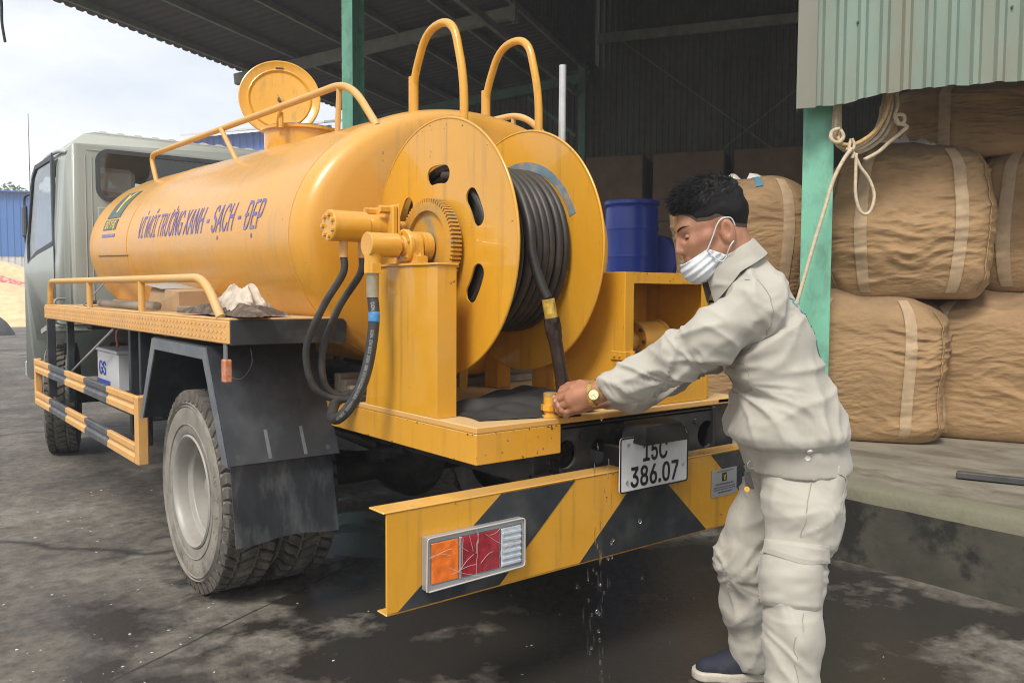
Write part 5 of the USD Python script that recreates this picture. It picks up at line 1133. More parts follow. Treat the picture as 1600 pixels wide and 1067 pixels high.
side_i = side.buffer(-.045); plan_i = plan.buffer(-.05); fr_i = fr_sec.buffer(-.05)
inner = to_man(ex_x(side_i.intersection(sbox(0, 1.02, 20, 4)), cxl, cxr)) ^ to_man(ex_z(plan_i, .2, 2.6)) ^ to_man(ex_y(fr_i, cy0, cy1))
rw = sbox(1.50, 1.93, 2.61, 2.155).buffer(.10, quad_segs=8)      # rear window
rwp = sbox(1.48, 1.935, mir(1.48), 2.115).buffer(.075, quad_segs=8)
cut_r = to_man(ex_y(rwp, cy0-.1, cy0+.12))
dwin = Polygon([(cy0+.33, 1.55), (cy0+.33, 2.16), (cy0+.95, 2.16), (cy0+1.10, 2.10), (cy0+1.40, 1.60), (cy0+1.40, 1.42), (cy0+1.0, 1.50)]).buffer(-.03).buffer(.03)
cut_d = to_man(ex_x(dwin, cxl-.3, cxr+.3))
ws = to_man(obox((CX, cy0+1.37, 1.83), ((1, 0, 0), (0, -.477, .879), (0, .879, .477)), (.83, .35, .18), .04))
shell = (outer-inner)-cut_r-cut_d-ws
cab = part(truck, 'cab', shell, 'cab_paint', smooth=28)
for k, x in enumerate(np.linspace(cxl+.30, cxr-.30, 11)): part(cab, 'roof_rib', hullpts([(x-.045, cy0+.07, 2.322), (x+.045, cy0+.07, 2.322), (x-.016, cy0+.10, 2.344), (x+.016, cy0+.10, 2.344), (x-.016, cy0+.70, 2.345), (x+.016, cy0+.70, 2.345), (x-.045, cy0+.75, 2.326), (x+.045, cy0+.75, 2.326)]), 'cab_paint', smooth=False)
part(cab, 'drip_rail', tube(spline([(cxl+.055, cy0+.06, 2.17), (cxl+.05, cy0+.35, 2.205), (cxl+.05, cy0+.8, 2.20), (cxl+.06, cy0+1.1, 2.13), (cxl+.04, cy0+1.3, 1.88)], 6), .014, 8), 'cab_paint', smooth=True)
gk = rwp.buffer(.016).difference(rwp.buffer(-.014))
rwn = part(truck, 'cab_rear_window', ex_y(gk, cy0-.012, cy0+.02), 'cab_trim', smooth=30)
part(rwn, 'pane', ex_y(rwp.buffer(-.004), cy0+.004, cy0+.008), 'window_glass', smooth=False)
for xs_ in (cxl, cxr):
    sg = 1 if xs_ == cxl else -1
    wn = part(truck, 'cab_door_window', ex_x(dwin.buffer(.012).difference(dwin.buffer(-.02)), xs_+(.004 if sg > 0 else -.03), xs_+(.03 if sg > 0 else -.004)), 'cab_trim', smooth=False)
    part(wn, 'pane', ex_x(dwin, xs_+sg*.016-.002, xs_+sg*.016+.002), 'window_glass', smooth=False)
dl = part(truck, 'cab_door', [tube(fillet([(cxl-.001, cy0+.25, 2.18), (cxl-.001, cy0+.25, 1.0), (cxl-.001, cy0+.55, .99)], .05, 5), .006, 6)], 'cab_trim', smooth=True, label='seam of the left cab door')
part(dl, 'door_handle', [cbox(cxl-.004, cxl+.002, cy0+.30, cy0+.44, 1.16, 1.25, .002), cbox(cxl-.020, cxl-.0045, cy0+.31, cy0+.43, 1.195, 1.215, .004)], 'cab_trim', smooth=False)
# pressed grooves on the back wall and lower left panel
for x in (cxl+.16, cxl+.20): part(cab, 'body_groove', tube([(x, cy0-.0005, 1.15), (x, cy0-.0005, 2.15)], .004, 6), 'cab_paint')
part(cab, 'body_groove', tube([(cxl+.17, cy0-.0005, 2.19), (cxr-.17, cy0-.0005, 2.19)], .004, 6), 'cab_paint')
part(truck, 'cab_vent_panel', cbox(cxl+.235, cxl+.34, cy0-.012, cy0-.0005, 1.38, 1.80, .008), 'cab_paint', smooth=False)
part(truck, 'antenna', cyl((cxl+.02, cy0+1.28, 1.95), (cxl+.02, cy0+1.28, 2.62), .0035, .002, n=6), 'cab_trim')
wsg = obox((CX, cy0+1.375, 1.83), ((1, 0, 0), (0, -.477, .879), (0, .879, .477)), (.82, .37, .003), .001)
part(truck, 'windscreen', wsg, 'window_glass', smooth=False)
# behind the wheel
for x in (cxl+.38, CX+.05, cxr-.38):
    s_ = part(truck, 'seat', [cbox(x-.24, x+.24, cy0+.16, cy0+.28, 1.25, 1.88, .05), cbox(x-.24, x+.24, cy0+.28, cy0+.72, 1.18, 1.34, .05)], 'seat_vinyl')
    part(s_, 'head_rest', cbox(x-.15, x+.15, cy0+.15, cy0+.24, 1.89, 2.10, .04), 'cab_inside')
part(truck, 'dashboard', cbox(cxl+.08, cxr-.08, cy0+1.18, cy0+1.50, 1.15, 1.50, .06), 'cab_trim')
tw = []; wc = np.array([cxl+.40, cy0+1.0, 1.62]); wn_ = np.array([0, -.75, .66]); wn_ /= np.linalg.norm(wn_); wu = np.cross(wn_, [1, 0, 0])
tw.append(tube([wc+.2*(math.cos(t)*np.array([1, 0, 0])+math.sin(t)*wu) for t in np.linspace(0, 2*math.pi, 40, endpoint=False)], .013, 8, closed=True)); tw.append(cyl(wc, wc-wn_*.4, .03, n=10)); tw.append(cbox(wc[0]-.19, wc[0]+.19, wc[1]-.015, wc[1]+.015, wc[2]-.02, wc[2]+.02, .006))
part(truck, 'steering_wheel', tw, 'rim_paint')
# left mirror, front step, lower arm
mi = part(truck, 'mirror', [cbox(cxl+.015, cxl+.045, cy0+1.58, cy0+1.70, 1.66, 1.92, .012)], 'cab_trim')
part(mi, 'mirror_arm', tube(fillet([(cxl+.10, cy0+1.30, 2.02), (cxl+.03, cy0+1.64, 2.0), (cxl+.03, cy0+1.64, 1.60), (cxl+.10, cy0+1.5, 1.55)], .05, 5), .010, 8), 'cab_trim', smooth=True)
part(truck, 'grab_rail', tube(fillet([(cxl+.02, cy0+.02, 1.16), (cxl-.05, cy0+.0, 1.16), (cxl-.05, cy0+.0, .99), (cxl+.02, cy0+.02, .985)], .03, 5), .008, 8), 'rim_paint', smooth=True)
part(truck, 'front_bumper', cbox(cxl+.01, cxr-.01, cy1-.10, cy1+.08, .47, .64, .03), 'cab_paint')
part(truck, 'cab_mud_guard', [ex_x(Polygon([(cy0+.02, .975), (cy0+.30, .975), (cy0+.55, .93), (cy0+.53, .90), (cy0+.28, .94), (cy0+.02, .94)]), cxl-.05, cxl+.25)], 'cab_paint', smooth=False)
part(truck, 'gearbox', [cbox(1.85, 2.3, 6.2, 6.9, .55, .98, .03), cbox(1.3, 1.75, 6.22, 6.36, .95, 1.15, .01)], 'chassis_black', smooth=False)
part(truck, 'air_filter', [cyl((1.62, 6.3, 1.17), (1.62, 6.3, 1.38), .07, n=20)], 'chassis_black')

# ------------------------------------------------------------------ loose things on the decks
T = thing('cardboard_box', 'half-open cardboard box on the side deck against the tank', 'box', (1.22, 4.2, 1.126))
part(T, 'box', hullpts([(1.17, 3.86, 1.127), (1.38, 3.86, 1.127), (1.17, 4.38, 1.127), (1.38, 4.38, 1.127), (1.17, 3.86, 1.215), (1.38, 3.86, 1.225), (1.19, 4.36, 1.235), (1.38, 4.36, 1.24)]), 'carton_brown', smooth=False)
part(T, 'flap', [hullpts([(1.165, 4.10, 1.226), (1.39, 4.10, 1.232), (1.39, 4.42, 1.265), (1.165, 4.42, 1.252), (1.165, 4.10, 1.229), (1.39, 4.10, 1.235)])], 'carton_grey', smooth=False)
single('wooden_board', beam((1.20, 3.88, 1.14), (1.16, 3.36, 1.142), .07, .022), 'wood_grey', 'short weathered board lying beside the crumpled paper', 'board', smooth=False)
single('grey_pipe', tube(spline([(1.10, 5.02, 1.15), (1.12, 4.6, 1.148), (1.09, 4.2, 1.15), (1.11, 3.98, 1.15)], 8), .020, 10), 'wood_grey', 'length of grey pipe lying behind the deck rail', 'pipe', smooth=True)
single('metal_sheet_scrap', hullpts([(1.08, 5.35, 1.13), (1.14, 5.6, 1.13), (1.22, 5.3, 1.30), (1.26, 5.5, 1.31), (1.08, 5.36, 1.134), (1.225, 5.3, 1.304)]), 'fender_edge', 'bent grey metal scrap leaning at the front of the side deck', 'scrap', smooth=False)
def crumple(c, rx, ry, h, seed, n=46, rot=0.0, ragged=.25, fold=9):
    V = []; r_ = np.random.default_rng(seed)
    for j in range(n):
        for i in range(n):
            u, v = 2*i/(n-1)-1, 2*j/(n-1)-1; rr = math.hypot(u, v); p = np.array([[u*2.2+seed, v*2.2, .3]])
            k = 1-ragged*meshkit.noise(np.array([[math.atan2(v, u)*2.2, 1.0, seed]]), seed)[0]
            q = abs(2*meshkit.noise(np.array([[u*1.7+seed, v*1.7, 7.]]), seed+1)[0]-1); q2 = abs(2*meshkit.noise(np.array([[u*4+seed, v*4, 7.]]), seed+2)[0]-1)
            z = h*(1-min(1, max(abs(u), abs(v))**2.2))*(.35+.95*(1-q))+h*.30*(1-q2)*(1-.6*rr*.7)
            a = rot; x, y = u*rx*k, v*ry*k; V.append((c[0]+x*math.cos(a)-y*math.sin(a), c[1]+x*math.sin(a)+y*math.cos(a), c[2]+.003+max(z, 0)))
    F = []
    for j in range(n-1):
        for i in range(n-1): a = j*n+i; F += [(a, a+1, a+n+1), (a, a+n+1, a+n)]
    return trimesh.Trimesh(np.array(V), np.array(F), process=False)
single('crumpled_paper', crumple((1.17, 3.08, 1.14), .115, .20, .075, 5, rot=.2, ragged=.6), 'newsprint', 'crumpled dirty paper lying on the rear corner of the side deck', 'paper', smooth=25)
single('dirty_rag', crumple((1.15, 3.10, 1.127), .135, .40, .035, 8, rot=.03, ragged=.45), 'rag_brown', 'dark dirty rag spread under the crumpled paper', 'rag', smooth=25)
# black bag on the rear platform: a folded sheet bulging over an open mouth
n = 40; V = []
for j in range(n):
    for i in range(n):
        u, v = i/(n-1), j/(n-1); arch = math.sin(math.pi*v)**.8
        x = 1.50+.335*u+.02*math.sin(5*v); y = 2.06+.30*v-.10*u*(1-v)-.02
        z = .829+(.075*arch*(.25+.75*u)+.034*(abs(2*meshkit.noise(np.array([[u*3.5+v*2, v*4, 2.]]), 3)[0]-1)-.35)*arch)*(min(1, u*4))
        V.append((x, y, z))
F = []
for j in range(n-1):
    for i in range(n-1): a = j*n+i; F += [(a, a+1, a+n+1), (a, a+n+1, a+n)]
bag = trimesh.Trimesh(np.array(V), np.array(F), process=False); low = bag.copy(); lv = np.array(low.vertices); lv[:, 2] = np.minimum(lv[:, 2]-.004, .8285+.010*np.sin(lv[:, 1]*30)**2); low.vertices = lv
kb = thing('black_bag', 'empty black bag with a gaping mouth lying on the rear platform', 'bag', (1.66, 2.2, .827))
part(kb, 'upper_sheet', bag, 'black_cloth', smooth=50); part(kb, 'lower_sheet', trimesh.Trimesh(lv, low.faces[:, ::-1], process=False), 'black_cloth', smooth=50)
single('black_cloth', crumple((1.86, 2.06, .828), .10, .09, .045, 12), 'black_cloth', 'small crumpled black cloth behind the drain plug', 'cloth', smooth=40)
# spare planks stowed under the tank
for k in range(3): single('plank', cbox(1.50, 2.62, 2.86+.05*k, 2.905+.05*k, .828, .86+.02*k, .004), 'wood_grey', ['nearest grey plank lying below the tank end', 'middle grey plank lying below the tank end', 'farthest grey plank lying below the tank end'][k], 'plank', smooth=False)
# water drops falling from the platform edge
dz = []
for x, y, s in ((940, 655, .5), (1000, 814, 1.2), (950, 872, .8), (944, 926, .6), (932, 895, .5), (955, 848, .7), (938, 913, .9), (925, 960, .6), (933, 955, 1.1), (935, 985, .8), (937, 1000, .7), (924, 1012, .9), (938, 1035, .7), (940, 1050, .6), (920, 938, .6), (946, 770, .5), (948, 783, .5), (902, 916, .5), (956, 870, .6), (1003, 903, .5), (1047, 1004, .5), (936, 958, .9), (922, 1020, .6), (941, 1062, .7), (958, 843, .8), (919, 905, .5), (927, 890, .5)):
    c = px3(x, y, 2.42+.02*((x*7+y) % 5-2)); r = .0042*s
    m = trimesh.creation.icosphere(2, r*1.15); m.apply_scale((1, 1, 1.15 if s > .7 else 1.9)); m.apply_translation(c); dz.append(m)
r_ = np.random.default_rng(3)
for k in range(34):
    c = px3(r_.normal(937, 9), r_.uniform(690, 1066), 2.42+r_.normal(0, .03)); l = r_.uniform(.006, .03); dz.append(tube(np.array([c+Z3*l*q for q in (-1, -.5, 0, .5, 1)]), np.array([.0003, .0012, .0017, .0014, .0003]), 7))
single('water_drops', dz, 'water', 'drops of water falling behind the striped bumper', 'water drops', kind='stuff', smooth=True)
dz = [tube(spline([NOZ, NOZ+[.004, -.002, -.03], NOZ+[.006, -.004, -.06]], 4), .0022, 6)]
single('water_trickle', dz, 'water', 'thin trickle of water running from the nozzle to the hands', 'water', smooth=True)
# ------------------------------------------------------------------ the man: bending forward, washing his hands under the nozzle
MB = np.stack([_r, fh, Z3])                                  # local axes: x = the way his back faces, y = away from his left side, z up
def L(px, py, d): return MB @ px3(px, py, d)
def world(m): m = m.copy(); m.vertices = np.array(m.vertices) @ MB; return m
def smin(a, b, k): h = np.clip(.5+.5*(b-a)/k, 0, 1); return b+(a-b)*h-k*h*(1-h)
def rc(p, a, b, ra, rb, sq=(1, 1, 1)):
    """Round cone from a to b; sq squeezes the axes."""
    s = np.array(sq, float); a, b, p = np.array(a)*s, np.array(b)*s, p*s; ab = b-a; t = np.clip(((p-a)@ab)/(ab@ab+1e-12), 0, 1)
    return np.linalg.norm(p-a-t[:, None]*ab, axis=1)-(ra+(rb-ra)*t)
def chain(p, pts, rs, k=.03, sq=(1, 1, 1)):
    d = None
    for i in range(len(pts)-1):
        e = rc(p, pts[i], pts[i+1], rs[i], rs[i+1], sq); d = e if d is None else smin(d, e, k)
    return d
def ell(p, c, r): q = (p-np.array(c))/np.array(r); n = np.linalg.norm(q, axis=1); return (n-1)*min(r)*(.6+.4*np.clip(n, 0, 1))
def ridge(q, seed): return 1-np.abs(2*meshkit.noise(q, seed)-1)

D0 = 2.43
person = thing('person', 'man in beige work clothes and white mask bending to rinse his hands', 'person', np.array(L(1215, 1130, D0)) @ MB*[1, 1, 0])
# ---- jacket
spine = [L(1243, 722, D0), L(1226, 650, D0), L(1200, 545, D0), L(1178, 478, D0), L(1160, 434, D0)]
srad = [.122, .123, .105, .086, .060]
swid = [1.0, 1.0, .95, .75, .3]
la = [L(1178, 482, 2.28), L(1116, 524, 2.31), L(1060, 560, 2.38), L(1003, 588, 2.45), L(953, 606, 2.50)]; lar = [.066, .066, .060, .055, .041]
ra = [L(1176, 482, 2.58), L(1100, 540, 2.66), L(1040, 585, 2.70), L(985, 610, 2.69), L(950, 618, 2.67)]; rar = [.068, .070, .066, .056, .043]
def jacket(p):
    d = None
    for off in (-.085, 0, .085):
        rr = [r-(abs(off)*.12) for r in srad]; e = chain(p, [s+np.array([0, off*w, 0]) for s, w in zip(spine, swid)], rr, .04); d = e if d is None else smin(d, e, .06)
    d = smin(d, rc(p, L(1178, 474, 2.30), L(1176, 470, 2.57), .062, .062), .05)           # shoulders
    d = smin(d, chain(p, la, lar, .03), .022); d = smin(d, chain(p, ra, rar, .03), .022)
    return d
armpit, shoulder_c, elbow_c = L(1128, 572, D0), L(1222, 470, D0), L(1066, 590, D0)
def radiate(p, c, seed, freq, L0, amp, lim=None):
    v = p-c; r = np.hypot(v[:, 0], v[:, 2]); an = np.arctan2(v[:, 2], v[:, 0]); w = amp*np.exp(-((r-L0*.55)/(L0*.55))**2)
    if lim is not None: w = w*np.clip((lim-np.abs(an-lim_c(seed)))/.25, 0, 1)
    f = ridge(np.stack([an*freq, r*3.2, p[:, 1]*1.6+seed], 1), seed); return w*(f**2.2-.35)
def jfold(p, n):
    d = np.zeros(len(p)); dl = chain(p, la, lar)
    armw = np.clip((.045-dl)/.03, 0, 1)*np.clip((L(1165, 500, D0)[0]-p[:, 0])/.06, 0, 1); tw_ = 1-armw
    wp = p+.05*np.stack([meshkit.noise(p*7+k*3.3, 40+k) for k in range(3)], 1)
    d += tw_*(radiate(wp, armpit, 3, 3.4, .34, .021)+radiate(wp, shoulder_c, 5, 2.6, .26, .010)+radiate(wp, L(1268, 690, D0), 8, 3.2, .24, .014)+radiate(wp, L(1150, 470, D0), 6, 3.0, .2, .010))
    d += tw_*.008*(ridge(np.stack([wp[:, 0]*5-wp[:, 2]*7, wp[:, 1]*4, wp[:, 2]*2+wp[:, 0]*2], 1), 9)**1.6-.42)
    zz = np.clip(1-np.abs(hemz(p)-.11)/.05, 0, 1); d += tw_*zz*(.006+.014*(ridge(np.stack([wp[:, 0]*15+p[:, 2]*7, wp[:, 1]*15, p[:, 2]*3], 1), 12)**1.4-.40))
    an_ = np.arctan2(wp[:, 2]-armpit[2], wp[:, 0]-armpit[0]); ra_ = np.hypot(wp[:, 0]-armpit[0], wp[:, 2]-armpit[2])
    d += tw_*.010*ridge(np.stack([an_*4.2, ra_*2.2, wp[:, 1]*2], 1), 31)**7*np.clip(1.2-ra_*2.2, .15, 1)*np.clip((ra_-.03)/.08, 0, 1)
    d += tw_*.008*ridge(np.stack([wp[:, 0]*6-wp[:, 2]*8, wp[:, 2]*1.5+wp[:, 0]*1.5, wp[:, 1]*3], 1), 33)**8
    d *= np.clip((hemz(p)-.062)/.025, 0, 1)*(tw_)+armw; d += tw_*.004*np.exp(-((hemz(p)-.098)/.022)**2)
    ax = la[-1]-la[0]; ax = ax/np.linalg.norm(ax); s = (p-la[0])@ax
    d += armw*(.004+.008*np.clip((s-.22)/.2, 0, 1))*(ridge(np.stack([wp[:, 0]*3+s*9+wp[:, 2]*12, wp[:, 2]*6, wp[:, 1]*6], 1), 15)**1.8-.34)
    d += armw*.006*(ridge(np.stack([s*5-p[:, 2]*20, wp[:, 2]*9, wp[:, 1]*12], 1), 16)**1.6-.38)
    d += armw*(.010*ridge(np.stack([s*4+wp[:, 2]*15, wp[:, 2]*4-s*5, wp[:, 1]*4], 1), 35)**7+.008*ridge(np.stack([s*13-wp[:, 2]*6, wp[:, 2]*3, wp[:, 1]*5], 1), 37)**8)
    d += armw*(radiate(wp, L(1062, 592, 2.3), 17, 3.2, .15, .013))
    cuffw = np.clip((s-.38)/.05, 0, 1)*np.clip((.52-s)/.05, 0, 1); d += armw*cuffw*.010*(ridge(np.stack([s*3, p[:, 2]*34, p[:, 1]*34], 1), 17)**1.4-.4)
    return d
lo, hi = L(935, 760, 2.85), L(1345, 380, 2.0); lo = np.array([L(935, 600, 2.5)[0]-.06, 1.98, L(1200, 742, D0)[2]-.02]); hi = np.array([L(1345, 600, D0)[0], 2.95, L(1200, 395, D0)[2]+.02])
hemz = lambda p: p[:, 2]-(L(1160, 728, D0)[2]+(p[:, 0]-L(1160, 728, D0)[0])*.06)
neck_c, neck_n = L(1146, 416, D0-.01), np.array([-.50, 0, .86])
def jacket_cut(p):
    d = jacket(p); d = np.maximum(d, -hemz(p)); d = np.maximum(d, (p-neck_c)@neck_n-.0)
    e = (p-la[-1])@((la[-1]-la[-2])/np.linalg.norm(la[-1]-la[-2])); d = np.where(np.linalg.norm(p-la[-1], axis=1) < .12, np.maximum(d, e), d)
    return d
jm = surf_nets(jacket_cut, lo, hi, .0062); relax(jm, 6)
nv_ = vnormals(jm); jv = np.array(jm.vertices); jm.vertices = jv+nv_*jfold(jv, nv_)[:, None]; relax(jm, 1)
jp = part(person, 'jacket', world(jm), 'cloth_beige', smooth=True)
from scipy.spatial import cKDTree
class Snap:
    def __init__(s, ms): s.v = np.vstack([np.array(m.vertices) for m in ms]); s.n = np.vstack([vnormals(m) for m in ms]); s.t = cKDTree(s.v)
    def __call__(s, q, off): _, i = s.t.query(q, 4); n = s.n[i].mean(1); n /= np.linalg.norm(n, axis=1, keepdims=True); b = s.v[i].mean(1); return q+n*(((b-q)*n).sum(1)+off)[:, None], n
# waistband, buttons
def band_sdf(p):
    d = jacket(p)-.008; h = hemz(p); return np.maximum(np.maximum(d, h-.072), -h-.006)
wb = surf_nets(band_sdf, lo-[0, 0, .02], np.array([hi[0]+.02, hi[1], L(1200, 630, D0)[2]]), .0062); relax(wb, 5)
w_v, w_n = np.array(wb.vertices), vnormals(wb); wb.vertices = w_v+w_n*(.005*(ridge(np.stack([w_v[:, 0]*14, w_v[:, 1]*14, w_v[:, 2]*4], 1), 4)-.5))[:, None]
part(jp, 'waistband', world(wb), 'cloth_beige', smooth=50); on_jacket = Snap([jm, wb])
def trace_many(pts, sdf, d0=1.85):
    """First points of a surface on the lines through places."""
    a = np.array([MB @ (px3(x, y, 1.0)-EYE) for x, y in pts]); e = MB @ EYE; la_ = np.linalg.norm(a, axis=1); tt = np.full(len(a), d0)
    for _ in range(45): tt = tt+np.maximum(sdf(e+a*tt[:, None])*.85, -.004)/la_
    return e+a*tt[:, None]
def trace(px, py, sdf, d0=1.9): return trace_many([(px, py)], sdf, d0)[0]
def grads(p, sdf, h=.005):
    g = np.stack([sdf(p+e)-sdf(p-e) for e in np.eye(3)*h], 1); return g/np.maximum(np.linalg.norm(g, axis=1, keepdims=True), 1e-9)
to_cam = lambda q: -q/np.linalg.norm(q)
def disc_on(px, py, sdf, r, h, mt, parent, name, snap):
    q, g = snap(trace_many([(px, py)], sdf), .001); part(parent, name, world(lathe([(0, -.004), (r, -.004), (r, h*.7), (r*.8, h), (r*.35, h*.75), (0, h*.75)], q[0], g[0], 16)), mt)
for px, py in ((1263, 697), (1262, 716)): disc_on(px, py, lambda p: jacket(p)-.007, .0075, .003, 'button_pearl', jp, 'button', on_jacket)
def seam_line(pts, sdf, r, mt, parent, name, snap):
    q = trace_many(np.array(spline(np.array([(*p, 0) for p in pts]), 8))[:, :2], sdf); q, _ = snap(q, .0008); q, _ = snap(q, .0008); part(parent, name, world(tube(q, r, 6)), mt, smooth=True)
seam_line([(1166, 440), (1186, 446), (1200, 460), (1204, 482), (1200, 505), (1188, 532), (1172, 552)], jacket, .0013, 'cloth_seam', jp, 'shoulder_seam', on_jacket)
seam_line([(1138, 575), (1172, 568), (1178, 605), (1147, 612), (1138, 577)], jacket, .0010, 'cloth_seam', jp, 'chest_pocket', on_jacket)
# cuff
cu0, cu1 = la[-1]-(la[-1]-la[-2])/np.linalg.norm(la[-1]-la[-2])*.058, la[-1]; cax = (cu1-cu0)/np.linalg.norm(cu1-cu0)
part(jp, 'cuff', world(lathe([(.040, -.004), (.0515, 0), (.0475, .056), (.0455, .060), (.040, .058), (.039, .02)], cu0+cax*.004, cax, 36)), 'cloth_beige', smooth=50)
# collar: a folded band round the neck, points in front
ncol = 44; V = []
side_ = np.array([0, 1.0, 0]); fwd_ = np.array([-.86, 0, -.50])
for i in range(ncol):
    ph = (i/(ncol-1)*2-1)*2.75; dirv = -fwd_*math.cos(ph)+side_*math.sin(ph)
    fr_ = max(0, (abs(ph)-1.7)/1.05); c0 = neck_c+neck_n*.004
    inner_b = c0+dirv*.076-neck_n*.01-fwd_*(-.016*fr_); top_ = c0+dirv*(.070+.008*fr_)+neck_n*(.044-.028*fr_)+fwd_*.004
    out_ = c0+dirv*(.088+.012*fr_)+neck_n*(.038-.03*fr_); low_ = c0+dirv*(.101+.018*fr_)-neck_n*(.016+.050*fr_); lowi = c0+dirv*(.096+.018*fr_)-neck_n*(.017+.049*fr_)
    V += [inner_b, top_, (top_+out_)/2+neck_n*.003, out_, low_, lowi]
F = []
for i in range(ncol-1):
    for k in range(5): a = i*6+k; F += [(a, a+6, a+7), (a, a+7, a+1)]
part(jp, 'collar', world(trimesh.Trimesh(np.array(V), np.array(F), process=False)), 'cloth_beige', smooth=60)
# faint print on his back
def on_back_many(yz, off=.0045):
    yz = np.array(yz, float); q = np.c_[np.full(len(yz), hi[0]+.1), yz]
    for _ in range(60): q[:, 0] -= np.maximum((jacket(q)-off)*.85, -.004)
    return q
def back_patch(u0, u1, w0, w1, mt, name, n=7):
    V, F = [], []
    for i in range(n):
        for j in range(n):
            z = np.interp(i/(n-1), [0, 1], [u0, u1]); y = np.interp(j/(n-1), [0, 1], [w0, w1]); V.append((y, z))
    for i in range(n-1):
        for j in range(n-1): a = i*n+j; F += [(a, a+1, a+n+1), (a, a+n+1, a+n)]
    part(jp, name, world(trimesh.Trimesh(on_jacket(on_back_many(V, .004), .002)[0], np.array(F), process=False)), mt, smooth=False)
g = meshkit.text_mesh('CÔNG TY', .017, .0006, bold=True); v = np.array(g.vertices); v[:, 0] -= v[:, 0].min()
zt0 = L(1258, 520, D0)[2]; g.vertices = on_jacket(on_back_many(np.stack([2.335-v[:, 1]*1.6, zt0+v[:, 0]], 1), .004), .002)[0]+v[:, 2:]*np.array([1, 0, 0]); part(jp, 'back_print', world(g), 'cloth_teal', smooth=False)
back_patch(zt0-.060, zt0-.014, 2.295, 2.345, 'cloth_teal', 'back_print_block')

# ---- trousers
ll = [L(1266, 728, 2.34), L(1254, 800, 2.31), L(1237, 900, 2.26), L(1238, 1000, 2.22), L(1238, 1105, 2.19), L(1238, 1150, 2.19)]; llr = [.092, .089, .067, .060, .058, .060]
rl_ = [L(1232, 735, 2.53), L(1196, 805, 2.56), L(1163, 872, 2.59), L(1166, 940, 2.62), L(1175, 1012, 2.65), L(1177, 1032, 2.65)]; rlr = [.094, .088, .075, .066, .053, .052]
def pants(p):
    d = smin(chain(p, ll, llr, .04), chain(p, rl_, rlr, .04), .022)
    d = smin(d, rc(p, L(1245, 712, 2.37), L(1242, 712, 2.51), .106, .106), .035)
    return d
crotch, kneeb = L(1192, 826, 2.4), L(1190, 880, 2.55)
def pfold(p, n):
    wp = p+.05*np.stack([meshkit.noise(p*6+k*3.3, 50+k) for k in range(3)], 1)
    d = radiate(wp, crotch, 21, 3.4, .26, .013)*np.clip((np.hypot(wp[:, 0]-crotch[0], wp[:, 2]-crotch[2])-.04)/.09, 0, 1)+radiate(wp, L(1215, 950, 2.2), 24, 3.0, .18, .010)+radiate(wp, L(1300, 770, 2.3), 26, 3.0, .2, .009)
    lw = chain(p, ll, llr) < chain(p, rl_, rlr)
    d += np.where(lw, .007, .006)*(ridge(np.stack([wp[:, 0]*7+wp[:, 2]*3, wp[:, 1]*4, wp[:, 2]*np.where(lw, 8, 16)+wp[:, 0]*np.where(lw, 7, -9)], 1), 23)**1.8-.38)
    ac = np.arctan2(wp[:, 2]-crotch[2], wp[:, 0]-crotch[0]); rc_ = np.hypot(wp[:, 0]-crotch[0], wp[:, 2]-crotch[2])
    d += np.where(lw, .010, .012)*ridge(np.stack([ac*4.5, rc_*2.5, wp[:, 1]*2], 1), 41)**7*np.clip(1.2-rc_*1.8, .2, 1)*np.clip((rc_-.05)/.09, 0, 1)+.007*ridge(np.stack([wp[:, 0]*np.where(lw, 6, 5), wp[:, 1]*3, wp[:, 2]*np.where(lw, 4, 5)+wp[:, 0]*np.where(lw, 9, -9)], 1), 43)**8
    low = np.clip((.30-p[:, 2])/.2, 0, 1); d += low*.012*(ridge(np.stack([p[:, 0]*6, p[:, 1]*6, p[:, 2]*22], 1), 29)-.5)
    return d
def pants_cut(p):
    d = np.maximum(pants(p), hemz(p)-.03); r = p[:, 1] > 2.42
    return np.where(r, np.maximum(d, (L(1177, 1040, 2.65)[2]-p[:, 2])), np.maximum(d, .045-p[:, 2]))
plo = np.array([L(1100, 900, 2.6)[0], 1.98, .0]); phi = np.array([L(1345, 740, 2.3)[0], 2.85, L(1240, 690, D0)[2]+.03])
pm = surf_nets(pants_cut, plo, phi, .0066); relax(pm, 6)
pv, pn = np.array(pm.vertices), vnormals(pm); pm.vertices = pv+pn*pfold(pv, pn)[:, None]; relax(pm, 1)
tp = part(person, 'trousers', world(pm), 'cloth_beige', smooth=True); on_pants = Snap([pm])
# cargo pocket with flap, following the thigh
def slab(poly, thick, name, base_off=.0, parent=None, puff=.0, bottom_extra=0.0, nz=.006):
    """A cloth panel laid on the trouser leg: the polygon is given as seen from his left."""
    P = Polygon(poly); x0, y0, x1, y1 = P.bounds; n = 30
    tri = trimesh.creation.extrude_polygon(P, 1.0, engine='earcut'); tri = tri.subdivide_to_size(4.0, max_iter=8); v = np.array(tri.vertices); out = []
    S_ = trace_many(v[:, :2], pants); G_ = grads(S_, pants)
    for q, s_, g_ in zip(v, S_, G_):
        dd = P.exterior.distance(Point(q[0], q[1])); out.append(s_+g_*((base_off+thick*(.25+.75*min(1, dd/7))+puff*min(1, dd/25)+bottom_extra*(q[1]-y0)/(y1-y0)+nz*(meshkit.noise(np.array([[q[0]*.06, q[1]*.09, 2.]]), 8)[0]-.5)) if q[2] > .5 else -.006))
    tri.vertices = np.array(out); return part(parent or tp, name, world(tri), 'cloth_beige', smooth=55)
slab([(1193, 870), (1205, 862), (1283, 868), (1277, 948), (1268, 953), (1188, 943)], .007, 'cargo_pocket', .008, puff=.003, bottom_extra=.004, nz=.006)
slab([(1205, 842), (1287, 850), (1285, 878), (1262, 883), (1245, 881), (1202, 866)], .005, 'pocket_flap', .0185, puff=.001, nz=.003)
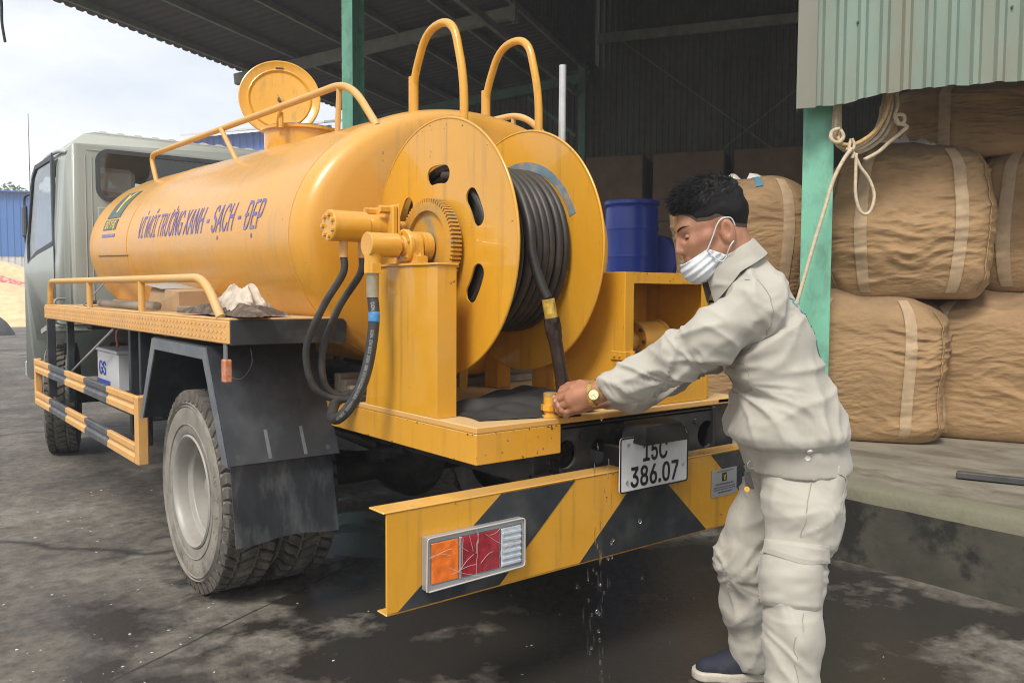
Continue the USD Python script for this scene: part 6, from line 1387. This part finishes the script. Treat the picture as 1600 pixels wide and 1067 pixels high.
seam_line([(1272, 740), (1262, 780), (1252, 838)], pants, .0013, 'cloth_seam', tp, 'side_seam', on_pants)
seam_line([(1252, 958), (1245, 1000), (1243, 1066)], pants, .0012, 'cloth_seam', tp, 'side_seam', on_pants)
seam_line([(1300, 738), (1312, 748), (1310, 775), (1306, 800)], pants, .0016, 'cloth_seam', tp, 'pocket_opening', on_pants)
# keys at the belt
kp = [L(1162, 726, 2.36), L(1158, 745, 2.35), L(1155, 765, 2.35)]
ky = part(person, 'key_bunch', [world(obox((L(1172, 738, 2.375)+L(1167, 762, 2.375))/2+np.array([.006*k, 0, 0]), ((.97, 0, .2+.06*k), (0, 1, 0), (-.2-.06*k, 0, .97)), (.004, .002, .026), .001)) for k in (-1, 0, 1)], 'dark_iron', smooth=False)
part(ky, 'key_ring', world(tube([L(1174, 726, 2.375)+.011*np.array([math.cos(t), 0, math.sin(t)]) for t in np.linspace(0, 6.28, 20, endpoint=False)], .0016, 6, closed=True)), 'galvanised', smooth=True)
part(ky, 'key_tag', world(cyl(L(1167, 764, 2.372), L(1167, 764, 2.368), .008, n=14)), 'gear_steel')

# ---- shoes
def shoe(toe, heel, name):
    toe, heel = np.array(toe), np.array(heel); ax = (heel-toe)/np.linalg.norm(heel-toe); sd = np.array([-ax[1], ax[0], 0]); Ls = np.linalg.norm(heel-toe)
    at = lambda t, z, s=0: toe+ax*t*Ls+Z3*z+sd*s
    def up(p):
        d = chain(p, [at(.17, .033), at(.45, .041), at(.80, .048), at(.90, .052)], [.031, .037, .037, .034], .03, (1, 1, 1)); d = smin(d, rc(p, at(.62, .06), at(.85, .085), .038, .040), .02); d = np.maximum(d, .012-p[:, 2]); return d
    lo_, hi_ = np.minimum(toe, heel)-.09, np.maximum(toe, heel)+.09; lo_[2], hi_[2] = -.01, .16
    mouth = lambda p: rc(p, at(.66, .13), at(.86, .13), .040, .038)
    m = surf_nets(lambda p: np.maximum(np.maximum(up(p), -mouth(p)), -(p[:, 2]-.022)), lo_, hi_, .005); relax(m, 4)
    s_ = part(person, name, world(m), 'shoe_navy', smooth=True)
    sl = surf_nets(lambda p: np.maximum(np.maximum(chain(p*[1, 1, 0]+0, [at(.17, 0)*[1, 1, 0], at(.5, 0)*[1, 1, 0], at(.88, 0)*[1, 1, 0]], [.043, .044, .040], .03), p[:, 2]-.030), .001-p[:, 2]), lo_, hi_, .005)
    part(s_, 'sole', world(sl), 'shoe_sole', smooth=40)
t0 = L(1081, 1052, 2.66); h0_ = L(1205, 1052, 2.66); t0[2] = h0_[2] = 0; shoe(t0, h0_, 'shoe')
t1 = L(1140, 1184, 2.19); h1_ = L(1268, 1184, 2.19); t1[2] = h1_[2] = 0; shoe(t1, h1_, 'shoe')

# ---- body: head, neck, forearms and hands in one skin
HC = L(1111, 352, 2.40); HS = 1.045; tl_ = math.radians(17)
hf, hu, hl = np.array([-math.cos(tl_), 0, -math.sin(tl_)]), np.array([-math.sin(tl_), 0, math.cos(tl_)]), np.array([0, -1.0, 0])
HM = np.stack([hf, hl, hu])                       # head axes: forward, his left, up
def hp(f, l, u): return HC+(hf*f+hl*l+hu*u)*HS
def head_local(q):
    d = ell(q, (-.006, 0, .028), (.096, .076, .080))
    d = smin(d, ell(q, (.032, 0, -.040), (.066, .062, .078)), .03)
    d = smin(d, ell(q, (.062, 0, -.105), (.024, .032, .020)), .028)                    # chin
    al = np.abs(q[:, 1])[:, None]; qa = np.hstack([q[:, :1], al, q[:, 2:]])
    d = smin(d, rc(qa, (.058, .018, -.108), (-.012, .054, -.066), .017, .018), .022)   # jaw
    d = smin(d, rc(qa, (.062, .040, -.032), (.030, .058, -.026), .014, .012), .018)    # cheek bones
    d = smin(d, rc(qa, (.086, .010, .012), (.070, .042, .014), .0085, .0075), .014)    # brows
    d = -smin(-d, ell(qa, (.096, .032, -.012), (.020, .016, .0115)), .010)             # eye sockets
    d = smin(d, rc(q, (.090, 0, -.002), (.104, 0, -.043), .0075, .0105), .010)         # nose
    d = smin(d, ell(qa, (.092, .011, -.048), (.012, .0085, .008)), .006)
    d = smin(d, ell(q, (.087, 0, -.076), (.010, .024, .010)), .010)                    # lips
    e = ell(qa, (-.020, .078, -.026), (.019, .009, .034)); e = np.maximum(e, -ell(qa, (-.016, .089, -.024), (.011, .009, .022))); d = smin(d, e, .005)
    d = smin(d, rc(qa, (-.006, .072, -.030), (-.010, .073, -.048), .006, .007), .006)
    d = smin(d, rc(q, (-.032, 0, -.050), (-.050, 0, -.150), .058, .058), .03)          # neck
    return d
def head(p): return head_local((p-HC) @ HM.T/HS)*HS
# hands
def hand(p, wrist, mcp, pip, dip, tip, thumb, rw=.026):
    d = rc(p, wrist, (mcp[1]+mcp[2])/2, rw*.92, rw*.74)
    for k in range(4): d = smin(d, rc(p, wrist+(mcp[k]-(mcp[1]+mcp[2])/2)*.42, mcp[k], .018, .0135), .014)
    fr_ = [.0098, .0102, .0096, .0085]
    for k in range(4): d = smin(d, chain(p, [mcp[k], pip[k], dip[k], tip[k]], [fr_[k]+.0022, fr_[k]+.0006, fr_[k]-.0006, fr_[k]-.0022], .003), .0055)
    d = smin(d, chain(p, thumb, [.017, .0135, .0115, .0088], .004), .010)
    return d
Lw = L(937, 611, 2.505)
lm_ = [L(896, 607, 2.565), L(891, 617, 2.555), L(893, 628, 2.552), L(901, 637, 2.55)]
lp_ = [L(877, 612, 2.602), L(872, 623, 2.594), L(876, 634, 2.588), L(886, 643, 2.578)]
ld_ = [L(871, 622, 2.622), L(867, 632, 2.612), L(872, 641, 2.604), L(883, 648, 2.594)]
lt_ = [L(875, 630, 2.635), L(872, 639, 2.626), L(877, 647, 2.617), L(887, 653, 2.605)]
lth = [L(925, 603, 2.525), L(906, 600, 2.570), L(889, 602, 2.600), L(878, 607, 2.615)]
Rw = L(950, 622, 2.665)
rm_ = [L(904, 640, 2.615), L(903, 636, 2.635), L(903, 630, 2.655), L(905, 624, 2.67)]
rp_2 = [L(886, 646, 2.590), L(881, 640, 2.606), L(879, 633, 2.626), L(882, 627, 2.65)]
rd_ = [L(878, 641, 2.583), L(873, 634, 2.594), L(870, 628, 2.612), L(874, 622, 2.64)]
rt_ = [L(873, 633, 2.580), L(868, 626, 2.586), L(866, 620, 2.604), L(871, 616, 2.634)]
rth = [L(935, 612, 2.65), L(915, 606, 2.655), L(900, 606, 2.65), L(888, 608, 2.64)]
fore_l = lambda p: chain(p, [la[-2], Lw], [.040, .027]); fore_r = lambda p: chain(p, [ra[-2], Rw], [.040, .027])
hand_l = lambda p: smin(hand(p, Lw, lm_, lp_, ld_, lt_, lth), rc(p, Lw-(Lw-la[-2])*.55, Lw, .030, .026), .02)
hand_r = lambda p: smin(hand(p, Rw, rm_, rp_2, rd_, rt_, rth), rc(p, Rw-(Rw-ra[-2])*.6, Rw, .030, .026), .02)
hm = surf_nets(head, HC-[.20, .13, .24], HC+[.20, .13, .17], .0036); relax(hm, 3)
al_ = np.vstack([lm_, lp_, ld_, lt_, lth, [Lw, la[-1]]]); ar_ = np.vstack([rm_, rp_2, rd_, rt_, rth, [Rw, ra[-1]]])
hml = surf_nets(hand_l, al_.min(0)-.035, al_.max(0)+.035, .0026); relax(hml, 3)
hmr = surf_nets(hand_r, ar_.min(0)-.035, ar_.max(0)+.035, .0028); relax(hmr, 3)
# what joins them under the clothes, so that skin runs on into sleeves and collar
core = surf_nets(lambda p: smin(smin(chain(p, [s for s in spine], [r*.6 for r in srad], .03), rc(p, L(1176, 482, 2.33), L(1176, 482, 2.54), .032, .032), .04), smin(smin(chain(p, la, [r*.55 for r in lar]), chain(p, ra, [r*.55 for r in rar]), .02), rc(p, spine[-1], hp(-.05, 0, -.13), .040, .050), .02), .02), lo, hi+[0, 0, .06], .012)
on_head = Snap([hm]); body = part(person, 'body', world(cat_meshes([hm, hml, hmr, core])), 'skin', smooth=True)
for k, (t_, d_) in enumerate(zip(rt_[:3], rd_[:3])):
    dr_ = (t_-d_)/np.linalg.norm(t_-d_); nn = np.array([-.5, -.85, .1]); nn -= dr_*(nn@dr_); nn /= np.linalg.norm(nn); part(body, 'finger_nail', world(obox(t_+nn*.0062-dr_*.001, (dr_, np.cross(nn, dr_), nn), (.005, .0042, .0012), .001)), 'nail')
# eyes
for s in (1, -1):
    c = hp(.0715, .031*s, -.0135); e = part(body, 'eye', world(trimesh.creation.icosphere(2, .0112).apply_translation(c)), 'eye_white', smooth=True)
    gz = hf*.90+hl*.10*s-hu*.42; gz /= np.linalg.norm(gz); part(e, 'iris', world(lathe([(0, .0116), (.004, .0113), (.0054, .0102)], c, gz, 18)), 'eye_dark', smooth=True)
    for sg, tilt in ((1, -.0012), (-1, .0046)):
        lm2 = surf_nets(lambda p: np.maximum(np.abs(np.linalg.norm(p-c, axis=1)-.0125)-.0012, -((p-c) @ (hu*sg)-tilt+.25*((p-c) @ hf)*(1 if sg > 0 else -.2))), c-.016, c+.016, .0011, 4.0); part(body, 'eyelid', world(relax(lm2, 2)), 'skin', smooth=True)
    lash = [c+(hf*math.cos(a)+hl*s*math.sin(a))*.0139-hu*(.0012+.0010*math.cos(a*1.3)) for a in np.linspace(-1.0, 1.15, 9)]; part(body, 'eye_lash', world(tube(lash, [.0005, .0009, .0011, .0012, .0012, .0012, .0011, .0009, .0005], 6)), 'hair', smooth=True)
    bw = on_head(np.array([hp(.0935-.020*t*t-.005*t, (.014+.034*t)*s, .0085+.007*math.sin(t*2.2)) for t in np.linspace(0, 1, 8)]), .0006)[0]; part(body, 'eyebrow', world(tube(bw, [.0014, .0022, .0026, .0026, .0024, .0021, .0015, .0008], 6)), 'hair', smooth=True)
# hair
hfx = np.array([.10, .080, .062, .050, .020, -.004, -.034, -.050, -.085, -.2]); hux = np.array([.050, .046, .030, .012, .006, .008, -.012, -.030, -.040, -.04])
def hair_sdf(p):
    q = (p-HC) @ HM.T/HS; hlz = np.interp(-q[:, 0], -hfx, hux); fade_ = np.clip((q[:, 2]-hlz)/.045, 0, 1); top = np.clip((q[:, 2]-.05)/.05, 0, 1)
    n1 = meshkit.noise(np.stack([q[:, 0]*28+q[:, 2]*40, q[:, 1]*70, q[:, 2]*22-q[:, 0]*10], 1), 4); n2 = meshkit.noise(np.stack([q[:, 0]*60+q[:, 2]*60, q[:, 1]*150, q[:, 2]*50], 1), 6)
    th = .0005+.006*fade_+top*(.012+.006*np.clip(.5+q[:, 0]*5, 0, 1))+(n1-.5)*.016*(.15*fade_+top)+(n2-.5)*.005*(.2*fade_+top)
    d = ell(q, (-.006, 0, .028), (.096, .076, .080))
    d = smin(d, ell(q, (.032, 0, -.040), (.066, .062, .078)), .03); d = smin(d, rc(q, (-.032, 0, -.050), (-.050, 0, -.150), .058, .058), .03)
    return np.maximum(d-th, (hlz+fade_lo-q[:, 2])*.8)
fade_lo = 0.0
hfm = surf_nets(lambda p: hair_sdf(p)+.0012, HC-[.17, .12, .16], HC+[.17, .12, .18], .0034)
fade_lo = .016
hrm = surf_nets(hair_sdf, HC-[.17, .12, .16], HC+[.17, .12, .18], .0034)
hr_ = part(person, 'hair', world(hrm), 'hair', smooth=True); part(hr_, 'cropped_sides', world(hfm), 'hair_fade', smooth=True)
rs_ = np.random.default_rng(5); hv = np.array(hrm.vertices); hn = vnormals(hrm); qh = (hv-HC) @ HM.T/HS
pick = np.where((qh[:, 2] > .045) | ((qh[:, 2] > -.02) & (rs_.uniform(size=len(qh)) < .35)))[0]; pick = rs_.choice(pick, 6500); cv = []
for i in pick:
    top = np.clip((qh[i, 2]-.03)/.06, 0, 1); Lh = .003+.019*top*rs_.uniform(.4, 1.4); fw = hf*rs_.normal(.75, .25)+hl*rs_.normal(0, .25)+hu*rs_.normal(.15, .2)
    d1 = hn[i]*.25+fw*1.0-hu*(1-top)*.8; d1 /= np.linalg.norm(d1); b = hv[i]-hn[i]*.003; cv += [b, b+d1*Lh*.35, b+d1*Lh*.7-hu*.0010, b+d1*Lh-hu*.003*top]
cw = (np.array(cv) @ MB)-LOC[person]
bc = UsdGeom.BasisCurves.Define(stage, hr_+'/strands'); bc.CreateTypeAttr('cubic'); bc.CreateBasisAttr('bspline'); bc.CreateWrapAttr('nonperiodic')
bc.CreatePointsAttr(Vt.Vec3fArray.FromNumpy(cw.astype(np.float32))); bc.CreateCurveVertexCountsAttr(Vt.IntArray([4]*(len(cv)//4))); bc.CreateWidthsAttr(Vt.FloatArray([.0011])); bc.SetWidthsInterpolation('constant')
UsdShade.MaterialBindingAPI.Apply(bc.GetPrim()).Bind(MAT['hair']); bc.GetPrim().SetCustomDataByKey('kind', 'stuff')
# mask, pulled below the nose
mpoly = Polygon([(.16, -.100), (.100, -.078), (.040, -.058), (-.004, -.090), (.022, -.165), (.16, -.165)])
def mask_sdf(p):
    q = (p-HC) @ HM.T/HS; d = smin(head_local(q), ell(q, (.068, 0, -.104), (.040, .056, .038)), .02)
    pl_m = .0016*np.sin((q[:, 2]*.8+q[:, 0]*.35)*420); d = d-.004-pl_m
    sh = np.maximum(d, -(d+.0045))
    a = np.array([[.100, -.078], [.040, -.058], [-.004, -.090], [.026, -.160]])
    def hs(p0, p1): t = np.subtract(p1, p0); n = np.array([t[1], -t[0]]); n = n/np.linalg.norm(n); return (q[:, [0, 2]]-p0) @ n
    return np.maximum.reduce([sh, hs(a[0], a[1]), hs(a[1], a[2]), hs(a[2], a[3])])
mm_ = surf_nets(mask_sdf, HC-[.17, .10, .22], HC+[.12, .10, .02], .0026); relax(mm_, 2)
mk_ = part(person, 'face_mask', world(mm_), 'mask_white', smooth=50)
on_skin = lambda f, u, off=.004: (lambda q: hp(f, q, u))(next(l for l in np.arange(.12, .0, -.001) if head_local(np.array([[f, l, u]]))[0] < off))
part(mk_, 'ear_loop', world(tube(spline([on_skin(.044, -.062, .006), on_skin(.022, -.030, .005), on_skin(.004, -.002, .006), hp(-.014, .084, .008), hp(-.036, .080, .002), hp(-.042, .076, -.02)], 6), .0019, 7)), 'mask_white', smooth=True)
part(mk_, 'ear_loop', world(tube(spline([on_skin(.000, -.092, .006), on_skin(-.006, -.078, .006), on_skin(-.014, -.066, .006), hp(-.026, .082, -.058)], 6), .0019, 7)), 'mask_white', smooth=True)
part(mk_, 'ear_loop', world(tube(spline([on_skin(.042, -.064, .008), on_skin(.030, -.088, .010), on_skin(.014, -.102, .010), on_skin(.000, -.092, .008)], 6), .0018, 7)), 'mask_white', smooth=True)
# watch
wc_ = L(927, 613, 2.505+.012); wax = (L(896, 612, 2.56)-Lw); wax /= np.linalg.norm(wax); wc_ = Lw+wax*.020
sdl = lambda p: hand_l(p)
wt = []
ring_pts = []
e1 = np.cross(wax, Z3); e1 /= np.linalg.norm(e1); e2 = np.cross(wax, e1)
for t in np.linspace(0, 2*np.pi, 34, endpoint=False):
    dv = e1*math.cos(t)+e2*math.sin(t); r_ = .06
    while sdl((wc_+dv*r_)[None])[0] > .0022 and r_ > .01: r_ -= .0008
    ring_pts.append(wc_+dv*r_)
links = [obox(ring_pts[i], (wax, *(lambda t_, n_: (t_, n_))((ring_pts[(i+1) % 34]-ring_pts[i-1])/np.linalg.norm(ring_pts[(i+1) % 34]-ring_pts[i-1]), np.cross(wax, (ring_pts[(i+1) % 34]-ring_pts[i-1])/np.linalg.norm(ring_pts[(i+1) % 34]-ring_pts[i-1])))), (.0075, .0031, .0016), .0008) for i in range(34)]
wtp = part(person, 'wrist_watch', [world(m) for m in links], 'watch_gold', smooth=False, label='gold wrist watch', kind='stuff')
wd = trace(928, 617, sdl, 2.2); wn2 = np.array([-.25, -.93, .22]); wn2 /= np.linalg.norm(wn2)
part(wtp, 'watch_case', world(lathe([(0, -.004), (.0165, -.004), (.018, .001), (.018, .005), (.0155, .0075), (.0150, .0068), (0, .0066)], wd, wn2, 32)), 'watch_gold', smooth=35)
part(wtp, 'dial', world(cyl(wd+wn2*.0067, wd+wn2*.0072, .0146, n=32)), 'watch_dial')
hx = np.cross(wn2, Z3); hx /= np.linalg.norm(hx); hy = np.cross(wn2, hx)
for k in range(12): a = k*math.pi/6; part(wtp, 'hour_mark', world(obox(wd+wn2*.0075+(hx*math.cos(a)+hy*math.sin(a))*.0118, (hx*math.cos(a)+hy*math.sin(a), -hx*math.sin(a)+hy*math.cos(a), wn2), (.0016, .0005, .0003), .0001)), 'watch_gold', smooth=False)
for a, l in ((.6, .009), (2.3, .012)): part(wtp, 'watch_hand', world(obox(wd+wn2*.0077+(hx*math.cos(a)+hy*math.sin(a))*l*.45, (hx*math.cos(a)+hy*math.sin(a), -hx*math.sin(a)+hy*math.cos(a), wn2), (l*.5, .0005, .0003), .0001)), 'ink_black', smooth=False)
# ------------------------------------------------------------------ thin haze added to stand in for the glare veil
MAT['glare_haze'] = usdkit.material(stage, '/World/Looks/glare_haze', {'v': ('principled_volume', {'color': (0.93, 0.95, 1.0), 'density': 0.0035, 'anisotropy': 0.3})}, [], volume='v.volume')
single('haze', trimesh.creation.box(bounds=[(-90, -60, -1.0), (60, 110, 12.0)]), 'glare_haze', 'thin haze added over the yard for the glare veil', 'haze', kind='stuff', smooth=False)
